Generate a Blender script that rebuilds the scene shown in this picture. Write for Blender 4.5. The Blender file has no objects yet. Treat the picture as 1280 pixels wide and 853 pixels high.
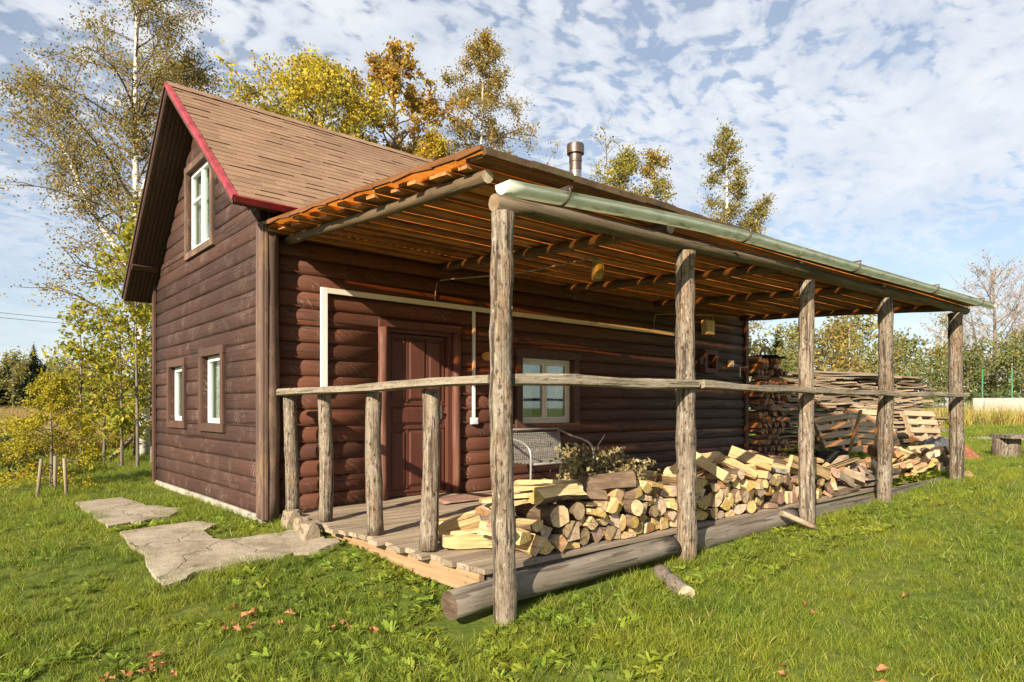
import bpy, bmesh, math, random
import numpy as np
from mathutils import Vector, Matrix, Quaternion, Euler

S = bpy.context.scene
COL = S.collection
R = math.radians

# ------------------------------------------------------------------ camera
cam_d = bpy.data.cameras.new("camera")
cam = bpy.data.objects.new("camera", cam_d)
COL.objects.link(cam)
cam.location = (-2.385, -6.46, 1.05)
cam.rotation_euler = (R(90), 0, -math.atan2(.657, .754))
cam_d.sensor_width = 36
cam_d.lens = 815 / 1280 * 36
cam_d.shift_y = 83.5 / 1280
cam_d.clip_start = 0.05
cam_d.clip_end = 3000
S.camera = cam

# ------------------------------------------------------------------ light
SUN_DIR = Vector((-2.65, -1.1, 1.42)).normalized()      # towards the sun
SUN_EL = math.asin(SUN_DIR.z)
sun_d = bpy.data.lights.new("sun", 'SUN')
sun_d.energy = 4.7
sun_d.angle = R(0.55)
sun_d.color = (1.0, 0.885, 0.71)
sun = bpy.data.objects.new("sun", sun_d)
COL.objects.link(sun)
sun.rotation_euler = (-SUN_DIR).to_track_quat('-Z', 'Y').to_euler()
sun.location = (-20, -8, 14)

S.view_settings.view_transform = 'Standard'
S.view_settings.look = 'None'
S.view_settings.exposure = 1.16
S.view_settings.gamma = 1
S.view_settings.use_curve_mapping = False
S.render.engine = 'CYCLES'
S.cycles.max_bounces = 7
S.cycles.diffuse_bounces = 4
S.cycles.transparent_max_bounces = 8


# ------------------------------------------------------------------ node helper
class G:
    def __init__(s, nt):
        s.nt = nt
        nt.nodes.clear()

    def n(s, t, props=None, **kw):
        nd = s.nt.nodes.new(t)
        for k, v in (props or {}).items():
            setattr(nd, k, v)
        for k, v in kw.items():
            key = k.replace('_', ' ')
            sock = nd.inputs[int(key[1:])] if key[0] == 'i' and key[1:].isdigit() else nd.inputs[key]
            s.put(sock, v)
        return nd

    def put(s, sock, v):
        if isinstance(v, bpy.types.NodeSocket):
            s.nt.links.new(v, sock)
        elif isinstance(v, bpy.types.Node):
            s.nt.links.new(v.outputs[0], sock)
        else:
            if sock.type == 'RGBA' and len(v) == 3:
                v = (*v, 1)
            sock.default_value = v

    def mix(s, f, a, b, blend='MIX'):
        nd = s.nt.nodes.new('ShaderNodeMix')
        nd.data_type = 'RGBA'
        nd.blend_type = blend
        s.put(nd.inputs[0], f); s.put(nd.inputs[6], a); s.put(nd.inputs[7], b)
        return nd.outputs[2]

    def ramp(s, f, stops, interp='LINEAR'):
        nd = s.nt.nodes.new('ShaderNodeValToRGB')
        cr = nd.color_ramp
        cr.interpolation = interp
        while len(cr.elements) < len(stops):
            cr.elements.new(0.5)
        for e, (p, c) in zip(cr.elements, stops):
            e.position = p
            if not isinstance(c, (tuple, list)):
                c = (c, c, c)
            e.color = (*c[:3], 1)
        s.put(nd.inputs[0], f)
        return nd.outputs[0]

    def math(s, op, a, b=0.0, c=None, clamp=False):
        nd = s.nt.nodes.new('ShaderNodeMath')
        nd.operation = op
        nd.use_clamp = clamp
        s.put(nd.inputs[0], a); s.put(nd.inputs[1], b)
        if c is not None:
            s.put(nd.inputs[2], c)
        return nd.outputs[0]

    def vmath(s, op, a, b):
        nd = s.nt.nodes.new('ShaderNodeVectorMath')
        nd.operation = op
        s.put(nd.inputs[0], a); s.put(nd.inputs[1], b)
        return nd.outputs[0]

    def noise(s, vec, scale, detail=4, rough=.55, dist=0):
        return s.n('ShaderNodeTexNoise', Vector=vec, Scale=scale, Detail=detail, Roughness=rough, Distortion=dist).outputs[0]

    def objco(s, seed=31.0):
        """object coordinates shifted by a per-object random amount"""
        tc = s.n('ShaderNodeTexCoord')
        oi = s.n('ShaderNodeObjectInfo')
        off = s.math('MULTIPLY', oi.outputs['Random'], seed)
        cb = s.n('ShaderNodeCombineXYZ', X=off, Y=s.math('MULTIPLY', off, 1.7), Z=s.math('MULTIPLY', off, .6))
        return s.vmath('ADD', tc.outputs['Object'], cb.outputs[0]), oi.outputs['Random']

    def scale(s, v, sc):
        return s.vmath('MULTIPLY', v, sc)

    def out(s, sh):
        o = s.nt.nodes.new('ShaderNodeOutputMaterial')
        s.nt.links.new(sh.outputs[0] if isinstance(sh, bpy.types.Node) else sh, o.inputs[0])

    def pbr(s, color, rough=.8, height=None, bump=.3, dist=.01, spec=.3, metal=0.0, **kw):
        b = s.n('ShaderNodeBsdfPrincipled')
        s.put(b.inputs['Base Color'], color)
        s.put(b.inputs['Roughness'], rough)
        b.inputs['Specular IOR Level'].default_value = spec
        b.inputs['Metallic'].default_value = metal
        if height is not None:
            bp = s.n('ShaderNodeBump', Strength=bump, Distance=dist, Height=height)
            s.nt.links.new(bp.outputs[0], b.inputs['Normal'])
        for k, v in kw.items():
            s.put(b.inputs[k.replace('_', ' ')], v)
        return b


def newmat(name):
    m = bpy.data.materials.new(name)
    m.use_nodes = True
    return m, G(m.node_tree)


# ------------------------------------------------------------------ world: sky with thin rows of cloud
world = bpy.data.worlds.new("World")
S.world = world
world.use_nodes = True
g = G(world.node_tree)
sky = g.n('ShaderNodeTexSky', props=dict(sky_type='NISHITA', sun_disc=False, sun_elevation=SUN_EL,
          sun_rotation=math.atan2(SUN_DIR.x, SUN_DIR.y), altitude=100, air_density=1.0, dust_density=0.6, ozone_density=1.6))
tc = g.n('ShaderNodeTexCoord')
sep = g.n('ShaderNodeSeparateXYZ', Vector=tc.outputs['Generated'])
zz = g.math('MAXIMUM', sep.outputs[2], 0.0)
den = g.math('ADD', zz, 0.16)
px_ = g.math('DIVIDE', sep.outputs[0], den)
py_ = g.math('DIVIDE', sep.outputs[1], den)
pv = g.n('ShaderNodeCombineXYZ', X=px_, Y=py_, Z=0.0).outputs[0]
rot = g.n('ShaderNodeMapping', Vector=pv, Rotation=(0, 0, R(-28)), Scale=(1.0, 1.30, 1.0)).outputs[0]
warp = g.n('ShaderNodeTexNoise', Vector=rot, Scale=2.6, Detail=3)
rotw = g.vmath('ADD', rot, g.scale(g.vmath('SUBTRACT', warp.outputs['Color'], (.5, .5, .5)), (.22, .22, .22)))
puff = g.noise(rotw, 16.0, 4, .5)
big = g.noise(rot, 0.75, 3, .5)
wisp = g.noise(g.scale(rotw, (.5, 1.6, 1)), 2.2, 5, .6)
cov = g.math('ADD', g.math('MULTIPLY', puff, 1.02), g.math('MULTIPLY', big, .85))
cov = g.math('ADD', cov, g.math('MULTIPLY', wisp, .25))
cl = g.ramp(g.math('SUBTRACT', cov, .48), [(.40, 0.0), (.50, .5), (.58, .85), (.72, 1.0)])
hor = g.ramp(sep.outputs[2], [(0.0, 0.35), (.14, .45), (.30, 1.0)])
veil = g.math('MAXIMUM', g.math('MULTIPLY', cl, hor), g.ramp(sep.outputs[2], [(0.0, .66), (.22, .40), (.6, .32)]))
bg1 = g.n('ShaderNodeBackground', Color=sky.outputs[0], Strength=0.068)
shade = g.noise(rotw, 3.1, 5, .6)
ccol = g.ramp(shade, [(.3, (.58, .63, .71)), (.62, (.76, .78, .81))])
bg2 = g.n('ShaderNodeBackground', Color=ccol, Strength=0.56)
mx = g.n('ShaderNodeMixShader', Fac=g.math('MULTIPLY', veil, .9), i1=bg1.outputs[0], i2=bg2.outputs[0])
wo = world.node_tree.nodes.new('ShaderNodeOutputWorld')
world.node_tree.links.new(mx.outputs[0], wo.inputs[0])


# ------------------------------------------------------------------ materials
def wood(name, stops, axis=2, rough=.8, bump=.5, fine=16.0, along=.7, knots=0.0, blotch=None, spec=.25, vary=.35, dist=.006, crack=0.0, speck=0.0):
    """grain stretched along one axis of the object, tinted per object"""
    m, g = newmat(name)
    co, rnd = g.objco()
    sc = [fine] * 3
    sc[axis] = along
    st = g.scale(co, tuple(sc))
    n1 = g.noise(st, 1.9, 7, .62, .4)
    n2 = g.noise(g.scale(co, tuple(2.2 if i != axis else 1.2 for i in range(3))), 1.6, 4)
    f = g.math('ADD', g.math('MULTIPLY', n1, .72), g.math('MULTIPLY', n2, .28))
    col = g.ramp(f, stops)
    if blotch:
        b = g.ramp(g.noise(g.scale(co, tuple(3.0 if i != axis else 1.3 for i in range(3))), 2.1, 5, .65), [(.5, 0), (.66, 1)])
        col = g.mix(g.math('MULTIPLY', b, .7), col, blotch)
    hgt = n1
    if crack:
        ck = g.noise(g.scale(co, tuple(26.0 if i != axis else .9 for i in range(3))), 1.3, 3, .5)
        ckm = g.ramp(ck, [(.36, 1.0), (.43, 0.0)])
        col = g.mix(g.math('MULTIPLY', ckm, crack), col, (.035, .026, .018))
        hgt = g.math('SUBTRACT', n1, g.math('MULTIPLY', ckm, .6))
    if speck:                       # pits, lichen and scraps of bark
        sv = g.scale(co, tuple(52.0 if i != axis else 17.0 for i in range(3)))
        s1 = g.noise(sv, 1.0, 4, .65)
        col = g.mix(g.math('MULTIPLY', g.ramp(s1, [(.55, 0.0), (.63, 1.0)]), speck), col, (.05, .034, .022))
        col = g.mix(g.math('MULTIPLY', g.ramp(s1, [(.33, 1.0), (.41, 0.0)]), speck * .6), col, (.50, .47, .41))
        bk = g.ramp(g.noise(g.scale(co, tuple(9.0 if i != axis else 2.6 for i in range(3))), 1.4, 5, .7), [(.56, 0.0), (.62, 1.0)])
        col = g.mix(g.math('MULTIPLY', bk, speck * .7), col, (.12, .075, .045))
        hgt = g.math('SUBTRACT', hgt, g.math('MULTIPLY', s1, .7))
    if knots:
        v = g.n('ShaderNodeTexVoronoi', Vector=g.scale(co, tuple(9.0 if i != axis else 6.0 for i in range(3))), Scale=1.6)
        k = g.ramp(v.outputs[0], [(.10, 1.0), (.22, 0.0)])
        col = g.mix(g.math('MULTIPLY', k, knots), col, (.045, .03, .02))
    if vary:
        hs = g.n('ShaderNodeHueSaturation', Color=col, Value=g.math('MULTIPLY_ADD', rnd, vary, 1 - vary * .5))
        col = hs.outputs[0]
    g.out(g.pbr(col, rough, hgt, bump, dist, spec))
    return m


def plain(name, col, rough=.6, spec=.4, metal=0.0, nscale=8.0, amount=.25, bump=.15):
    m, g = newmat(name)
    co, rnd = g.objco()
    n = g.noise(co, nscale, 6, .65)
    c2 = tuple(c * (1 - amount) for c in col)
    c3 = tuple(min(1, c * (1 + amount * .6)) for c in col)
    c = g.ramp(n, [(.3, c2), (.7, c3)])
    g.out(g.pbr(c, g.ramp(n, [(.3, min(1, rough + .1)), (.7, max(.05, rough - .08))]), n, bump, .004, spec, metal))
    return m


def painted_log(name, base, axis, scuff, rough, dirt):
    m, g = newmat(name)
    co, rnd = g.objco()
    sc = [20.0] * 3; sc[axis] = 1.0
    n1 = g.noise(g.scale(co, tuple(sc)), 1.7, 6, .6, .3)
    n2 = g.noise(co, 1.1, 5, .6)
    dk = tuple(c * .62 for c in base)
    lt = tuple(c * 1.32 for c in base)
    col = g.ramp(g.math('ADD', g.math('MULTIPLY', n1, .5), g.math('MULTIPLY', n2, .5)), [(.3, dk), (.52, base), (.72, lt)])
    # sawn scuffs: short pale arcs where the paint has rubbed thin
    wv = g.n('ShaderNodeTexWave', props=dict(wave_type='RINGS', rings_direction='SPHERICAL'), Vector=g.scale(co, (.8, .8, 1.1)), Scale=9.0, Distortion=5.0, Detail=3.0)
    wv.inputs['Detail Scale'].default_value = 2.2
    m1 = g.ramp(wv.outputs[1], [(.80, 0), (.97, 1)])
    m2 = g.ramp(g.noise(co, 3.4, 5, .7), [(.52, 0), (.70, 1)])
    sf = g.math('MULTIPLY', g.math('MULTIPLY', m1, m2), scuff)
    col = g.mix(sf, col, (.36, .28, .23))
    sp = g.ramp(g.noise(co, 38, 3, .6), [(.66, 0), (.74, 1)])
    col = g.mix(g.math('MULTIPLY', sp, .3 * scuff + .1), col, (.30, .22, .17))
    d = g.ramp(g.noise(g.scale(co, (.7, .7, 2.2)), 1.3, 5, .7), [(.45, 0), (.7, 1)])
    col = g.mix(g.math('MULTIPLY', d, .55), col, dirt)
    if axis == 0:                                    # colour shifts to grey brown towards the far end
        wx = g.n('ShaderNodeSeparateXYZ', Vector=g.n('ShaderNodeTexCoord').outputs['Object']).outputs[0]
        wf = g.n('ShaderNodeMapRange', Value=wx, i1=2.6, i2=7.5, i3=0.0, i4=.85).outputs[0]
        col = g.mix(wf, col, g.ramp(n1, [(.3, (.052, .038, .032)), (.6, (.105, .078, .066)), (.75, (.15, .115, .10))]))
    cs = [34.0] * 3; cs[axis] = .8
    ck = g.ramp(g.noise(g.scale(co, tuple(cs)), 1.2, 3, .5), [(.31, 1.0), (.37, 0.0)])
    col = g.mix(g.math('MULTIPLY', ck, .8), col, (.016, .010, .008))
    kn = [7.0] * 3; kn[axis] = 3.0
    vo = g.n('ShaderNodeTexVoronoi', Vector=g.scale(co, tuple(kn)), Scale=.9)
    col = g.mix(g.ramp(vo.outputs[0], [(.05, .75), (.13, 0.0)]), col, (.03, .016, .011))
    hs = g.n('ShaderNodeHueSaturation', Color=col, Value=g.math('MULTIPLY_ADD', rnd, .42, .70))
    g.out(g.pbr(hs.outputs[0], g.ramp(n1, [(.3, rough + .2), (.7, rough + .02)]), g.math('SUBTRACT', n1, g.math('MULTIPLY', ck, .8)), .5, .006, .28))
    return m


def endgrain(name, c1, c2, c3):
    """cut face of a split log: rings and radial cracks about the object's long axis (local Y)"""
    m, g = newmat(name)
    tc = g.n('ShaderNodeTexCoord')
    oi = g.n('ShaderNodeObjectInfo')
    p = g.scale(tc.outputs['Object'], (1, 0, 1))
    p = g.vmath('ADD', p, g.scale(g.vmath('SUBTRACT', g.n('ShaderNodeTexNoise', Vector=tc.outputs['Object'], Scale=9.0).outputs[1], (.5, .5, .5)), (.03, 0, .03)))
    w = g.n('ShaderNodeTexWave', props=dict(wave_type='RINGS', rings_direction='SPHERICAL'), Vector=p, Scale=30.0, Distortion=2.2, Detail=3.0)
    n2 = g.noise(g.scale(tc.outputs['Object'], (1, .3, 1)), 14, 5, .65)
    f = g.math('ADD', g.math('MULTIPLY', w.outputs[1], .16), g.math('MULTIPLY', n2, .84))
    col = g.ramp(f, [(.25, c1), (.5, c2), (.75, c3)])
    off, rnd = g.objco()
    gr = g.ramp(g.noise(off, 7, 5, .7), [(.48, 0), (.70, .7)])
    col = g.mix(gr, col, tuple(c * .55 + .03 for c in c2))
    ckv = g.n('ShaderNodeTexVoronoi', props=dict(feature='DISTANCE_TO_EDGE'), Vector=off, Scale=13.0)
    col = g.mix(g.ramp(ckv.outputs[0], [(.0, .7), (.035, 0.0)]), col, (.05, .03, .018))
    hs = g.n('ShaderNodeHueSaturation', Color=col, Hue=g.math('MULTIPLY_ADD', oi.outputs['Random'], .03, .485),
             Saturation=g.math('MULTIPLY_ADD', oi.outputs['Random'], .5, .7),
             Value=g.math('MULTIPLY_ADD', g.math('FRACT', g.math('MULTIPLY', oi.outputs['Random'], 7.13)), .55, .66))
    g.out(g.pbr(hs.outputs[0], .85, f, .35, .004, .2))
    return m


def birch_bark(name):
    m, g = newmat(name)
    co, rnd = g.objco()
    n = g.noise(co, 7, 5, .6)
    base = g.ramp(n, [(.3, (.50, .46, .40)), (.6, (.68, .65, .60)), (.8, (.42, .34, .26))])
    return m, g, co, base


def leafmat(name, stops, trans=.45, rough=.6, spec=.25):
    m, g = newmat(name)
    ge = g.n('ShaderNodeNewGeometry')
    col = g.ramp(ge.outputs['Random Per Island'], stops)
    tc = g.n('ShaderNodeTexCoord')
    cl = g.noise(tc.outputs['Object'], .9, 3, .5)
    hs = g.n('ShaderNodeHueSaturation', Color=col, Value=g.math('MULTIPLY_ADD', cl, .7, .66))
    d = g.pbr(hs.outputs[0], rough, spec=spec)
    t = g.n('ShaderNodeBsdfTranslucent', Color=g.mix(.25, hs.outputs[0], (.9, .75, .1), 'MULTIPLY'))
    g.out(g.n('ShaderNodeMixShader', Fac=trans, i1=d.outputs[0], i2=t.outputs[0]))
    return m


M = {}
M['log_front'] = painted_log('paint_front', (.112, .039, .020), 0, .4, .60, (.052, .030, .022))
M['log_gable'] = painted_log('paint_gable', (.066, .030, .021), 1, .75, .62, (.044, .027, .021))
M['trim_brown'] = wood('trim_brown', [(.3, (.055, .028, .02)), (.5, (.085, .045, .032)), (.7, (.11, .062, .045))], 2, .6, .4, vary=.2)
M['door_paint'] = wood('door_paint', [(.3, (.062, .020, .013)), (.5, (.098, .031, .018)), (.7, (.118, .044, .028))], 2, .55, .3, vary=.1, spec=.4)
M['jamb_red'] = wood('jamb_red', [(.3, (.085, .03, .02)), (.5, (.125, .05, .033)), (.72, (.22, .115, .08))], 2, .55, .5, vary=.1)
M['core'] = plain('wall_core', (.025, .016, .012), .9)
M['post'] = wood('weathered_post', [(.30, (.055, .040, .028)), (.44, (.17, .132, .094)), (.58, (.27, .222, .168)), (.74, (.40, .355, .285))], 2, .85, 1.0, 24, 1.6, knots=.85, blotch=(.22, .135, .075), vary=.3, dist=.014, crack=.8, speck=.85)
M['rail'] = wood('weathered_rail', [(.28, (.11, .088, .06)), (.5, (.25, .205, .145)), (.74, (.37, .315, .24))], 1, .82, .8, 15, .6, knots=.4, vary=.15, dist=.01, crack=.6, speck=.4)
M['rail_x'] = wood('weathered_rail_x', [(.28, (.11, .088, .06)), (.5, (.25, .205, .145)), (.74, (.37, .315, .24))], 0, .82, .8, 15, .6, knots=.4, vary=.15, dist=.01, crack=.6, speck=.4)
M['beam'] = wood('beam_log', [(.28, (.055, .04, .024)), (.5, (.135, .10, .062)), (.74, (.22, .17, .115))], 0, .8, .8, 12, .5, knots=.4, vary=.15, dist=.01, crack=.5)
M['rafter'] = wood('rafter_log', [(.28, (.055, .036, .02)), (.5, (.115, .076, .042)), (.74, (.19, .13, .075))], 1, .8, .7, 12, .5, knots=.4, vary=.2, dist=.01)
M['roof_board'] = wood('roof_board', [(.28, (.15, .062, .022)), (.5, (.33, .145, .045)), (.74, (.50, .25, .085))], 0, .75, .5, 15, .5, knots=.3, blotch=(.085, .055, .032), vary=.95)
M['rake'] = wood('rake_edge', [(.28, (.08, .032, .013)), (.5, (.17, .068, .024)), (.74, (.27, .12, .045))], 1, .8, .6, 13, .5, knots=.3, vary=.1)
M['deck'] = wood('deck_board', [(.28, (.13, .10, .07)), (.5, (.30, .235, .165)), (.74, (.44, .355, .26))], 0, .85, .7, 15, .5, knots=.3, vary=.45, blotch=(.30, .225, .155), crack=.4)
M['rim'] = wood('rim_board', [(.28, (.18, .105, .055)), (.5, (.31, .195, .105)), (.74, (.42, .29, .17))], 1, .8, .5, 13, .5, knots=.3, vary=.15)
M['sill_log'] = wood('sill_log', [(.28, (.07, .058, .045)), (.5, (.165, .138, .108)), (.74, (.265, .23, .185))], 0, .85, .9, 13, .5, knots=.3, vary=.1, dist=.012, crack=.6, blotch=(.16, .12, .085))
M['corner_log'] = wood('corner_log', [(.28, (.062, .036, .028)), (.5, (.115, .072, .055)), (.74, (.18, .12, .09))], 2, .8, .7, 13, .5, knots=.35, vary=.1, blotch=(.24, .155, .09))
M['stake'] = wood('stake_wood', [(.3, (.13, .10, .07)), (.5, (.23, .185, .125)), (.7, (.33, .27, .19))], 2, .85, .5, vary=.3)
M['slab'] = wood('slabwood', [(.28, (.085, .062, .042)), (.5, (.215, .16, .105)), (.74, (.39, .305, .21))], 0, .85, .6, 14, .8, vary=1.0, blotch=(.14, .085, .045))
M['pallet'] = wood('pallet_wood', [(.3, (.22, .155, .09)), (.5, (.37, .27, .165)), (.7, (.50, .39, .255))], 0, .85, .5, 13, .7, vary=.5)
M['split'] = wood('split_face', [(.28, (.24, .14, .06)), (.45, (.46, .30, .14)), (.6, (.57, .40, .20)), (.76, (.68, .52, .29))], 1, .85, 1.0, 26, 1.3, vary=.6, blotch=(.34, .18, .075), crack=.7, dist=.012)
M['split_pale'] = wood('split_pale', [(.26, (.32, .20, .085)), (.48, (.52, .37, .175)), (.74, (.64, .49, .27))], 1, .8, .9, 26, 1.2, vary=.35, blotch=(.48, .30, .13), crack=.5, dist=.01)
M['split_grey'] = wood('split_grey', [(.26, (.17, .125, .085)), (.5, (.34, .265, .18)), (.74, (.50, .41, .30))], 1, .85, .7, 16, .8, vary=.6, blotch=(.22, .12, .06))
M['split_red'] = wood('split_red', [(.26, (.17, .085, .045)), (.5, (.31, .17, .095)), (.74, (.45, .30, .19))], 1, .85, .7, 16, .8, vary=.6)
M['end'] = endgrain('end_grain', (.34, .20, .085), (.56, .385, .185), (.69, .52, .29))
M['end_red'] = endgrain('end_grain_red', (.17, .08, .04), (.33, .175, .095), (.47, .30, .18))
M['bark_brown'] = wood('bark_brown', [(.3, (.055, .035, .022)), (.5, (.13, .085, .055)), (.72, (.26, .19, .13))], 1, .9, 1.0, 10, 3.0, vary=.5, dist=.02)
m, g, co, base = birch_bark('bark_birch')
mk = g.ramp(g.noise(g.scale(co, (4, 40, 4)), 1.4, 3), [(.60, 0), (.66, 1)])
g.out(g.pbr(g.mix(mk, base, (.06, .045, .035)), .75, g.noise(co, 20, 4), .3, .006))
M['bark_birch'] = m
m, g, co, base = birch_bark('bark_birch_tree')
mk = g.ramp(g.noise(g.scale(co, (3, 3, 11)), 1.2, 4), [(.57, 0), (.64, 1)])
g.out(g.pbr(g.mix(mk, base, (.07, .055, .045)), .8, g.noise(co, 14, 4), .4, .01))
M['bark_birch_tree'] = m
M['bark_tree'] = wood('bark_tree', [(.3, (.07, .055, .042)), (.5, (.17, .14, .11)), (.72, (.29, .25, .20))], 2, .9, .9, 7, 1.2, vary=.3, dist=.03)
M['twig'] = plain('twig', (.15, .115, .085), .9)
M['bare_twig'] = plain('bare_twig', (.36, .29, .25), .9)
M['white_plastic'] = plain('white_plastic', (.74, .74, .71), .45, amount=.08)
M['cream_plastic'] = plain('cream_plastic', (.72, .62, .34), .5, amount=.1)
M['upvc'] = plain('window_white', (.78, .78, .76), .35, amount=.06)
M['cream_frame'] = plain('window_cream', (.68, .63, .50), .4, amount=.08)
M['curtain'] = plain('curtain', (.70, .69, .63), .9, nscale=18, amount=.3)
M['dark_room'] = plain('dark_room', (.05, .055, .035), .9)
M['metal_grey'] = plain('grey_metal', (.46, .46, .44), .35, .5, .8, nscale=30, amount=.15)
M['flue'] = plain('flue_steel', (.42, .38, .34), .32, .5, .9, nscale=9, amount=.45)
M['flue_rust'] = plain('flue_rust', (.15, .105, .085), .45, .5, .75, nscale=9, amount=.5)
M['red_trim'] = plain('red_trim', (.32, .036, .042), .5, .4, 0.0, nscale=7, amount=.55)
M['gutter'] = plain('gutter_green', (.86, .82, .72), .30, .5, 0.0, nscale=6, amount=.38)
m, g = newmat('gutter_vinyl')
co, rnd = g.objco()
n = g.noise(g.scale(co, (1.5, 6, 6)), 3, 6, .65)
c = g.ramp(n, [(.30, (.42, .44, .34)), (.46, (.78, .80, .70)), (.7, (.88, .88, .80))])
g.out(g.n('ShaderNodeMixShader', Fac=.38, i1=g.pbr(c, .4, n, .1, .003, .4).outputs[0], i2=g.n('ShaderNodeBsdfTranslucent', Color=c).outputs[0]))
M['gutter'] = m
M['gutter_end'] = plain('gutter_end', (.70, .70, .64), .5)
M['wicker'] = plain('wicker_grey', (.27, .255, .225), .6, nscale=40, amount=.5)
M['bench_tube'] = plain('bench_tube', (.42, .41, .385), .35, .5, .6, amount=.15)
M['black_plastic'] = plain('black_plastic', (.018, .017, .016), .5, nscale=7, amount=.5)
M['tarp'] = plain('tarp', (.075, .075, .078), .35, .5, nscale=7, amount=.5)
M['rusty'] = plain('rusty_sheet', (.24, .09, .045), .8, nscale=12, amount=.6)
M['cable'] = plain('cable_grey', (.34, .31, .25), .6)
M['wire'] = plain('wire_black', (.035, .035, .035), .6)
M['fence_green'] = plain('fence_green', (.05, .20, .07), .5, .4)
M['brass'] = plain('amber_plaque', (.55, .24, .04), .4, .5, nscale=22, amount=.6)
M['dark_box'] = plain('dark_box', (.07, .04, .03), .5)
m, g = newmat('lamp_glass')
g.out(g.pbr((.62, .55, .22), .2, None, spec=.6, Transmission_Weight=.55))
M['lamp_glass'] = m
m, g = newmat('pane_glass')
lw = g.n('ShaderNodeFresnel', IOR=1.52)
g.out(g.n('ShaderNodeMixShader', Fac=g.math('MULTIPLY_ADD', lw.outputs[0], .55, .03), i1=g.n('ShaderNodeBsdfTransparent', Color=(.80, .84, .82)).outputs[0], i2=g.n('ShaderNodeBsdfGlossy', Color=(.9, .95, .95), Roughness=.02).outputs[0]))
M['glass'] = m
m, g = newmat('porch_sheet')                       # aged corrugated plastic: sunlight passes and turns amber
tc = g.n('ShaderNodeTexCoord')
n = g.noise(tc.outputs['Object'], 2.3, 6, .65)
c = g.ramp(n, [(.32, (.36, .10, .012)), (.5, (.80, .25, .028)), (.7, (.92, .34, .045))])
tl = g.n('ShaderNodeMixShader', Fac=.80, i1=g.pbr(g.mix(.55, c, (.09, .06, .04)), .7, n, .4, .01).outputs[0], i2=g.n('ShaderNodeBsdfTranslucent', Color=c).outputs[0])
g.out(g.n('ShaderNodeMixShader', Fac=.55, i1=tl.outputs[0], i2=g.n('ShaderNodeBsdfTransparent', Color=(.95, .44, .12)).outputs[0]))
M['sheet'] = m
m, g = newmat('roof_felt')                          # mossy dark ridges on the porch roof
tc = g.n('ShaderNodeTexCoord')
n = g.noise(tc.outputs['Object'], 6, 6, .7)
g.out(g.pbr(g.ramp(n, [(.35, (.05, .032, .02)), (.55, (.10, .06, .03)), (.7, (.07, .08, .025))]), .95, n, .8, .02))
M['felt'] = m
m, g = newmat('shingle')
co, rnd = g.objco()
n = g.noise(co, 60, 4, .7)
n2 = g.noise(co, 1.3, 5, .6)
c = g.ramp(g.math('ADD', g.math('MULTIPLY', n, .45), g.math('MULTIPLY', n2, .55)), [(.3, (.17, .10, .062)), (.5, (.245, .15, .092)), (.7, (.33, .212, .14))])
hs = g.n('ShaderNodeHueSaturation', Color=c, Value=g.math('MULTIPLY_ADD', rnd, .16, .90))
g.out(g.pbr(hs.outputs[0], .95, n, .5, .006, .15))
M['shingle'] = m
M['soffit'] = wood('soffit_board', [(.3, (.035, .02, .015)), (.5, (.06, .034, .025)), (.7, (.085, .05, .038))], 1, .7, .3, vary=.4)


def concrete(name, c1, c2, c3, sc=1.0):
    m, g = newmat(name)
    tc = g.n('ShaderNodeTexCoord')
    o = tc.outputs['Object']
    a = g.noise(o, 2.2 * sc, 7, .68)
    b = g.noise(o, 46 * sc, 4, .7)
    col = g.ramp(g.math('ADD', g.math('MULTIPLY', a, .7), g.math('MULTIPLY', b, .3)), [(.33, c1), (.5, c2), (.68, c3)])
    v = g.n('ShaderNodeTexVoronoi', props=dict(feature='DISTANCE_TO_EDGE'), Vector=g.vmath('ADD', o, g.scale(g.n('ShaderNodeTexNoise', Vector=o, Scale=3.0, Detail=5).outputs[1], (.5, .5, .5))), Scale=1.1 * sc)
    ck = g.ramp(v.outputs[0], [(.0, 1.0), (.012, 0.0)])
    col = g.mix(g.math('MULTIPLY', ck, .65), col, (.07, .06, .045))
    ms = g.ramp(g.noise(o, 3.1, 6, .72), [(.53, 0), (.66, .8)])
    col = g.mix(g.math('MULTIPLY', ms, .8 if sc == 1.0 else .2), col, (.15, .125, .07))
    st = g.ramp(g.noise(o, 11, 5, .75), [(.5, 0), (.68, .55)])
    col = g.mix(st, col, tuple(x * .5 for x in c2))
    g.out(g.pbr(col, .92, g.math('SUBTRACT', g.math('ADD', b, g.math('MULTIPLY', a, 1.4)), ck), .7, .012, .2))
    return m


M['concrete'] = concrete('path_concrete', (.19, .15, .105), (.35, .29, .215), (.46, .40, .31))
M['plinth'] = concrete('plinth_concrete', (.24, .21, .17), (.38, .34, .28), (.5, .46, .39))
M['wall_far'] = concrete('yard_wall_concrete', (.26, .25, .22), (.36, .35, .315), (.44, .43, .39), .4)
M['stone'] = concrete('pale_stone', (.19, .145, .095), (.29, .23, .16), (.38, .32, .235))

m, g = newmat('soil_and_turf')
tc = g.n('ShaderNodeTexCoord')
o = tc.outputs['Object']
a = g.noise(o, .55, 5, .6)
b = g.noise(o, 9, 6, .7)
c = g.ramp(g.math('ADD', g.math('MULTIPLY', a, .4), g.math('MULTIPLY', b, .6)), [(.3, (.040, .060, .012)), (.5, (.095, .125, .020)), (.66, (.15, .155, .035)), (.8, (.19, .155, .075))])
g.out(g.pbr(c, .95, b, .8, .03, .1))
M['ground'] = m


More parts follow.
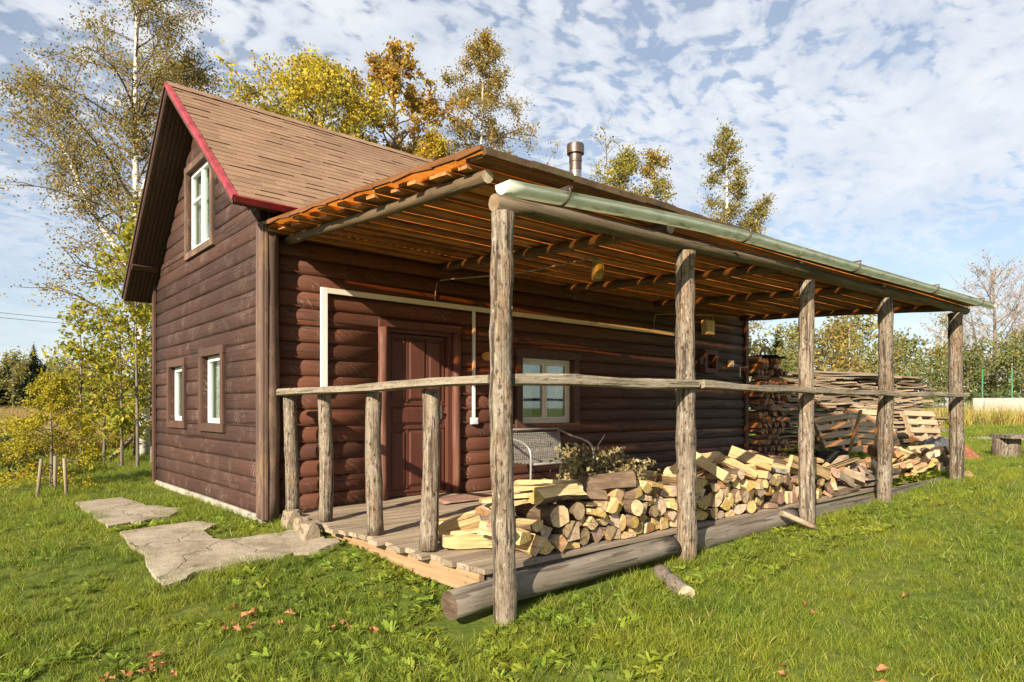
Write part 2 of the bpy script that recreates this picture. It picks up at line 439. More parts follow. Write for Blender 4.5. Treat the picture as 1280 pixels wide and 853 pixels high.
def grassmat(name, tip, mid, root, dry, dryamt=.16, trans=.38):
    m, g = newmat(name)
    at = g.n('ShaderNodeAttribute', props=dict(attribute_name='t'))
    oi = g.n('ShaderNodeObjectInfo')
    ge = g.n('ShaderNodeNewGeometry')
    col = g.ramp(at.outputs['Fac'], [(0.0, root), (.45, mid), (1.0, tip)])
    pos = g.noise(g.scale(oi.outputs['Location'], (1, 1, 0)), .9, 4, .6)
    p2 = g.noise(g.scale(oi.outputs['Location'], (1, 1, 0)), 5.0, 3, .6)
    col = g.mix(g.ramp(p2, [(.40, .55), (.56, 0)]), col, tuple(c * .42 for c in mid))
    col = g.mix(g.ramp(pos, [(.35, 0), (.68, 1)]), col, g.mix(.5, col, tuple(min(1, c * s) for c, s in zip(tip, (1.5, 1.15, .8)))))
    dr = g.ramp(ge.outputs['Random Per Island'], [(1 - dryamt, 0), (1 - dryamt * .5, 1)])
    col = g.mix(dr, col, dry)
    hs = g.n('ShaderNodeHueSaturation', Color=col, Hue=g.math('MULTIPLY_ADD', oi.outputs['Random'], .035, .482),
             Value=g.math('MULTIPLY_ADD', ge.outputs['Random Per Island'], .9, .55))
    d = g.pbr(hs.outputs[0], .55, spec=.3)
    t = g.n('ShaderNodeBsdfTranslucent', Color=hs.outputs[0])
    g.out(g.n('ShaderNodeMixShader', Fac=trans, i1=d.outputs[0], i2=t.outputs[0]))
    return m


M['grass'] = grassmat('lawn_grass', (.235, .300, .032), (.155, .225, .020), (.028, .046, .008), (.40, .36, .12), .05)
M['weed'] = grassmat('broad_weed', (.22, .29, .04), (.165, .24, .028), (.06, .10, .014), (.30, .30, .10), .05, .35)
M['dry'] = grassmat('dry_grass', (.40, .27, .12), (.32, .20, .075), (.17, .13, .045), (.27, .26, .07), .22, .3)
M['reed'] = grassmat('reed_grass', (.42, .36, .09), (.34, .33, .07), (.16, .17, .04), (.45, .32, .12), .3, .35)
M['needle_larch'] = leafmat('larch_needles', [(0, (.28, .28, .025)), (.4, (.44, .37, .03)), (.75, (.56, .43, .035)), (1, (.22, .26, .03))])
M['leaf_birch'] = leafmat('leaves_birch', [(0, (.17, .18, .07)), (.30, (.25, .235, .09)), (.52, (.38, .29, .08)), (.75, (.42, .27, .06)), (.9, (.28, .16, .05)), (1, (.26, .26, .15))])
M['leaf_sapling'] = leafmat('leaves_sapling', [(0, (.16, .20, .022)), (.4, (.30, .29, .03)), (.8, (.47, .39, .04)), (1, (.22, .25, .04))])
M['leaf_yellow'] = leafmat('leaves_yellow', [(0, (.40, .34, .04)), (.35, (.56, .43, .04)), (.7, (.66, .50, .05)), (1, (.34, .32, .06))])
M['leaf_orange'] = leafmat('leaves_orange', [(0, (.38, .20, .035)), (.35, (.47, .27, .045)), (.7, (.54, .35, .05)), (1, (.30, .24, .06))])
M['leaf_olive'] = leafmat('leaves_olive', [(0, (.17, .18, .06)), (.4, (.27, .25, .075)), (.75, (.37, .30, .08)), (1, (.18, .20, .09))])
M['leaf_green'] = leafmat('leaves_green', [(0, (.10, .135, .045)), (.45, (.165, .19, .06)), (.8, (.24, .23, .07)), (1, (.31, .25, .08))])
M['leaf_dead'] = leafmat('leaves_dried', [(0, (.13, .095, .04)), (.4, (.22, .175, .08)), (.8, (.33, .27, .13)), (1, (.16, .15, .06))], .15)
M['spruce'] = leafmat('spruce_needles', [(0, (.018, .034, .016)), (.5, (.030, .050, .022)), (1, (.046, .066, .026))], .1)
M['fallen'] = leafmat('fallen_leaf', [(0, (.24, .085, .035)), (.5, (.34, .15, .06)), (1, (.42, .27, .12))], .2)


# ------------------------------------------------------------------ object helpers
def tag(o, label=None, cat=None, group=None, kind=None):
    if label: o['label'] = label
    if cat: o['category'] = cat
    if group: o['group'] = group
    if kind: o['kind'] = kind
    return o


def link(o, parent=None):
    COL.objects.link(o)
    if parent is not None:
        o.parent = parent
    return o


def thing(name, loc, label, cat, group=None, rz=0.0):
    o = bpy.data.objects.new(name, None)
    o.empty_display_size = .1
    o.location = loc
    o.rotation_euler.z = rz
    link(o)
    return tag(o, label, cat, group)


class MB:
    """collects faces; build() links them as ONE mesh object"""
    def __init__(s):
        s.v = []; s.f = []; s.mi = []; s.sm = []

    def add(s, verts, faces, mi=0, smooth=False):
        o = len(s.v)
        s.v += [tuple(v) for v in verts]
        for f in faces:
            s.f.append(tuple(i + o for i in f)); s.mi.append(mi); s.sm.append(smooth)
        return s

    def box(s, lo, hi, mi=0, mtx=None, jit=0.0, rnd=None):
        x0, y0, z0 = lo; x1, y1, z1 = hi
        vs = [Vector(p) for p in ((x0, y0, z0), (x1, y0, z0), (x1, y1, z0), (x0, y1, z0), (x0, y0, z1), (x1, y0, z1), (x1, y1, z1), (x0, y1, z1))]
        if jit:
            vs = [v + Vector([rnd.uniform(-jit, jit) for _ in range(3)]) for v in vs]
        if mtx is not None:
            vs = [mtx @ v for v in vs]
        return s.add(vs, [(3, 2, 1, 0), (4, 5, 6, 7), (0, 1, 5, 4), (1, 2, 6, 5), (2, 3, 7, 6), (3, 0, 4, 7)], mi)

    def tube(s, pts, rad, sides=8, mi=0, cap=True, capmi=None, squash=None, jit=0.0, rnd=None, smooth=True, rot=0.0):
        pts = [Vector(p) for p in pts]
        if not isinstance(rad, (list, tuple)):
            rad = [rad] * len(pts)
        base = len(s.v)
        ref = None
        for i, p in enumerate(pts):
            d = (pts[min(i + 1, len(pts) - 1)] - pts[max(i - 1, 0)]).normalized()
            if ref is None:
                ref = Vector((0, 0, 1)) if abs(d.z) < .9 else Vector((1, 0, 0))
            u = (ref - d * ref.dot(d)).normalized()
            w = d.cross(u)
            ref = u
            for k in range(sides):
                a = 2 * math.pi * k / sides + rot
                r = rad[i] * (1 + (rnd.uniform(-jit, jit) if jit else 0))
                q = u * math.cos(a) * (squash[0] if squash else 1) + w * math.sin(a) * (squash[1] if squash else 1)
                s.v.append(tuple(p + q * r))
        for i in range(len(pts) - 1):
            for k in range(sides):
                a = base + i * sides + k; b = base + i * sides + (k + 1) % sides
                s.f.append((a, b, b + sides, a + sides)); s.mi.append(mi); s.sm.append(smooth)
        if cap:
            cm = mi if capmi is None else capmi
            s.f.append(tuple(base + k for k in reversed(range(sides)))); s.mi.append(cm); s.sm.append(False)
            e = base + (len(pts) - 1) * sides
            s.f.append(tuple(e + k for k in range(sides))); s.mi.append(cm); s.sm.append(False)
        return s

    def lathe(s, prof, sides=20, mi=0, c=(0, 0, 0)):
        for (r0, z0), (r1, z1) in zip(prof, prof[1:]):
            base = len(s.v)
            for r, z in ((r0, z0), (r1, z1)):
                for k in range(sides):
                    a = 2 * math.pi * k / sides
                    s.v.append((c[0] + r * math.cos(a), c[1] + r * math.sin(a), c[2] + z))
            for k in range(sides):
                p, q = base + k, base + (k + 1) % sides
                s.f.append((p, q, q + sides, p + sides)); s.mi.append(mi); s.sm.append(True)
        return s

    def mesh(s, name, mats):
        me = bpy.data.meshes.new(name)
        me.from_pydata(s.v, [], s.f)
        for m in (mats if isinstance(mats, (list, tuple)) else [mats]):
            me.materials.append(m)
        me.polygons.foreach_set('material_index', s.mi)
        me.polygons.foreach_set('use_smooth', s.sm)
        me.update()
        return me

    def build(s, name, mats, parent=None, origin=None):
        """origin: world point of the mesh's own origin (parents are unrotated empties or meshes)"""
        if origin is not None:
            o3 = Vector(origin)
            s.v = [tuple(Vector(v) - o3) for v in s.v]
        o = bpy.data.objects.new(name, s.mesh(name, mats))
        link(o, parent)
        if origin is not None:
            o.location = o3
        if parent is not None:
            base = Vector(); p = parent
            while p is not None:
                base += p.location; p = p.parent
            o.location = (Vector(origin) if origin is not None else Vector()) - base
        return o


def npmesh(name, verts, faces, mats, attr=None, smooth=False):
    """verts (n,3), faces (m,k) with one k"""
    verts = np.asarray(verts, np.float32); faces = np.asarray(faces, np.int32)
    me = bpy.data.meshes.new(name)
    me.vertices.add(len(verts)); me.vertices.foreach_set('co', verts.ravel())
    k = faces.shape[1]
    me.loops.add(faces.size); me.loops.foreach_set('vertex_index', faces.ravel())
    me.polygons.add(len(faces)); me.polygons.foreach_set('loop_start', np.arange(0, faces.size, k, dtype=np.int32))
    if smooth:
        me.polygons.foreach_set('use_smooth', np.ones(len(faces), bool))
    for m in (mats if isinstance(mats, (list, tuple)) else [mats]):
        me.materials.append(m)
    me.update(calc_edges=True)
    if attr is not None:
        a = me.attributes.new('t', 'FLOAT', 'POINT')
        a.data.foreach_set('value', np.asarray(attr, np.float32))
    return me


def cubic(p, n):
    """n points through control points"""
    p = [Vector(q) for q in p]
    out = []
    for i in range(n):
        t = i / (n - 1) * (len(p) - 1)
        k = min(int(t), len(p) - 2); u = t - k
        a, b, c, d = p[max(k - 1, 0)], p[k], p[k + 1], p[min(k + 2, len(p) - 1)]
        out.append(.5 * ((2 * b) + (c - a) * u + (2 * a - 5 * b + 4 * c - d) * u * u + (3 * b - a - 3 * c + d) * u ** 3))
    return out


# ------------------------------------------------------------------ the ground
def sstep(a, b, x):
    t = min(1, max(0, (x - a) / (b - a)))
    return t * t * (3 - 2 * t)


def terr(x, y):
    xc = min(30, max(-4, x))
    z = .010 * xc
    yy = max(-9.0, min(0.0, y))
    z += yy * .062 * (1 - xc / 12 if xc < 9 else .25)
    z += .018 * math.sin(x * 1.3 + y * .7) * math.sin(y * 1.1 - x * .4) * min(1, max(0, -y))
    z -= .075 * (1 - sstep(-.25, .5, x))
    return z - .02


def axis_pts(inner, step, outer):
    a = [0.0]
    while a[-1] < inner: a.append(a[-1] + step)
    s = step
    while a[-1] < outer:
        s *= 1.28; a.append(a[-1] + s)
    return a


px = axis_pts(14, .35, 900); xs = [-q for q in px[:0:-1]] + px
gv = [(x + 1, y - 2, terr(x + 1, y - 2)) for y in xs for x in xs]
n = len(xs)
gf = [(j * n + i, j * n + i + 1, (j + 1) * n + i + 1, (j + 1) * n + i) for j in range(n - 1) for i in range(n - 1)]
go = bpy.data.objects.new('ground', npmesh('ground', gv, gf, M['ground'], smooth=True))
link(go); tag(go, kind='structure')


def inpoly(x, y, P):
    c = False
    for i in range(len(P)):
        x0, y0 = P[i]; x1, y1 = P[i - 1]
        if (y0 > y) != (y1 > y) and x < (x1 - x0) * (y - y0) / (y1 - y0) + x0:
            c = not c
    return c


def slab_path(name, poly, mat, h=.03, sub=6, seed=1):
    """a cast slab: ragged outline, thickness, top following the ground"""
    rn = random.Random(seed)
    pts = []
    for i in range(len(poly)):
        a = Vector(poly[i]).to_3d(); b = Vector(poly[(i + 1) % len(poly)]).to_3d()
        for k in range(sub):
            p = a.lerp(b, k / sub)
            pts.append((p.x + rn.uniform(-.035, .035), p.y + rn.uniform(-.035, .035)))
    bm = bmesh.new()
    top = [bm.verts.new((x, y, terr(x, y) + h)) for x, y in pts]
    bot = [bm.verts.new((x, y, terr(x, y) - .1)) for x, y in pts]
    f = bm.faces.new(top)
    if f.normal.z < 0: f.normal_flip()
    k = len(pts)
    for i in range(k):
        bm.faces.new((bot[i], bot[(i + 1) % k], top[(i + 1) % k], top[i]))
    bmesh.ops.triangulate(bm, faces=[f])
    bmesh.ops.recalc_face_normals(bm, faces=bm.faces)
    me = bpy.data.meshes.new(name); bm.to_mesh(me); bm.free(); me.materials.append(mat)
    o = link(bpy.data.objects.new(name, me)); tag(o, kind='structure')
    return o


PATH_A = [(-1.18, 2.85), (-.72, 2.95), (-.62, 2.0), (-.42, 1.45), (-.62, .95), (-1.22, .78)]
PATH_B = [(-1.16, .38), (-.52, .50), (-.42, .16), (-.62, -.12), (-.56, -.52), (-.22, -.50), (.12, -.62), (.16, -1.35), (-.42, -1.28), (-.86, -1.28), (-1.22, -1.50)]
slab_path('path', PATH_A, M['concrete'], seed=3)
slab_path('path', PATH_B, M['concrete'], seed=4)
PATH_C = [(20.1, -.9), (22.7, -2.0), (25.0, -3.0), (27, -5.0), (25.0, -6.0), (21.9, -3.4), (20.0, -1.9)]
slab_path('path', PATH_C, M['concrete'], .03, 5, 5)

# ------------------------------------------------------------------ the cabin
LX = 9.1; LY = 4.27
APY, APZ = 2.05, 4.90
ER = (-.35, 2.98); EL = (4.53, 2.68)
cabin = thing('log_cabin', (4.55, 2.1, 0), 'dark brown log cabin with steep tan shingled roof and red trim', 'cabin')
COURSE = .173


def roof_under(y):
    if y < APY:
        return APZ - (APY - y) * (APZ - ER[1]) / (APY - ER[0]) - .13
    return APZ - (y - APY) * (APZ - EL[1]) / (EL[0] - APY) - .13


# openings (a0, a1, z0, z1)
OPEN_F = [(1.33, 2.26, 0.0, 1.94), (3.37, 4.36, .84, 1.72)]
OPEN_G = [(2.73, 3.40, .88, 1.60), (1.19, 1.91, .87, 1.66), (1.57, 2.53, 3.02, 4.03)]


def cuts(openings, z0, z1):
    """split one course into height bands by the openings; yields (za, zb, openings blocking it)"""
    zs = {z0, z1}
    for o in openings:
        for z in o[2:]:
            if z0 + .004 < z < z1 - .004: zs.add(z)
    zs = sorted(zs)
    for a, b in zip(zs, zs[1:]):
        mid = (a + b) / 2
        yield a, b, [o for o in openings if o[2] < mid < o[3]]


def arc_depth(z, z0, k=1.0):
    t = min(1, max(0, (z - z0) / COURSE)) * 2 - 1
    return .012 + .036 * k * math.sqrt(max(0, 1 - (t * .98) ** 2))


def lay_log(mb, axis, a0, a1, za, zb, z0, lim=None, n=7):
    """half-round cladding log along x (front wall) or y (gable); lim(z) gives slanted end limits"""
    ring = []
    for i in range(n):
        z = za + (zb - za) * i / (n - 1)
        ring.append((z, arc_depth(z, z0, 1.0 if axis == 0 else .46)))
    ring.append((zb, -.05)); ring.append((za, -.05))
    L = [];
    steps = max(2, int((a1 - a0) / .6) + 1)
    base = len(mb.v)
    k = len(ring)
    for s in range(steps):
        for z, d in ring:
            lo, hi = a0, a1
            if lim:
                l2, h2 = lim(z); lo = max(lo, l2); hi = max(lo + .002, min(hi, h2))
            a = lo + (hi - lo) * s / (steps - 1)
            dd = d * (1 + .14 * math.sin(z0 * 53.1 + a0)) + (.0035 * math.sin(a * 2.3 + z0 * 17) if d > 0 else 0)
            zw = z + .003 * math.sin(a * 1.1 + z0 * 31)
            mb.v.append((a, -dd, zw) if axis == 0 else (-dd, a, zw))
    for s in range(steps - 1):
        for i in range(k):
            q = (base + s * k + i, base + s * k + (i + 1) % k, base + (s + 1) * k + (i + 1) % k, base + (s + 1) * k + i)
            mb.f.append(q if axis == 1 else q[::-1]); mb.mi.append(0); mb.sm.append(i < n - 1)
    for s, rv in ((0, False), (steps - 1, True)):
        q = tuple(base + s * k + i for i in range(k))
        if rv != (axis == 1): q = q[::-1]
        mb.f.append(q); mb.mi.append(0); mb.sm.append(False)


def wall_core(name, axis, L, openings, ztop, lim=None):
    """solid wall behind the logs, cut round the openings"""
    mb = MB()
    xs_ = sorted({0, L} | {o[0] for o in openings} | {o[1] for o in openings})
    for a, b in zip(xs_, xs_[1:]):
        zs = [(0, ztop)]
        for o in openings:
            if o[0] <= a + .01 and o[1] >= b - .01:
                nz = []
                for p, q in zs:
                    if o[2] > p: nz.append((p, min(q, o[2])))
                    if o[3] < q: nz.append((max(p, o[3]), q))
                zs = nz
        for p, q in zs:
            if q - p < .02: continue
            if axis == 0: mb.box((a, .051, p), (b, .15, q))
            elif q < 2.5: mb.box((.051, a, p), (.15, b, q))
            else:
                za, zb = min(q, roof_under(a)), min(q, roof_under(b))
                vs = [(xx, yy, z) for xx in (.051, .15) for yy, z in ((a, p), (b, p), (b, zb), (a, za))]
                mb.add(vs, [(0, 1, 2, 3), (7, 6, 5, 4), (0, 4, 5, 1), (1, 5, 6, 2), (2, 6, 7, 3), (3, 7, 4, 0)])
    return mb.build(name, M['core'], cabin)


front_wall = wall_core('wall', 0, LX, OPEN_F, 2.95)
gable_wall = wall_core('wall', 1, LY, OPEN_G + [(APY - .001, APY + .001, 99, 99.1)], 5.0)
k = 0
z0 = -.01
while z0 < 2.93:
    mbs = []
    spans = {}
    for za, zb, bl in cuts(OPEN_F, z0, min(z0 + COURSE, 2.95)):
        a = .10
        for o in sorted(bl) + [(LX - .02, 99, 0, 0)]:
            if o[0] - a > .03:
                key = (round(a, 2), round(o[0], 2))
                spans.setdefault(key, MB())
                lay_log(spans[key], 0, a, o[0], za, zb, z0)
            a = o[1]
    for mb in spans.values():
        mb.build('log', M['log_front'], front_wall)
    z0 += COURSE
z0 = -.01
lim = lambda z: (max(.06, APY - (APZ - .13 - z) * (APY - ER[0]) / (APZ - ER[1])), min(LY - .04, APY + (APZ - .13 - z) * (EL[0] - APY) / (APZ - EL[1])))
while z0 < APZ - .2:
    spans = {}
    for za, zb, bl in cuts(OPEN_G, z0, z0 + COURSE):
        lo, hi = lim(za)
        if hi - lo < .08: continue
        a = lo
        for o in sorted(bl) + [(hi, 99, 0, 0)]:
            if o[0] - a > .03:
                key = (round(a, 2) if bl else 0, round(o[0], 2) if bl else 0)
                spans.setdefault(key, MB())
                lay_log(spans[key], 1, a, o[0], za, zb, z0, lim)
            a = o[1]
    for mb in spans.values():
        mb.build('log', M['log_gable'], gable_wall)
    z0 += COURSE
# back and far walls, plain
mb = MB(); mb.box((0.02, LY - .1, 0), (LX, LY, 2.9)); mb.box((LX - .1, .16, 0), (LX - .001, LY - .11, 2.9)); mb.build('wall', M['core'], cabin)
vs = [(LX - .1, 0, 2.905), (LX - .1, LY, 2.905), (LX - .1, APY, 4.75), (LX, 0, 2.905), (LX, LY, 2.905), (LX, APY, 4.75)]
MB().add(vs, [(0, 1, 2), (5, 4, 3), (0, 2, 5, 3), (1, 4, 5, 2), (0, 3, 4, 1)]).build('wall', M['core'], cabin)
MB().box((.16, .16, -.01), (LX - .11, LY - .11, .03)).build('cabin_floor', M['dark_room'], cabin)

# plinth, corner boards and corner logs
mb = MB(); mb.box((-.035, -.02, -.25), (.04, LY + .02, -.012)); mb.box((.041, -.05, -.25), (LX, .04, -.012)); mb.build('plinth', M['plinth'], cabin)
rn = random.Random(2)
zs = [-.03 + i * 2.86 / 14 for i in range(15)]
MB().tube([(.015 + .006 * math.sin(z * 2), -.075 + .006 * math.cos(z * 3), z) for z in zs], [.098 + rn.uniform(-.004, .004) for _ in zs], 14, jit=.02, rnd=rn).build('corner_log', M['corner_log'], cabin, (.015, -.075, 0))
MB().box((-.075, -.16, -.03), (-.052, .02, 2.84)).box((-.0515, -.175, -.03), (-.03, -.155, 2.84)).build('corner_board', M['corner_log'], cabin, (-.06, -.08, 0))
MB().box((-.062, LY - .05, -.03), (-.03, LY + .05, 2.85)).box((-.0295, LY + .015, -.03), (.06, LY + .05, 2.8)).build('corner_board', M['trim_brown'], cabin, (-.04, LY, 0))
MB().box((LX - .07, -.085, 0), (LX + .03, -.04, 2.75)).box((LX + .002, -.039, 0), (LX + .03, .12, 2.75)).build('corner_board', M['trim_brown'], cabin, (LX, -.06, 0))


# windows
def window(axis, a0, a1, z0, z1, frame_mat, split, trim_mat, trimw, depth, curtain, tw_out=.05):
    """axis 0: front wall (faces -y), axis 1: gable (faces -x). split: where the sashes meet"""
    def P(a, d, z):              # a along the wall, d inwards
        return (a, d, z) if axis == 0 else (d, a, z)

    def bx(mb, A0, A1, D0, D1, Z0, Z1):
        p, q = P(A0, D0, Z0), P(A1, D1, Z1)
        return mb.box(tuple(map(min, p, q)), tuple(map(max, p, q)))
    mid = P((a0 + a1) / 2, depth, z0)
    fw = .032 if axis == 1 else .045
    mb = MB()
    bx(mb, a0, a1, depth, depth + .06, z0, z0 + fw); bx(mb, a0, a1, depth, depth + .06, z1 - fw, z1)
    bx(mb, a0, a0 + fw, depth, depth + .06, z0 + fw, z1 - fw); bx(mb, a1 - fw, a1, depth, depth + .06, z0 + fw, z1 - fw)
    w = mb.build('window', frame_mat, cabin, mid)
    sp = [a0 + fw] + split + [a1 - fw]
    for i in range(len(sp) - 1):
        s0, s1 = sp[i] + .004, sp[i + 1] - .004
        mb = MB(); q = .026 if axis == 1 else .038; dd = depth - .012
        bx(mb, s0, s1, dd, depth + .03, z0 + fw + .003, z0 + fw + q); bx(mb, s0, s1, dd, depth + .03, z1 - fw - q, z1 - fw - .003)
        bx(mb, s0, s0 + q, dd, depth + .03, z0 + fw + q, z1 - fw - q); bx(mb, s1 - q, s1, dd, depth + .03, z0 + fw + q, z1 - fw - q)
        if axis == 1 and z0 > 2.5 and i == len(sp) - 2:
            bx(mb, s0 + q, s1 - q, dd + .003, depth + .027, z0 + .62, z0 + .65)
        mb.build('sash', frame_mat, w)
        mb = MB(); bx(mb, s0 + q, s1 - q, depth + .010, depth + .014, z0 + fw + q, z1 - fw - q)
        mb.build('pane', M['glass'], w)
    # lining of the recess and outer trim
    mb = MB(); lt = .018
    bx(mb, a0 - lt, a0 - .001, -.03, depth + .05, z0, z1); bx(mb, a1 + .001, a1 + lt, -.03, depth + .05, z0, z1)
    bx(mb, a0 - lt, a1 + lt, -.03, depth + .05, z1 + .001, z1 + lt); bx(mb, a0 - lt, a1 + lt, -.03, depth + .05, z0 - lt, z0 - .001)
    mb.build('window_lining', trim_mat, w)
    for (A0, A1, Z0, Z1) in ((a0 - trimw, a0 - .002, z0 - .002, z1 + .002), (a1 + .002, a1 + trimw, z0 - .002, z1 + .002),
                             (a0 - trimw - .01, a1 + trimw + .01, z1 + .004, z1 + trimw), (a0 - trimw - .01, a1 + trimw + .01, z0 - trimw, z0 - .004)):
        mb = MB(); bx(mb, A0, A1, -tw_out - .026, -tw_out, Z0, Z1)
        bx(mb, A0 + .002, A1 - .002, -tw_out + .001, -.01, Z0 + .002, Z1 - .002)
        mb.build('window_trim', trim_mat, w)
    if curtain:
        mb = MB(); nn = 30
        vs = []
        for i in range(nn + 1):
            a = a0 + (a1 - a0) * i / nn
            d = depth + .085 + .022 * math.sin(i * 1.9)
            vs += [P(a, d, z0 + .02), P(a, d, z1 - .01)]
        if curtain == 2:
            vs = [(x, y, z) for x, y, z in vs]
        fs = [(2 * i, 2 * i + 2, 2 * i + 3, 2 * i + 1) for i in range(nn)]
        if curtain == 2:
            fs = [f for i, f in enumerate(fs) if i < 11 or i > 19]
        mb.add(vs, fs, 0, True).build('curtain', M['curtain'], w)
    return w


window(1, 2.73, 3.40, .88, 1.60, M['upvc'], [], M['trim_brown'], .095, .026, 1, .034)
window(1, 1.19, 1.91, .87, 1.66, M['upvc'], [], M['trim_brown'], .095, .026, 1, .034)
window(1, 1.57, 2.53, 3.02, 4.03, M['upvc'], [2.05], M['corner_log'], .085, .010, 1, .034)
window(0, 3.37, 4.36, .84, 1.72, M['cream_frame'], [3.86], M['trim_brown'], .10, .03, 2)

# door
mb = MB(); mb.box((1.40, .04, .03), (2.19, .085, 1.90))
door = mb.build('door', M['door_paint'], cabin, (1.40, .06, 0))


def door_panel(x0, x1, z0, z1):
    b = MB()
    vs = [(x0, .034, z0), (x1, .034, z0), (x1, .034, z1), (x0, .034, z1)]
    ins = .028
    vi = [(x0 + ins, .018, z0 + ins), (x1 - ins, .018, z0 + ins), (x1 - ins, .018, z1 - ins), (x0 + ins, .018, z1 - ins)]
    vb = [(x0, .041, z0), (x1, .041, z0), (x1, .041, z1), (x0, .041, z1)]
    b.add(vb + vs + vi, [(4, 5, 1, 0), (5, 6, 2, 1), (6, 7, 3, 2), (7, 4, 0, 3), (8, 9, 5, 4), (9, 10, 6, 5), (10, 11, 7, 6), (11, 8, 4, 7), (8, 11, 10, 9)])
    b.f = [f[::-1] for f in b.f]
    return b


for (x0, x1, z0, z1) in ((1.46, 1.64, 1.14, 1.84), (1.675, 1.915, 1.14, 1.84), (1.95, 2.13, 1.14, 1.84), (1.46, 2.13, .86, 1.06),
                         (1.46, 1.64, .14, .78), (1.675, 1.915, .14, .78), (1.95, 2.13, .14, .78)):
    door_panel(x0, x1, z0, z1).build('door_panel', M['door_paint'], door)
# raised mouldings round the panels
for x in (1.425, 1.6575, 1.9325, 2.165):
    for z0, z1 in ((.12, .80), (1.12, 1.86)):
        MB().box((x - .012, .026, z0), (x + .012, .0395, z1)).build('door_moulding', M['door_paint'], door)
for z in (.09, .82, 1.09, 1.875):
    MB().box((1.41, .024, z - .013), (2.18, .0395, z + .013)).build('door_moulding', M['door_paint'], door)
mb = MB(); mb.tube([(2.13, .03, 1.0), (2.13, -.02, 1.0)], .012, 8); mb.tube([(2.13, -.02, 1.0), (2.03, -.025, 1.0)], .010, 8); mb.box((2.11, .028, .92), (2.15, .0385, 1.08))
mb.build('handle', M['flue'], door)
mb = MB(); mb.box((1.335, -.03, .0), (1.395, .1, 1.905)); mb.box((2.195, -.03, .0), (2.255, .1, 1.905)); mb.box((1.335, -.03, 1.907), (2.255, .1, 1.938)); mb.build('door_frame', M['door_paint'], cabin)
for x, sg in ((1.29, 1), (2.30, -1)):
    zz_ = [.02 + i * 1.93 / 9 for i in range(10)]
    MB().tube([(x + .004 * math.sin(i), -.055, z) for i, z in enumerate(zz_)], [.052 + rn.uniform(-.003, .003) for _ in zz_], 10, jit=.03, rnd=rn).build('door_jamb', M['jamb_red'], cabin, (x, -.055, 0))
MB().box((1.24, -.085, 1.955), (2.35, -.03, 2.03)).build('door_lintel', M['door_paint'], cabin)
MB().box((1.26, -.16, -.012), (2.33, .05, .0195)).build('door_step', M['deck'], cabin)

# roof: two panels, soffits, red trims, shingles
RX0, RX1 = -.40, 9.45


def slope_pt(side, x, s, up=0.0):
    """s metres up from the eave along the slope, up metres off its face"""
    e, yz = (ER, 1) if side == 0 else (EL, -1)
    d = Vector((0, APY - e[0], APZ - e[1])); L = d.length; d /= L
    nrm = Vector((0, -d.z, d.y)) if side == 0 else Vector((0, d.z, -d.y))
    p = Vector((x, e[0], e[1])) + d * s + nrm * up
    return p


SL = [Vector((APY - ER[0], APZ - ER[1])).length, Vector((APY - EL[0], APZ - EL[1])).length]
roof = MB()
for side in (0, 1):
    c = [slope_pt(side, x, s, u) for u in (-.075, -.012) for x, s in ((RX0, 0), (RX1, 0), (RX1, SL[side]), (RX0, SL[side]))]
    fs = [(0, 1, 2, 3), (7, 6, 5, 4), (0, 4, 5, 1), (1, 5, 6, 2), (2, 6, 7, 3), (3, 7, 4, 0)]
    roof.add(c, fs if side == 1 else [f[::-1] for f in fs])
roof = roof.build('roof', M['soffit'], cabin, (4.5, APY, APZ))
for side in (0, 1):
    wdt = .052
    x = RX0 + .006
    while x < -.03:
        mb = MB(); q = [slope_pt(side, xx, s, u) for u in (-.098, -.077) for xx, s in ((x, .02), (x + wdt - .007, .02), (x + wdt - .007, SL[side] - .06), (x, SL[side] - .06))]
        fs = [(0, 1, 2, 3), (7, 6, 5, 4), (0, 4, 5, 1), (1, 5, 6, 2), (2, 6, 7, 3), (3, 7, 4, 0)]
        mb.add(q, fs if side == 1 else [f[::-1] for f in fs]).build('soffit_board', M['soffit'], roof)
        x += wdt
    # cross batten low on the soffit
    mb = MB(); q = [slope_pt(side, xx, s, u) for u in (-.13, -.099) for xx, s in ((RX0 + .01, .62), (-.06, .62), (-.06, .70), (RX0 + .01, .70))]
    mb.add(q, fs if side == 1 else [f[::-1] for f in fs]).build('batten', M['trim_brown'], roof)
    # rake trim
    mb = MB(); q = [slope_pt(side, xx, s, u) for u in ((-.040, .012) if side == 0 else (-.016, .012)) for xx, s in ((RX0 - .02, -.02), (RX0 + .004, -.02), (RX0 + .004, SL[side]), (RX0 - .02, SL[side]))]
    mb.add(q, fs if side == 1 else [f[::-1] for f in fs])
    q = [slope_pt(side, xx, s, u) for u in (.0085, .0118) for xx, s in ((RX0 + .005, 0), (RX0 + .03, 0), (RX0 + .03, SL[side] - .01), (RX0 + .005, SL[side] - .01))]
    mb.add(q, fs if side == 1 else [f[::-1] for f in fs])
    mb.build('rake_trim', M['red_trim' if side == 0 else 'trim_brown'], roof)
    mb = MB(); q = [slope_pt(side, xx, s, u) for u in (-.055, .006) for xx, s in ((RX0 + .006, -.024), (RX1, -.024), (RX1, -.001), (RX0 + .006, -.001))]
    mb.add(q, fs if side == 1 else [f[::-1] for f in fs]).build('eave_trim', M['red_trim'], roof)
rn = random.Random(11)
tabs = []
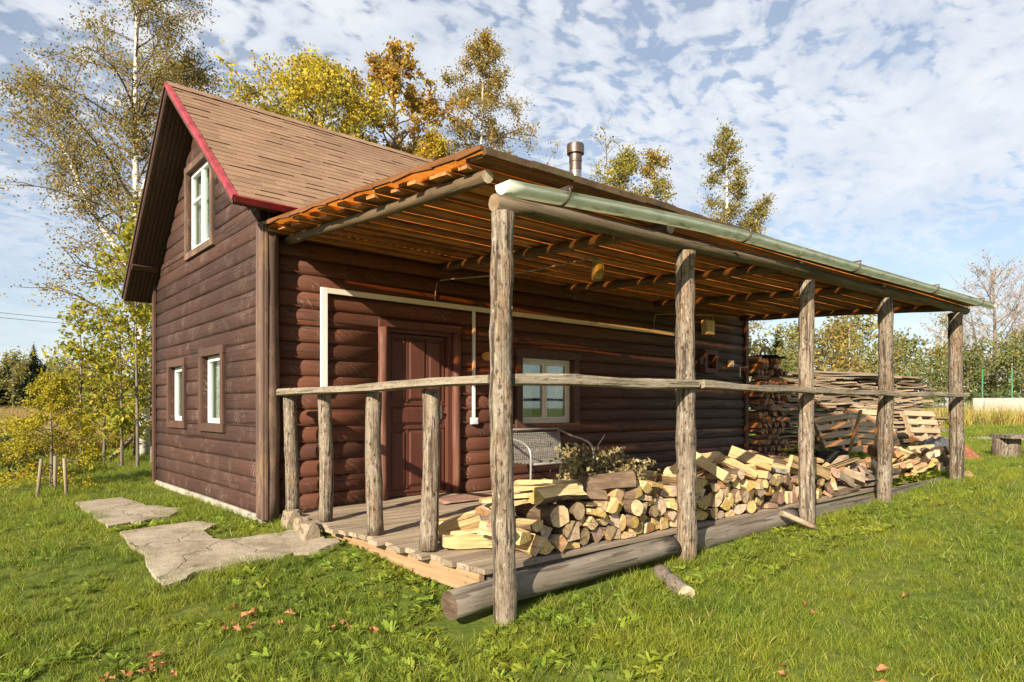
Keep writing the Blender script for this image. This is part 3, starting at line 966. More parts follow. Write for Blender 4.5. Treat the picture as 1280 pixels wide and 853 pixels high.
for side in (0, 1):
    expo = .124
    nrow = int(SL[side] / expo)
    for r_ in range(nrow + 1):
        x = RX0 + .055 - rn.uniform(0, .3)
        while x < RX1:
            w = rn.choice((.20, .25, .25, .30))
            xa, xb = max(x + .003, RX0 + .01), min(x + w - .003, RX1)
            if xb - xa > .03:
                s0 = r_ * expo + rn.uniform(-.004, .004); s1 = min(s0 + .150, SL[side] - .002)
                u = rn.choice((.0015, .002, .002, .0025, .009))
                q = [slope_pt(side, xa, s0, u - .008), slope_pt(side, xb, s0, u - .008), slope_pt(side, xb, s1, -.009), slope_pt(side, xa, s1, -.009),
                     slope_pt(side, xa, s0, u), slope_pt(side, xb, s0, u), slope_pt(side, xb, s1, -.003), slope_pt(side, xa, s1, -.003)]
                tabs.append((side, (q[0] - cam.location).length, q))
            x += w
fs = [(0, 1, 2, 3), (7, 6, 5, 4), (0, 4, 5, 1), (1, 5, 6, 2), (2, 6, 7, 3), (3, 7, 4, 0)]
near = sorted([t for t in tabs if t[0] == 0], key=lambda t: t[1])
for t in near[:300]:
    MB().add(t[2], [f[::-1] for f in fs]).build('shingle', M['shingle'], roof, tuple(t[2][0]))
mb = MB()
for t in near[300:]: mb.add(t[2], [f[::-1] for f in fs])
for t in tabs:
    if t[0] == 1: mb.add(t[2], fs)
mb.build('shingle_rows', M['shingle'], roof)['kind'] = 'stuff'
# ridge caps
x = RX0
while x < RX1:
    mb = MB(); xb = min(x + .30, RX1)
    q = [slope_pt(0, x, SL[0] - .13, .016), slope_pt(0, xb, SL[0] - .13, .010), Vector((xb, APY, APZ + .018)), Vector((x, APY, APZ + .024)), slope_pt(1, xb, SL[1] - .13, .010), slope_pt(1, x, SL[1] - .13, .016)]
    mb.add(q, [(0, 1, 2, 3), (3, 2, 4, 5)]).build('ridge_shingle', M['shingle'], roof)
    x += .245

# flue
fl = MB(); fx, fy = 7.1, 2.5
fl.lathe([(.118, 4.2), (.118, 5.72), (.121, 5.73), (.121, 5.76), (.118, 5.77)], 20, 0, (fx, fy, 0))
flue = fl.build('chimney', M['flue'], roof)
MB().lathe([(.121, 5.775), (.121, 5.93), (.128, 5.94), (.128, 6.08), (.168, 6.10), (.172, 6.10), (.172, 6.27), (.166, 6.29), (.0, 6.30)], 20, 0, (fx, fy, 0)).build('chimney_cap', M['flue_rust'], flue)

# trunking on the front wall
mb = MB(); mb.box((.56, -.085, 1.20), (.625, -.049, 2.30)); mb.build('cable_trunking', M['white_plastic'], cabin)
mb = MB(); mb.box((.627, -.085, 2.245), (6.8, -.049, 2.30)); mb.build('cable_trunking', M['cream_frame'], cabin)
mb = MB(); mb.box((2.545, -.078, .93), (2.575, -.049, 2.243)); mb.build('cable_trunking', M['white_plastic'], cabin)
mb = MB(); mb.box((2.515, -.095, .85), (2.605, -.049, .928)); mb.box((2.53, -.100, .865), (2.59, -.0955, .913)); mb.build('wall_socket', M['white_plastic'], cabin)

# ------------------------------------------------------------------ the porch
def roof_z(x, y):
    t = min(1.15, max(0, -y / 3.5))
    zi = 2.83 - .004 * x; zo = 2.53 + .008 * x
    return zi + (zo - zi) * t + .008 * math.sin(x * .9 + 1)


POSTS = [(.196, -3.41, -.24, 2.25, .070), (2.09, -3.44, -.16, 2.30, .076), (4.13, -3.475, -.12, 2.32, .073), (6.08, -3.52, -.11, 2.35, .080), (8.57, -3.59, -.03, 2.41, .090)]
porch = thing('lean_to_porch', (4.4, -1.7, 0), 'rough timber porch on round posts with amber lit board roof', 'porch')
for i, (x, y, z0, z1, r) in enumerate(POSTS):
    rn = random.Random(40 + i)
    nz = 26
    z0 = terr(x, y) - .12
    zs = [z0 + (z1 - z0) * j / (nz - 1) for j in range(nz)]
    ph = rn.uniform(0, 6)
    bend = rn.uniform(.006, .016)
    mb = MB()
    mb.tube([(x + bend * math.sin(z * 2.1 + ph), y + bend * math.cos(z * 1.7 + ph), z) for z in zs],
            [r * (1.04 - .05 * j / nz) * (1 + .05 * math.sin(j * 1.7 + ph) + rn.uniform(-.025, .025)) for j in range(nz)], 16, jit=.035, rnd=rn)
    po = mb.build('post', M['post'], porch, (x, y, z0))
    for _ in range(4):       # branch stubs
        z = rn.uniform(.15, 2.0); a = rn.uniform(0, 6.28); rr = r * .93
        d = Vector((math.cos(a), math.sin(a), .25))
        c = Vector((x + bend * math.sin(z * 2.1 + ph), y + bend * math.cos(z * 1.7 + ph), z))
        MB().tube([c + d * rr * .75, c + d * (rr - .004), c + d * (rr + .006)], [.024, .017, .009], 7, rnd=rn).build('branch_stub', M['post'], po)
# beam along the post tops
def beam_z(x): return 2.29 + .036 * min(x, 2.1) + .0175 * max(0, x - 2.1)
rn = random.Random(7)
bx_ = [.135 + i * 8.88 / 30 for i in range(31)]
mb = MB(); mb.tube([(x, -3.40 - .0215 * x + .012 * math.sin(x * 1.4), beam_z(x) + .010 * math.sin(x * 2)) for x in bx_], [.055 + rn.uniform(-.004, .004) for _ in bx_], 12, capmi=1, jit=.03, rnd=rn)
mb.build('beam', [M['beam'], M['split_grey']], porch, (-.06, -3.4, 2.3))
# rafters
for i, (xa, xb) in enumerate(((.20, .08), (2.05, 1.86), (4.05, 3.95), (6.05, 5.95), (8.55, 8.5))):
    rn = random.Random(60 + i)
    ts = [j / 12 for j in range(13)]
    pts = []
    for t in ts:
        y = -.06 - 3.36 * t - .022 * xb; x = xa + (xb - xa) * t
        pts.append((x + .01 * math.sin(t * 5 + i), y, roof_z(x, y) - .112 + .006 * math.sin(t * 7 + i)))
    mb = MB(); mb.tube(pts, [.046 + .004 * math.sin(j * 2 + i) for j in range(13)], 10, capmi=1, jit=.03, rnd=rn)
    mb.build('rafter', [M['rafter'], M['split_grey']], porch, pts[0])
# roof boards: an upper layer over the gaps of a lower layer
rn = random.Random(8)
XR = 9.15


def roof_board(y0, w, low):
    joints = [0] + rn.sample([3.1, 4.05, 5.2, 6.1, 7.0], 1) + [XR]
    for a, b in zip(joints, joints[1:]):
        x0 = a + (rn.uniform(-.045, .05) if a == 0 else .004)
        x1 = b - (rn.uniform(-.1, .1) if b == XR else .004)
        nx = 7; th = .024; vs = []
        for j in range(nx):
            x = x0 + (x1 - x0) * j / (nx - 1)
            sk = .024 * x
            wob = .008 * math.sin(x * 2.2 + y0 * 9)
            for yy, dz in ((y0 - sk + wob, 0), (y0 - w - sk + wob, 0), (y0 - w - sk + wob, 1), (y0 - sk + wob, 1)):
                vs.append((x, yy, roof_z(x, yy) - (.066 if low else .034) + dz * th))
        f_ = [(j * 4 + e, (j + 1) * 4 + e, (j + 1) * 4 + (e + 1) % 4, j * 4 + (e + 1) % 4) for j in range(nx - 1) for e in range(4)]
        f_ += [(3, 2, 1, 0), tuple((nx - 1) * 4 + e for e in range(4))]
        MB().add(vs, f_).build('roof_board', M['roof_board'], porch, (x0, y0, roof_z(x0, y0)))


yb = -.06
while yb > -3.40:
    wl = rn.uniform(.09, .185)
    roof_board(yb, min(wl, 3.5 + yb), True)
    up = yb - wl + rn.uniform(.004, .04)
    wu = min(rn.uniform(.11, .19), 3.50 + up)
    if wu > .03: roof_board(up, wu, False)
    yb = up - wu + rn.uniform(-.075, .012)
# corrugated sheets on the boards, each overlapping the next along x
sx = -.04
kx = 0
while sx < 9.2:
    x1 = min(sx + 1.1, 9.24)
    nx, ny = 12, 6
    vs = []
    for jy in range(ny):
        y = -.04 - 3.50 * jy / (ny - 1)
        for jx in range(nx * 2 + 1):
            x = sx + (x1 - sx) * jx / (nx * 2)
            yy = y - .024 * x * (jy / (ny - 1))
            vs.append((x, yy, roof_z(x, yy) + .004 + .010 * (jx % 2) + .004 * (kx % 2)))
    w_ = nx * 2 + 1
    fs_ = [(j * w_ + i, (j + 1) * w_ + i, (j + 1) * w_ + i + 1, j * w_ + i + 1) for j in range(ny - 1) for i in range(w_ - 1)]
    mb = MB().add(vs, fs_, 0, True)
    mb.build('roof_sheet', M['sheet'], porch)
    sx += 1.03; kx += 1
# edge boards: rake board at the gable end and eave board over the gutter
mb = MB()
rn = random.Random(5)
for j in range(14):
    ya, yb2 = -.03 - j * .25, -.03 - (j + 1) * .25 + .003
    za, zb = roof_z(-.05, ya), roof_z(-.05, yb2)
    dr = .010 * math.sin(j * 2.1)
    mb.add([(-.072, ya, za - .012 - dr), (-.072, yb2, zb - .012 + dr), (-.072, yb2, zb + .022), (-.072, ya, za + .022), (-.047, ya, za - .012 - dr), (-.047, yb2, zb - .012 + dr), (-.047, yb2, zb + .022), (-.047, ya, za + .022)],
           [(0, 1, 2, 3), (7, 6, 5, 4), (0, 4, 5, 1), (1, 5, 6, 2), (2, 6, 7, 3), (3, 7, 4, 0)])
mb.build('rake_board', M['rake'], porch)
mb = MB()
for j in range(26):
    xa, xb = -.046 + j * .357, -.046 + (j + 1) * .357 - .001
    for (yo, zl, zh) in ((-.02, -.030, .012),):
        ya, y2 = -3.55 - .024 * xa, -3.55 - .024 * xb
        za, zb = roof_z(xa, ya), roof_z(xb, y2)
        h = .006 * math.sin(j * 1.9)
        mb.add([(xa, ya, za + zl + h), (xb, y2, zb + zl + h), (xb, y2, zb + zh + h), (xa, ya, za + zh + h), (xa, ya + .03, za + zl + h), (xb, y2 + .03, zb + zl + h), (xb, y2 + .03, zb + zh + h), (xa, ya + .03, za + zh + h)],
               [(0, 1, 2, 3), (7, 6, 5, 4), (0, 4, 5, 1), (1, 5, 6, 2), (2, 6, 7, 3), (3, 7, 4, 0)])
mb.build('eave_board', M['felt'], porch)
# gutter: a real half pipe
gp = cubic([(-.02, -3.665, 2.315), (2.0, -3.70, 2.445), (4.2, -3.745, 2.492), (6.6, -3.80, 2.530), (9.28, -3.85, 2.575)], 40)
mb = MB(); ns = 9
for ri, r in enumerate((.066, .061)):
    for p in gp:
        for kk in range(ns):
            a = math.pi * kk / (ns - 1)
            mb.v.append((p.x, p.y - r * math.cos(a), p.z - r * math.sin(a)))
H = len(gp) * ns
for i in range(len(gp) - 1):
    for kk in range(ns - 1):
        a = i * ns + kk
        mb.f.append((a, a + ns, a + ns + 1, a + 1)); mb.mi.append(0); mb.sm.append(True)
        mb.f.append((H + a, H + a + 1, H + a + ns + 1, H + a + ns)); mb.mi.append(0); mb.sm.append(True)
    for kk in (0, ns - 1):
        a = i * ns + kk
        mb.f.append((a, a + ns, H + a + ns, H + a)); mb.mi.append(0); mb.sm.append(False)
e0 = tuple(range(ns)); e1 = tuple(H - ns + q for q in range(ns))
mb.f.append(e0); mb.mi.append(1); mb.sm.append(False)
mb.f.append(e1); mb.mi.append(1); mb.sm.append(False)
gut = mb.build('gutter', [M['gutter'], M['gutter_end']], porch)
for xg in (.42, 2.55, 4.6, 6.7, 8.7):
    p = min(gp, key=lambda q: abs(q.x - xg))
    mb = MB()
    arc = [(p.x, p.y - .071 * math.cos(math.pi * q / 8), p.z - .071 * math.sin(math.pi * q / 8)) for q in range(9)]
    arc = [(p.x - .01, p.y - .069, p.z + .025)] + arc + [(p.x, p.y + .075, p.z + .03)]
    mb.tube(arc, .007, 6)
    mb.box((p.x - .016, p.y - .075, p.z + .02), (p.x + .016, p.y + .105, p.z + .032))
    mb.build('gutter_bracket', M['flue_rust'], gut)
for xg in (3.4, 7.3):
    p = min(gp, key=lambda q: abs(q.x - xg))
    mb = MB()
    mb.tube([(p.x - .04, p.y, p.z - .001), (p.x + .04, p.y, p.z - .001)], .0685, 18, cap=False)
    mb.f = [f for f in mb.f if sum(mb.v[i][2] for i in f) / 4 < p.z - .012]; mb.mi = [0] * len(mb.f); mb.sm = [True] * len(mb.f)
    mb.build('gutter_joint', M['gutter'], gut)

# side rail, its short posts, front rails
RP = [(.165, -.26, .062), (.235, -.86, .060), (.26, -1.72, .063), (.275, -2.50, .064)]
for i, (x, y, r) in enumerate(RP):
    rn = random.Random(90 + i)
    nz = 12
    zt = 1.165 + .014 * (-y) * .6
    zs = [.021 + (zt - .021) * j / (nz - 1) for j in range(nz)]
    ph = rn.uniform(0, 6)
    MB().tube([(x + .012 * math.sin(z * 3 + ph), y + .006 * math.cos(z * 4 + ph), z) for z in zs], [r * (1.08 - .1 * j / nz + rn.uniform(-.03, .03)) for j in range(nz)], 12, jit=.05, rnd=rn).build('rail_post', M['post'], porch, (x, y, .02))


def pole_rail(name, a, b, h, w, seed, mat, n=16):
    rn = random.Random(seed)
    a = Vector(a); b = Vector(b); d = (b - a); L = d.length; d.normalize()
    s = d.cross(Vector((0, 0, 1))).normalized(); up = Vector((0, 0, 1))
    mb = MB(); base = []
    prof = [(-.5, -.38), (-.25, -.52), (.25, -.52), (.5, -.36), (.5, .30), (.40, .5), (-.40, .5), (-.5, .32)]
    ph = rn.uniform(0, 6)
    for i in range(n):
        t = i / (n - 1)
        c = a + d * L * t + up * (.005 * math.sin(t * 9 + ph)) + s * (.008 * math.sin(t * 6 + ph))
        hh = h * (1 + .09 * math.sin(t * 11 + ph) + rn.uniform(-.06, .06)); ww = w * (1 + .1 * math.sin(t * 8 + ph))
        for px2, pz2 in prof:
            mb.v.append(tuple(c + s * px2 * ww + up * (pz2 * hh) + up * rn.uniform(-.002, .002)))
    k = len(prof)
    for i in range(n - 1):
        for e in range(k):
            mb.f.append((i * k + e, i * k + (e + 1) % k, (i + 1) * k + (e + 1) % k, (i + 1) * k + e)); mb.mi.append(0); mb.sm.append(False)
    mb.f.append(tuple(range(k))[::-1]); mb.mi.append(0); mb.sm.append(False)
    mb.f.append(tuple((n - 1) * k + e for e in range(k))); mb.mi.append(0); mb.sm.append(False)
    return mb.build(name, mat, porch, tuple(a))


pole_rail('rail', (.11, -.20, 1.195), (.205, -3.335, 1.228), .060, .12, 1, M['rail'])
pole_rail('rail', (.27, -3.415, 1.228), (2.10, -3.445 - .075, 1.232), .070, .09, 2, M['rail_x'])
pole_rail('rail', (2.16, -3.52, 1.235), (4.20, -3.555, 1.215), .060, .08, 3, M['rail_x'])
pole_rail('rail', (4.05, -3.56, 1.218), (6.14, -3.605, 1.215), .055, .07, 4, M['rail_x'])
pole_rail('rail', (6.16, -3.605, 1.215), (8.72, -3.69, 1.235), .055, .07, 5, M['rail_x'])

# deck
rn = random.Random(21)
y = -.115
while y > -3.2:
    w = rn.uniform(.13, .165)
    x0 = .13 + .02 * (-y) + rn.uniform(-.045, .05); x1 = 8.1 + rn.uniform(-.05, .05)
    cut_ = rn.choice((2.4, 3.1, 3.6, 4.4))
    for a, b in ((x0, cut_), (cut_ + .004, x1)):
        mb = MB(); dz = rn.uniform(-.006, .003)
        n_ = 6; vs = []
        for j in range(n_):
            x = a + (b - a) * j / (n_ - 1); wv_ = .003 * math.sin(x * 3 + y * 11)
            j1 = rn.uniform(-.004, .004); j2 = rn.uniform(-.004, .004)
            vs += [(x, y + j1, -.022 + dz), (x, y - w + .010 + j2, -.022 + dz), (x, y - w + .010 + j2, .012 + dz + wv_), (x, y - w * .5, .017 + dz + wv_), (x, y + j1, .012 + dz + wv_)]
        f_ = [(j * 5 + e, (j + 1) * 5 + e, (j + 1) * 5 + (e + 1) % 5, j * 5 + (e + 1) % 5) for j in range(n_ - 1) for e in range(5)]
        f_ += [(4, 3, 2, 1, 0), tuple((n_ - 1) * 5 + e for e in range(5))]
        mb.add(vs, f_).build('deck_board', M['deck'], porch, (a, y, 0))
    y -= w
mb = MB(); mb.box((.235, -3.13, -.175), (.275, -.75, -.030)); mb.build('rim_board', M['rim'], porch, (.25, -2, -.1))
mb = MB(); mb.box((.30, -3.17, -.17), (8.0, -3.125, -.030)); mb.build('rim_board', M['sill_log'], porch, (.3, -3.15, -.1))
for x in (1.3, 2.6, 4.0, 5.4, 6.8):
    MB().box((x, -3.12, -.14), (x + .08, -.08, -.026)).build('joist', M['sill_log'], porch)
mb = MB(); mb.box((4.25, -3.43, -.16), (6.0, -3.37, .02), jit=.01, rnd=rn); mb.build('edge_plank', M['sill_log'], porch, (4.2, -3.4, 0))
mb = MB(); mb.box((6.17, -3.46, -.16), (8.48, -3.40, .045), jit=.01, rnd=rn); mb.build('edge_plank', M['sill_log'], porch, (6.2, -3.4, 0))
# ------------------------------------------------------------------ firewood
def proto_mesh(kind, seed, L):
    """one piece of firewood about its own centre, long axis Y: material slots 0 bark, 1 split face, 2 cut end"""
    rn = random.Random(seed)
    prof = []                      # (x, z, material of the side that starts here)
    if kind == 'round':
        r = rn.uniform(.042, .078)
        prof = [(r * math.cos(a) * rn.uniform(.93, 1.07), r * math.sin(a) * rn.uniform(.93, 1.07), 0) for a in [2 * math.pi * i / 11 for i in range(11)]]
    elif kind == 'half':
        r = rn.uniform(.068, .095)
        prof = [(r * math.cos(a), r * math.sin(a) * .92, 0) for a in [math.pi * i / 6 for i in range(7)]]
        prof[-1] = (*prof[-1][:2], 1)
        prof.append((rn.uniform(-.02, .02), rn.uniform(-.014, .008), 1))
    elif kind == 'quarter':
        r = rn.uniform(.088, .132); sp = rn.uniform(1.15, 1.75); a0 = math.pi / 2 - sp / 2
        prof = [(r * math.cos(a0 + sp * i / 5), r * math.sin(a0 + sp * i / 5), 0) for i in range(6)]
        prof[-1] = (*prof[-1][:2], 1)
        prof.append((rn.uniform(-.012, .012), rn.uniform(-.005, .02), 1))
    elif kind == 'chunk':
        w, h = rn.uniform(.042, .07), rn.uniform(.038, .058)
        prof = [(-w, -h * rn.uniform(.7, 1), 1), (0, -h * rn.uniform(.9, 1.2), 1), (w, -h * rn.uniform(.7, 1), 1), (w * rn.uniform(.8, 1.1), h * rn.uniform(.5, 1), 1), (-w * rn.uniform(.3, .6), h * rn.uniform(.9, 1.2), 1)]
    else:                          # board / long
        w, h = rn.uniform(.05, .08), rn.uniform(.014, .024)
        prof = [(-w, -h, 1), (w, -h * rn.uniform(.6, 1), 1), (w * rn.uniform(.85, 1), h * rn.uniform(.4, 1), 1), (0, h * rn.uniform(.9, 1.3), 0 if rn.random() < .5 else 1), (-w, h * rn.uniform(.4, 1), 1)]
    cx = sum(p[0] for p in prof) / len(prof); cz = sum(p[1] for p in prof) / len(prof)
    k = len(prof); V = []; F = []; MI = []
    nr = 5
    tx, tz = rn.uniform(-.012, .012), rn.uniform(-.012, .012)
    ta, tb = rn.uniform(-.25, .25), rn.uniform(-.25, .25)
    for j in range(nr):
        t = j / (nr - 1) - .5
        sc = 1 + rn.uniform(-.07, .07)
        bend = (.25 - t * t)
        for x, z, m_ in prof:
            x0, z0 = (x - cx) * sc, (z - cz) * sc
            yy = L * t
            if j == 0: yy += x0 * ta
            if j == nr - 1: yy += z0 * tb
            V.append((x0 + bend * tx * 2 + rn.uniform(-.005, .005), yy, z0 + bend * tz * 2 + rn.uniform(-.005, .005)))
    for j in range(nr - 1):
        for i in range(k):
            F.append((j * k + i, j * k + (i + 1) % k, (j + 1) * k + (i + 1) % k, (j + 1) * k + i)); MI.append(prof[i][2])
    F.append(tuple(range(k))[::-1]); MI.append(2)
    F.append(tuple((nr - 1) * k + i for i in range(k))); MI.append(2)
    return V, [f[::-1] for f in F], MI


KINDS = []
for i in range(4): KINDS.append(('round', 100 + i, .44))       # 0-3
for i in range(4): KINDS.append(('half', 200 + i, .44))        # 4-7
for i in range(5): KINDS.append(('quarter', 300 + i, .43))     # 8-12
for i in range(3): KINDS.append(('chunk', 400 + i, .40))       # 13-15
for i in range(3): KINDS.append(('board', 500 + i, .42))       # 16-18
for i in range(4): KINDS.append(('long', 600 + i, (1.1, 1.35, .95, .8)[i]))   # 19-22
LOOK = {}      # (shape, finish) -> mesh
FIN = {'pine': ('bark_brown', 'split', 'end'), 'birch': ('bark_birch', 'split_pale', 'end'), 'pale': ('bark_brown', 'split_pale', 'end'),
       'grey': ('bark_brown', 'split_grey', 'end_red'), 'red': ('bark_brown', 'split_red', 'end_red')}
WORD = {'round': 'round log', 'half': 'half round split log', 'quarter': 'wedge shaped split log', 'chunk': 'blocky split log', 'board': 'thin split board', 'long': 'long rough slab'}
LOOKWORD = {'pine': 'yellow brown', 'birch': 'white barked birch', 'pale': 'pale fresh', 'grey': 'weathered grey', 'red': 'reddish brown'}


def firewood(idx, fin, loc, q, where, group, cat='firewood', name='firewood_log', single=None):
    key = (idx, fin)
    if key not in LOOK:
        V, F, MI = proto_mesh(*KINDS[idx])
        mb = MB(); mb.v = V; mb.f = F; mb.mi = MI; mb.sm = [False] * len(F)
        LOOK[key] = mb.mesh(name, [M[x] for x in FIN[fin]])
    kind = KINDS[idx][0]
    nm = {'board': 'split_board', 'long': 'rough_slab'}.get(kind, 'firewood_log')
    o = bpy.data.objects.new(nm, LOOK[key])
    o.rotation_mode = 'QUATERNION'
    o.location = loc; o.rotation_quaternion = q
    link(o)
    tag(o, single or f"{LOOKWORD[fin]} {WORD[kind]} {where}", cat, None if single else group)
    return o


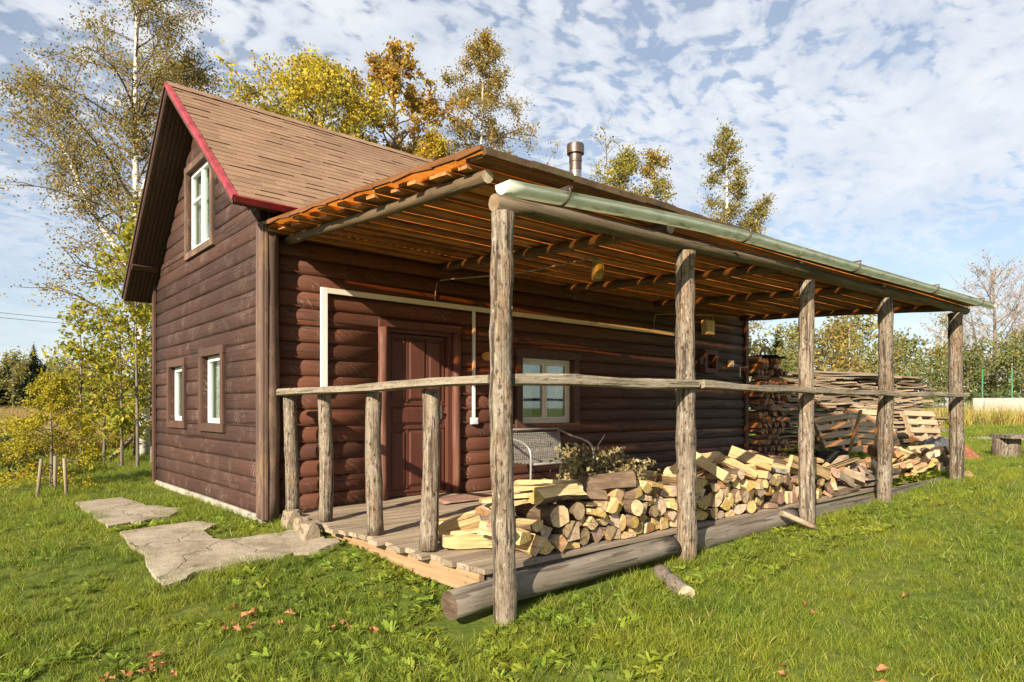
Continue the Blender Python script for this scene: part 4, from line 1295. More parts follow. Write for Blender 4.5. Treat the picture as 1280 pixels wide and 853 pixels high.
WHERE = {'a': ('in the pile between the first two porch posts', 'firewood piled between the first two porch posts'),
         'b': ('in the pile running on from the second post', 'firewood piled between the second and third porch posts'),
         'c': ('in the low heap past the third post', 'slabs and logs heaped between the third and fourth porch posts'),
         'd': ('in the tumbled heap beside the last post', 'firewood tumbled beside the last porch post')}
POSES = [
    ('a', 8, 'birch', 0.81, -2.97, 0.052, 0.113, 0.028, 0.993, -0.008),
    ('a', 16, 'pale', 1.059, -2.954, 0.048, 1.0, 0.003, 0.008, 0.021),
    ('a', 1, 'birch', 1.198, -2.945, 0.088, 0.995, -0.012, 0.093, 0.018),
    ('a', 13, 'grey', 1.381, -2.938, 0.088, 0.865, 0.007, 0.501, -0.006),
    ('a', 17, 'pine', 1.704, -2.975, 0.043, 1.0, -0.002, 0.011, -0.007),
    ('a', 15, 'pale', 1.841, -2.956, 0.073, 0.106, -0.004, 0.994, -0.003),
    ('a', 15, 'grey', 2.008, -2.956, 0.059, 0.999, 0.006, -0.044, 0.002),
    ('a', 13, 'grey', 0.917, -3.005, 0.088, 0.923, 0.01, 0.383, -0.018),
    ('a', 10, 'pine', 1.053, -2.973, 0.147, 0.906, -0.004, -0.424, 0.009),
    ('a', 9, 'pale', 1.298, -2.945, 0.153, 0.013, 0.006, -1.0, 0.016),
    ('a', 12, 'pine', 1.577, -2.945, 0.068, 0.941, -0.007, -0.337, -0.021),
    ('a', 2, 'pale', 1.773, -2.976, 0.146, 0.808, -0.013, -0.588, -0.036),
    ('a', 11, 'pale', 1.939, -2.923, 0.159, 0.998, 0.015, 0.052, 0.007),
    ('a', 15, 'pine', 2.125, -2.932, 0.085, 0.55, -0.02, -0.835, -0.004),
    ('a', 16, 'pale', 0.732, -2.985, 0.1, 0.889, -0.006, -0.455, -0.041),
    ('a', 7, 'pale', 1.001, -2.981, 0.193, 0.908, -0.003, -0.419, -0.008),
    ('a', 16, 'birch', 1.198, -2.919, 0.19, 0.234, 0.008, 0.972, -0.012),
    ('a', 8, 'pine', 1.499, -2.958, 0.116, 1.0, 0.009, 0.008, -0.009),
    ('a', 5, 'pale', 1.686, -2.922, 0.13, 0.6, 0.017, 0.799, -0.007),
    ('a', 9, 'pine', 1.882, -2.949, 0.238, 0.914, 0.021, -0.406, 0.005),
    ('a', 2, 'pale', 2.057, -2.951, 0.182, 0.961, -0.023, -0.276, 0.008),
    ('a', 8, 'pine', 0.835, -2.911, 0.171, 0.56, -0.016, -0.827, -0.035),
    ('a', 1, 'pine', 1.152, -2.945, 0.273, 0.868, -0.018, 0.496, -0.029),
    ('a', 9, 'pale', 1.428, -2.95, 0.176, 0.096, 0.005, -0.995, 0.004),
    ('a', 10, 'pale', 1.606, -2.918, 0.186, 0.817, 0.016, 0.576, -0.015),
    ('a', 1, 'pale', 1.777, -2.987, 0.262, 0.454, -0.011, -0.891, -0.02),
    ('a', 17, 'pine', 2.026, -2.939, 0.249, 0.084, -0.007, 0.996, -0.03),
    ('a', 15, 'pale', 0.601, -2.952, 0.168, 0.996, 0.041, -0.052, 0.053),
    ('a', 3, 'pine', 0.922, -2.982, 0.286, 0.183, 0.039, 0.982, 0.005),
    ('a', 16, 'pine', 1.31, -2.991, 0.262, 0.99, -0.002, 0.142, 0.007),
    ('a', 7, 'pine', 1.521, -2.962, 0.277, 0.346, 0.002, 0.938, -0.004),
    ('a', 12, 'pine', 1.773, -2.996, 0.382, 0.849, 0.016, -0.527, -0.005),
    ('a', 16, 'pine', 1.906, -2.972, 0.327, 0.998, 0.015, 0.058, -0.003),
    ('a', 4, 'pale', 0.727, -2.938, 0.206, 0.089, -0.018, 0.995, -0.035),
    ('a', 18, 'birch', 1.305, -2.924, 0.309, 0.069, 0.024, -0.997, 0.018),
    ('a', 12, 'pine', 1.436, -2.937, 0.28, 0.353, -0.027, 0.935, -0.015),
    ('a', 13, 'pine', 1.66, -2.913, 0.264, 0.851, -0.005, -0.524, -0.025),
    ('a', 9, 'pale', 1.903, -2.994, 0.39, 0.02, -0.0, -1.0, -0.008),
    ('a', 11, 'birch', 2.025, -2.924, 0.378, 0.996, 0.017, -0.09, -0.012),
    ('b', 13, 'pine', 2.224, -2.945, 0.077, 0.709, 0.021, 0.705, -0.014),
    ('b', 13, 'pine', 2.382, -2.948, 0.062, 0.999, -0.009, -0.003, -0.032),
    ('b', 6, 'pine', 2.539, -2.897, 0.065, 0.999, -0.009, 0.01, -0.029),
    ('b', 6, 'pale', 2.783, -2.911, 0.073, 0.211, -0.045, -0.976, 0.013),
    ('b', 8, 'pine', 2.921, -2.968, 0.072, 0.397, -0.019, -0.918, -0.009),
    ('b', 5, 'birch', 3.056, -2.957, 0.064, 0.999, 0.002, 0.016, -0.035),
    ('b', 4, 'pine', 3.252, -2.944, 0.055, 0.998, 0.002, -0.018, -0.059),
    ('b', 6, 'pine', 3.407, -2.946, 0.068, 0.018, 0.046, 0.999, -0.01),
    ('b', 1, 'pale', 3.559, -2.982, 0.081, 0.007, -0.016, -1.0, 0.006),
    ('b', 2, 'grey', 3.684, -2.924, 0.073, 0.414, 0.007, 0.91, 0.001),
    ('b', 10, 'grey', 3.873, -2.911, 0.09, 0.925, 0.011, -0.381, 0.013),
    ('b', 16, 'grey', 4.021, -2.974, 0.048, 1.0, 0.003, 0.009, 0.004),
    ('b', 6, 'grey', 4.267, -2.909, 0.065, 0.999, -0.01, 0.009, 0.044),
    ('b', 4, 'pale', 4.436, -2.919, 0.082, 0.588, -0.033, 0.808, 0.026),
    ('b', 10, 'grey', 4.554, -2.939, 0.088, 0.918, -0.001, 0.396, 0.015),
    ('b', 8, 'grey', 4.779, -2.983, 0.05, 0.064, -0.033, 0.997, -0.007),
    ('b', 8, 'pine', 4.955, -2.919, 0.049, 0.012, 0.005, -1.0, 0.001),
    ('b', 3, 'pine', 5.219, -2.893, 0.102, 0.15, 0.119, -0.981, 0.026),
    ('b', 12, 'pine', 2.308, -2.953, 0.147, 0.999, -0.005, 0.008, -0.036),
    ('b', 9, 'pine', 2.476, -2.92, 0.166, 0.996, -0.031, 0.076, -0.038),
    ('b', 8, 'birch', 2.652, -2.921, 0.077, 0.284, -0.044, -0.958, 0.014),
    ('b', 15, 'pine', 2.826, -2.968, 0.18, 0.326, 0.014, 0.945, -0.024),
    ('b', 6, 'pale', 3.011, -2.96, 0.196, 0.5, 0.011, 0.866, -0.016),
    ('b', 10, 'pale', 3.147, -2.956, 0.117, 0.063, -0.005, -0.998, 0.008),
    ('b', 18, 'pine', 3.339, -2.95, 0.125, 0.063, 0.037, 0.997, -0.012),
    ('b', 1, 'birch', 3.473, -2.973, 0.185, 0.917, 0.003, 0.398, -0.022),
    ('b', 18, 'grey', 3.663, -2.933, 0.152, 0.995, 0.011, 0.094, 0.018),
    ('b', 14, 'pale', 3.793, -2.956, 0.13, 0.261, 0.022, -0.965, 0.002),
    ('b', 13, 'grey', 3.949, -2.966, 0.196, 1.0, -0.008, -0.016, 0.009),
    ('b', 1, 'grey', 4.141, -2.982, 0.115, 0.028, 0.016, -0.999, -0.005),
    ('b', 10, 'grey', 4.338, -2.898, 0.13, 0.513, 0.036, -0.856, 0.049),
    ('b', 15, 'pale', 4.556, -2.918, 0.191, 0.109, 0.019, -0.994, 0.003),
    ('b', 6, 'grey', 4.67, -2.932, 0.103, 0.639, -0.018, 0.769, 0.022),
    ('b', 13, 'pine', 4.855, -2.964, 0.118, 0.913, -0.019, 0.406, 0.019),
    ('b', 9, 'birch', 5.09, -2.967, 0.103, 0.344, -0.01, 0.934, 0.099),
    ('b', 3, 'pale', 2.189, -2.901, 0.213, 0.478, -0.003, -0.878, 0.01),
    ('b', 14, 'pale', 2.34, -2.955, 0.218, 0.701, -0.016, -0.713, -0.005),
    ('b', 17, 'pale', 2.579, -2.916, 0.179, 0.198, -0.039, -0.979, 0.012),
    ('b', 7, 'pale', 2.716, -2.976, 0.195, 0.096, 0.022, 0.995, -0.006),
    ('b', 7, 'pine', 2.938, -2.916, 0.222, 0.857, -0.022, -0.515, -0.017),
    ('b', 8, 'birch', 3.128, -2.952, 0.23, 0.427, -0.01, 0.904, -0.014),
    ('b', 11, 'pine', 3.248, -2.968, 0.181, 0.763, 0.019, 0.645, -0.032),
    ('b', 8, 'pale', 3.327, -2.971, 0.208, 0.843, -0.016, -0.537, -0.032),
    ('b', 8, 'grey', 3.576, -2.978, 0.249, 0.998, 0.038, -0.054, 0.005),
    ('b', 7, 'birch', 3.728, -2.991, 0.227, 0.059, -0.011, -0.997, -0.055),
    ('b', 12, 'pale', 3.847, -2.938, 0.191, 0.391, 0.015, -0.92, 0.005),
    ('b', 12, 'pine', 4.07, -2.924, 0.211, 0.99, -0.005, 0.143, 0.003),
    ('b', 16, 'pine', 4.264, -2.932, 0.191, 0.727, -0.014, 0.687, 0.016),
    ('b', 12, 'grey', 4.445, -2.944, 0.202, 0.458, 0.028, -0.888, 0.031),
    ('b', 10, 'pine', 4.608, -2.959, 0.289, 0.97, 0.013, -0.24, 0.016),
    ('b', 2, 'birch', 4.787, -2.931, 0.194, 0.93, 0.001, 0.367, 0.013),
    ('b', 10, 'pale', 4.979, -2.911, 0.186, 0.121, -0.102, 0.986, 0.05),
    ('b', 14, 'pine', 5.289, -2.918, 0.223, 0.972, -0.042, 0.231, 0.01),
    ('b', 7, 'pale', 2.253, -2.897, 0.317, 0.991, -0.018, 0.131, 0.01),
    ('b', 5, 'pine', 2.46, -2.897, 0.249, 0.977, -0.057, -0.205, 0.012),
    ('b', 4, 'pale', 2.587, -2.911, 0.264, 0.608, -0.035, -0.793, -0.0),
    ('b', 15, 'pale', 2.804, -2.924, 0.296, 0.158, -0.037, -0.987, 0.001),
    ('b', 5, 'pine', 2.939, -2.966, 0.321, 0.09, 0.002, -0.996, -0.015),
    ('b', 18, 'pine', 3.197, -2.949, 0.262, 0.653, -0.013, 0.757, -0.029),
    ('b', 14, 'pine', 3.288, -2.912, 0.288, 0.934, -0.007, -0.357, -0.023),
    ('b', 14, 'birch', 3.429, -2.939, 0.314, 0.679, -0.069, -0.729, -0.059),
    ('b', 14, 'pine', 3.689, -3.015, 0.312, 0.596, 0.127, -0.793, 0.005),
    ('b', 0, 'pale', 3.844, -2.982, 0.29, 0.404, -0.038, -0.914, -0.021),
    ('b', 0, 'pale', 3.968, -2.99, 0.305, 0.669, -0.03, 0.742, 0.016),
    ('b', 7, 'pine', 4.181, -2.923, 0.212, 0.95, -0.008, 0.309, 0.042),
    ('b', 1, 'grey', 4.35, -2.95, 0.272, 0.974, -0.042, 0.223, 0.029),
    ('b', 15, 'pale', 4.474, -2.906, 0.303, 0.077, -0.03, 0.996, -0.018),
    ('b', 12, 'pale', 4.697, -2.971, 0.238, 0.625, 0.029, -0.78, 0.001),
    ('b', 16, 'birch', 4.86, -2.997, 0.236, 0.942, 0.046, 0.306, 0.127),
    ('b', 0, 'pale', 5.166, -2.967, 0.222, 0.43, 0.044, 0.902, 0.024),
    ('b', 15, 'grey', 2.138, -2.922, 0.338, 0.893, -0.01, -0.447, 0.047),
    ('b', 9, 'pale', 2.37, -2.937, 0.337, 0.959, -0.023, 0.282, -0.02),
    ('b', 4, 'pine', 2.505, -2.889, 0.342, 0.986, -0.038, -0.157, -0.032),
    ('b', 11, 'birch', 2.697, -2.946, 0.267, 0.4, 0.031, 0.916, -0.01),
    ('b', 12, 'pine', 2.813, -2.937, 0.363, 0.101, -0.007, 0.995, -0.003),
    ('b', 4, 'grey', 3.103, -2.936, 0.329, 0.998, -0.008, 0.045, -0.046),
    ('b', 11, 'pine', 3.242, -2.979, 0.369, 0.17, -0.011, 0.985, -0.029),
    ('b', 2, 'pale', 3.386, -2.993, 0.416, 0.639, -0.067, -0.765, -0.055),
    ('b', 14, 'birch', 3.54, -3.013, 0.35, 0.293, 0.01, -0.943, -0.158),
    ('b', 10, 'pine', 3.766, -2.898, 0.373, 0.132, 0.019, -0.99, 0.051),
    ('b', 12, 'pale', 3.916, -2.984, 0.359, 0.152, 0.011, 0.988, 0.016),
    ('b', 8, 'pine', 4.085, -2.977, 0.275, 0.117, -0.032, 0.993, 0.013),
    ('b', 8, 'birch', 4.217, -2.961, 0.327, 0.942, 0.018, 0.335, 0.02),
    ('b', 8, 'pine', 4.395, -2.893, 0.355, 0.024, -0.147, 0.988, -0.04),
    ('b', 14, 'birch', 4.601, -2.954, 0.388, 0.098, -0.06, 0.993, -0.001),
    ('b', 11, 'pale', 4.776, -3.0, 0.314, 0.024, -0.049, 0.995, 0.089),
    ('b', 4, 'pine', 5.059, -2.936, 0.27, 0.135, 0.012, -0.991, 0.018),
    ('b', 4, 'pine', 5.369, -2.894, 0.284, 0.952, -0.097, 0.24, -0.164),
    ('a', 14, 'pale', 0.498, -2.777, 0.075, 0.833, 0.049, -0.072, 0.546),
    ('a', 13, 'pale', 0.475, -2.924, 0.068, 0.477, 0.502, -0.593, 0.41),
    ('a', 15, 'pale', 0.462, -3.081, 0.059, 0.735, 0.041, -0.033, 0.676),
    ('a', 14, 'pale', 0.31, -2.788, 0.178, 0.242, -0.511, 0.816, 0.121),
    ('a', 13, 'pale', 0.53, -2.651, 0.077, 0.618, -0.34, 0.618, 0.348),
    ('a', 17, 'pale', 0.559, -2.511, 0.096, 0.926, -0.152, 0.19, 0.289),
    ('a', 15, 'pale', 0.656, -2.32, 0.058, 0.243, 0.041, 0.004, -0.969),
    ('a', 13, 'pale', 0.765, -2.118, 0.084, 0.495, -0.434, -0.307, -0.687),
    ('a', 14, 'pale', 0.819, -2.009, 0.073, 0.599, -0.059, -0.058, -0.797),
    ('a', 15, 'pale', 0.47, -2.17, 0.116, 0.679, 0.177, -0.025, -0.712),
    ('a', 14, 'pale', 0.464, -1.957, 0.125, 0.683, 0.028, -0.175, -0.709),
    ('a', 15, 'pale', 0.319, -2.938, 0.225, 0.154, -0.11, -0.167, 0.968),
    ('a', 9, 'grey', 0.51, -3.004, 0.258, 0.031, -0.931, 0.36, 0.039),
    ('a', 16, 'grey', 0.764, -2.738, 0.35, 0.694, -0.107, -0.049, 0.711),
    ('a', 10, 'pale', 0.955, -3.132, 0.4, 0.08, 0.707, -0.699, 0.068),
    ('a', 5, 'pine', 1.329, -2.974, 0.377, 0.481, -0.0, 0.01, -0.877),
    ('a', 5, 'pine', 1.397, -2.773, 0.378, 0.017, -0.621, 0.783, -0.018),
    ('a', 13, 'pine', 1.695, -2.902, 0.364, 0.765, 0.005, -0.643, -0.031),
    ('a', 18, 'pale', 0.427, -2.579, 0.183, 0.57, -0.065, 0.165, 0.802),
    ('a', 15, 'pale', 0.584, -2.395, 0.143, 0.818, -0.319, 0.379, 0.294),
    ('a', 18, 'pale', 0.757, -2.927, 0.373, 0.773, -0.053, -0.009, 0.632),
    ('a', 17, 'pale', 1.075, -2.81, 0.438, 0.061, -0.802, 0.594, 0.026),
    ('a', 17, 'pale', 1.361, -2.877, 0.446, 0.345, -0.018, -0.014, 0.938),
    ('a', 9, 'pale', 1.603, -3.041, 0.468, 0.414, 0.404, 0.134, -0.805),
    ('a', 18, 'pale', 0.689, -2.899, 0.408, 0.855, -0.063, 0.028, 0.515),
    ('a', 18, 'pale', 0.856, -2.929, 0.463, 0.839, 0.003, 0.024, 0.544),
    ('a', 18, 'pale', 1.034, -2.891, 0.488, 0.857, -0.034, 0.074, 0.508),
    ('b', 14, 'birch', 2.275, -2.787, 0.436, 0.526, -0.403, 0.624, 0.414),
    ('b', 17, 'pine', 2.561, -2.88, 0.401, 0.022, 0.328, 0.008, 0.944),
    ('b', 9, 'birch', 3.075, -2.696, 0.419, 0.558, -0.476, 0.436, 0.522),
    ('b', 14, 'birch', 3.161, -2.862, 0.451, 0.748, -0.185, -0.013, 0.637),
    ('b', 9, 'birch', 3.522, -2.744, 0.524, 0.063, 0.708, -0.701, 0.059),
    ('b', 10, 'birch', 3.882, -3.005, 0.513, 0.755, -0.01, 0.59, 0.285),
    ('b', 9, 'birch', 4.152, -3.05, 0.415, 0.164, 0.524, -0.835, -0.008),
    ('b', 9, 'grey', 4.378, -2.234, 0.054, 0.005, 0.952, 0.307, -0.016),
    ('b', 14, 'birch', 4.974, -2.859, 0.383, 0.36, -0.478, 0.514, 0.615),
    ('b', 17, 'pine', 2.042, -2.985, 0.427, 0.996, 0.022, 0.082, 0.029),
    ('b', 10, 'pine', 2.689, -2.982, 0.352, 0.259, 0.028, 0.965, 0.009),
    ('b', 14, 'birch', 2.9, -2.844, 0.502, 0.329, -0.707, 0.454, 0.432),
    ('b', 9, 'birch', 3.118, -3.009, 0.477, 0.234, -0.969, 0.01, -0.081),
    ('b', 14, 'birch', 3.51, -3.075, 0.461, 0.486, -0.095, 0.199, -0.846),
    ('b', 0, 'birch', 3.916, -2.908, 0.568, 0.036, 0.911, 0.203, -0.356),
    ('b', 0, 'grey', 4.213, -3.008, 0.503, 0.741, -0.095, 0.392, 0.537),
    ('b', 19, 'grey', 4.245, -2.745, 0.458, 0.036, 0.707, -0.706, 0.02),
    ('b', 20, 'pine', 4.596, -2.957, 0.486, 0.782, 0.082, -0.063, 0.614),
    ('b', 21, 'pine', 4.833, -3.198, 0.388, 0.527, 0.573, -0.472, 0.413),
    ('c', 22, 'grey', 6.954, -2.909, 0.045, 0.718, -0.019, 0.024, 0.695),
    ('c', 22, 'pine', 6.687, -2.762, 0.045, 0.669, -0.019, 0.021, 0.743),
    ('c', 22, 'grey', 6.83, -3.038, 0.047, 0.737, 0.001, -0.009, 0.676),
    ('c', 20, 'grey', 6.272, -3.076, 0.071, 0.749, 0.018, -0.044, 0.66),
    ('c', 19, 'grey', 6.926, -3.136, 0.137, 0.706, 0.023, 0.003, 0.708),
    ('c', 22, 'grey', 6.538, -2.919, 0.1, 0.629, -0.067, 0.077, 0.771),
    ('c', 22, 'pine', 5.697, -2.873, 0.052, 0.089, -0.678, 0.725, 0.083),
    ('c', 20, 'pine', 6.194, -1.938, 0.083, 0.511, 0.489, -0.491, 0.509),
    ('c', 21, 'pine', 5.95, -2.73, 0.07, 0.706, -0.022, -0.018, 0.708),
    ('c', 22, 'grey', 5.482, -2.101, 0.084, 0.067, -0.767, -0.632, -0.089),
    ('c', 21, 'grey', 6.169, -2.849, 0.134, 0.775, -0.059, 0.038, 0.627),
    ('c', 19, 'grey', 6.793, -2.827, 0.171, 0.747, 0.172, -0.17, 0.619),
    ('c', 21, 'pine', 6.735, -2.44, 0.045, 0.64, -0.001, -0.001, 0.768),
    ('c', 19, 'grey', 6.234, -2.77, 0.216, 0.704, 0.154, -0.193, 0.666),
    ('c', 22, 'grey', 6.135, -2.97, 0.168, 0.631, -0.003, -0.114, 0.767),
    ('c', 21, 'grey', 5.808, -2.407, 0.041, 0.025, 0.789, -0.614, 0.032),
    ('c', 20, 'grey', 6.158, -2.889, 0.228, 0.654, -0.106, -0.033, 0.749),
    ('c', 22, 'pine', 6.024, -2.795, 0.236, 0.623, 0.12, -0.203, 0.746),
    ('c', 19, 'grey', 5.377, -2.17, 0.039, 0.002, -0.768, 0.64, 0.002),
    ('c', 22, 'grey', 5.754, -3.163, 0.067, 0.691, 0.136, -0.167, 0.69),
    ('c', 21, 'grey', 6.317, -2.853, 0.307, 0.634, -0.093, -0.042, 0.766),
    ('c', 21, 'pine', 6.052, -2.95, 0.315, 0.019, 0.65, -0.752, 0.11),
    ('c', 22, 'grey', 6.686, -3.058, 0.226, 0.251, -0.685, 0.548, 0.409),
    ('c', 5, 'grey', 5.431, -3.021, 0.206, 0.435, -0.104, -0.837, -0.316),
    ('c', 0, 'grey', 5.478, -2.829, 0.153, 0.774, -0.323, 0.436, 0.327),
    ('c', 14, 'pine', 5.634, -3.092, 0.18, 0.531, -0.045, -0.148, 0.833),
    ('c', 9, 'grey', 5.754, -3.159, 0.208, 0.187, -0.584, 0.683, 0.396),
    ('c', 9, 'grey', 6.117, -3.114, 0.217, 0.674, -0.168, 0.418, 0.586),
    ('c', 0, 'pine', 6.528, -2.944, 0.297, 0.554, -0.417, -0.52, -0.499),
    ('c', 14, 'grey', 6.496, -3.028, 0.23, 0.418, -0.583, 0.436, 0.544),
    ('c', 0, 'pine', 7.358, -3.167, 0.184, 0.069, 0.7, -0.709, 0.054),
    ('c', 14, 'grey', 6.253, -2.146, 0.068, 0.453, -0.481, -0.673, -0.332),
    ('c', 0, 'grey', 7.046, -2.775, 0.103, 0.719, 0.28, -0.342, 0.536),
    ('c', 14, 'grey', 7.5, -2.754, 0.139, 0.432, -0.634, -0.608, -0.202),
    ('c', 9, 'grey', 7.446, -2.879, 0.057, 0.105, 0.339, -0.934, 0.052),
    ('c', 0, 'grey', 7.991, -3.06, 0.14, 0.538, 0.191, 0.645, -0.509),
    ('c', 14, 'grey', 7.915, -2.733, 0.186, 0.194, 0.655, -0.688, -0.244),
    ('d', 6, 'pale', 8.481, -2.734, 0.047, 0.023, 0.956, 0.269, -0.117),
    ('d', 9, 'red', 8.357, -2.589, 0.168, 0.677, 0.28, -0.136, 0.666),
    ('d', 5, 'pale', 8.511, -2.366, 0.044, 0.538, -0.004, -0.004, -0.843),
    ('d', 15, 'red', 8.317, -3.008, 0.037, 0.507, -0.032, 0.026, 0.861),
    ('d', 12, 'pine', 9.717, -2.341, 0.026, 0.042, -0.546, -0.836, -0.033),
    ('d', 15, 'pale', 8.893, -2.949, 0.038, 1.0, 0.006, 0.002, 0.019),
    ('d', 12, 'pale', 9.233, -2.837, 0.026, 0.05, -0.327, -0.943, -0.018),
    ('d', 6, 'pine', 10.142, -2.309, 0.055, 0.199, -0.62, -0.747, -0.135),
    ('d', 15, 'pine', 8.908, -2.619, 0.038, 0.877, -0.017, 0.042, 0.478),
    ('d', 9, 'pale', 10.172, -2.615, 0.038, 0.099, -0.78, 0.605, 0.125),
    ('d', 8, 'pine', 8.672, -3.069, 0.111, 0.559, -0.404, 0.131, 0.713),
    ('d', 8, 'pine', 10.354, -2.895, 0.033, 0.013, -0.989, 0.074, 0.124),
    ('d', 13, 'pine', 8.852, -2.408, 0.106, 0.118, 0.989, -0.026, -0.082),
    ('d', 10, 'pine', 9.075, -2.418, 0.153, 0.677, 0.333, -0.06, 0.654),
    ('d', 11, 'red', 9.421, -2.764, 0.049, 0.048, 0.924, -0.379, -0.033),
    ('d', 10, 'pine', 9.167, -3.078, 0.103, 0.206, 0.807, -0.552, 0.043),
    ('d', 6, 'red', 9.616, -3.04, 0.045, 0.504, 0.003, 0.013, -0.864),
    ('d', 10, 'pine', 9.875, -2.669, 0.134, 0.886, 0.111, -0.415, -0.174),
    ('d', 12, 'pine', 8.606, -2.783, 0.094, 0.048, -0.628, -0.764, 0.138),
    ('d', 15, 'pale', 9.763, -2.634, 0.063, 0.138, -0.718, 0.145, 0.667),
    ('d', 8, 'pine', 10.213, -2.951, 0.135, 0.616, 0.425, 0.102, -0.656),
    ('d', 13, 'pine', 8.969, -2.694, 0.182, 0.012, 0.658, -0.316, -0.684),
    ('d', 5, 'pale', 10.077, -2.419, 0.111, 0.88, 0.219, 0.217, -0.361),
    ('d', 15, 'pine', 9.663, -2.575, 0.169, 0.618, 0.091, -0.509, 0.592),
    ('d', 14, 'pine', 8.571, -2.673, 0.124, 0.104, 0.753, -0.642, -0.1),
    ('d', 14, 'pale', 8.298, -2.466, 0.072, 0.656, -0.303, 0.254, 0.642),
    ('d', 4, 'pine', 9.654, -2.896, 0.07, 0.027, -0.509, 0.854, 0.105),
    ('d', 12, 'pale', 8.44, -3.056, 0.048, 0.252, -0.748, 0.463, 0.403),
    ('d', 15, 'pine', 9.786, -2.383, 0.127, 0.741, -0.113, -0.517, -0.413),
    ('d', 14, 'pine', 9.503, -3.007, 0.14, 0.035, 0.793, -0.25, 0.555),
    ('d', 12, 'pine', 8.932, -2.806, 0.136, 0.642, -0.217, 0.384, 0.628),
    ('d', 5, 'pine', 8.731, -2.423, 0.115, 0.017, 0.047, 0.14, 0.989),
    ('d', 10, 'pine', 9.524, -3.168, 0.243, 0.466, 0.688, -0.528, 0.177),
    ('d', 15, 'pine', 10.111, -2.397, 0.234, 0.527, -0.469, -0.533, -0.467),
    ('d', 4, 'pine', 9.42, -2.987, 0.176, 0.733, -0.085, -0.636, -0.226),
    ('d', 10, 'pale', 10.22, -2.686, 0.125, 0.571, -0.326, -0.595, -0.462),
    ('d', 10, 'pine', 9.277, -2.811, 0.153, 0.29, -0.426, 0.841, -0.168),
    ('d', 13, 'pine', 9.311, -2.64, 0.116, 0.422, 0.044, -0.187, -0.886),
    ('d', 10, 'pine', 8.928, -1.433, 0.068, 0.368, 0.365, 0.154, -0.841),
    ('d', 15, 'pine', 8.639, -2.864, 0.139, 0.796, 0.267, 0.064, 0.539),
    ('d', 4, 'pine', 9.491, -2.617, 0.125, 0.059, -0.827, -0.447, -0.336),
    ('d', 4, 'pine', 8.434, -2.265, 0.101, 0.687, -0.225, -0.096, -0.685),
    ('d', 8, 'pale', 10.101, -2.814, 0.159, 0.245, -0.542, 0.696, 0.403),
    ('d', 5, 'pine', 9.127, -2.607, 0.18, 0.056, -0.895, 0.262, 0.357),
    ('d', 9, 'pine', 10.179, -3.023, 0.129, 0.416, -0.596, 0.678, 0.106),
    ('d', 6, 'red', 8.52, -2.988, 0.17, 0.093, -0.652, 0.75, -0.066),
    ('d', 11, 'red', 9.094, -2.292, 0.216, 0.812, -0.561, -0.081, -0.14),
    ('d', 13, 'pine', 9.144, -2.751, 0.245, 0.935, 0.069, 0.34, -0.07),
    ('d', 6, 'pale', 10.105, -3.159, 0.228, 0.211, -0.392, 0.67, -0.594),
    ('d', 6, 'pale', 8.955, -3.042, 0.211, 0.178, -0.296, 0.404, 0.847),
    ('d', 11, 'pine', 8.512, -3.144, 0.156, 0.245, -0.679, 0.681, 0.127),
    ('d', 11, 'red', 8.937, -2.421, 0.304, 0.909, 0.152, 0.389, 0.022),
    ('d', 10, 'red', 10.221, -2.554, 0.205, 0.828, -0.335, -0.398, 0.208),
    ('d', 9, 'pine', 9.763, -2.988, 0.259, 0.526, -0.134, -0.802, 0.249),
    ('d', 5, 'pine', 9.299, -2.696, 0.263, 0.249, -0.062, -0.944, 0.209),
    ('d', 14, 'red', 8.355, -2.468, 0.178, 0.499, -0.44, -0.556, -0.498),
    ('d', 15, 'pine', 9.607, -3.051, 0.227, 0.338, -0.393, 0.619, 0.59),
    ('d', 8, 'red', 8.707, -2.768, 0.24, 0.386, 0.823, -0.326, 0.259),
    ('d', 4, 'pine', 9.652, -2.411, 0.177, 0.134, -0.251, 0.908, -0.307),
    ('d', 9, 'pale', 9.253, -3.051, 0.325, 0.484, -0.013, -0.177, 0.857),
    ('d', 15, 'pine', 9.102, -1.202, 0.037, 0.796, -0.02, 0.036, 0.604),
    ('d', 15, 'pine', 9.563, -2.953, 0.367, 0.013, 0.938, 0.304, 0.167),
    ('d', 11, 'pine', 10.092, -3.018, 0.221, 0.797, -0.009, -0.482, -0.365),
    ('d', 6, 'pine', 10.004, -2.971, 0.253, 0.908, 0.221, 0.241, -0.262),
    ('d', 14, 'pine', 9.403, -2.538, 0.262, 0.472, -0.174, -0.074, -0.861),
    ('d', 4, 'pine', 8.637, -2.427, 0.194, 0.007, -0.096, 0.097, 0.991),
    ('d', 13, 'pine', 9.829, -2.899, 0.294, 0.922, -0.25, 0.28, 0.097),
    ('d', 13, 'pine', 8.798, -2.404, 0.216, 0.2, -0.114, 0.966, -0.12),
    ('d', 11, 'pine', 9.599, -2.789, 0.3, 0.082, -0.508, 0.854, -0.076),
    ('d', 14, 'pale', 9.482, -2.379, 0.143, 0.463, 0.081, -0.814, 0.34),
    ('d', 6, 'red', 9.039, -2.563, 0.301, 0.698, 0.139, 0.637, -0.295),
    ('d', 9, 'pine', 10.583, -3.051, 0.163, 0.157, 0.745, 0.512, 0.398),
    ('d', 4, 'pine', 8.837, -2.511, 0.369, 0.253, -0.073, -0.123, 0.957),
    ('d', 15, 'pale', 9.833, -2.759, 0.364, 0.913, -0.11, 0.15, 0.362),
    ('d', 11, 'pine', 9.367, -3.551, 0.026, 0.003, -0.584, -0.812, -0.008),
    ('d', 12, 'pale', 9.563, -2.387, 0.244, 0.027, 0.244, -0.932, 0.268),
    ('d', 10, 'pine', 8.209, -2.94, 0.131, 0.17, 0.959, 0.17, 0.15),
    ('d', 15, 'pine', 9.047, -2.786, 0.316, 0.201, -0.849, 0.108, 0.476),
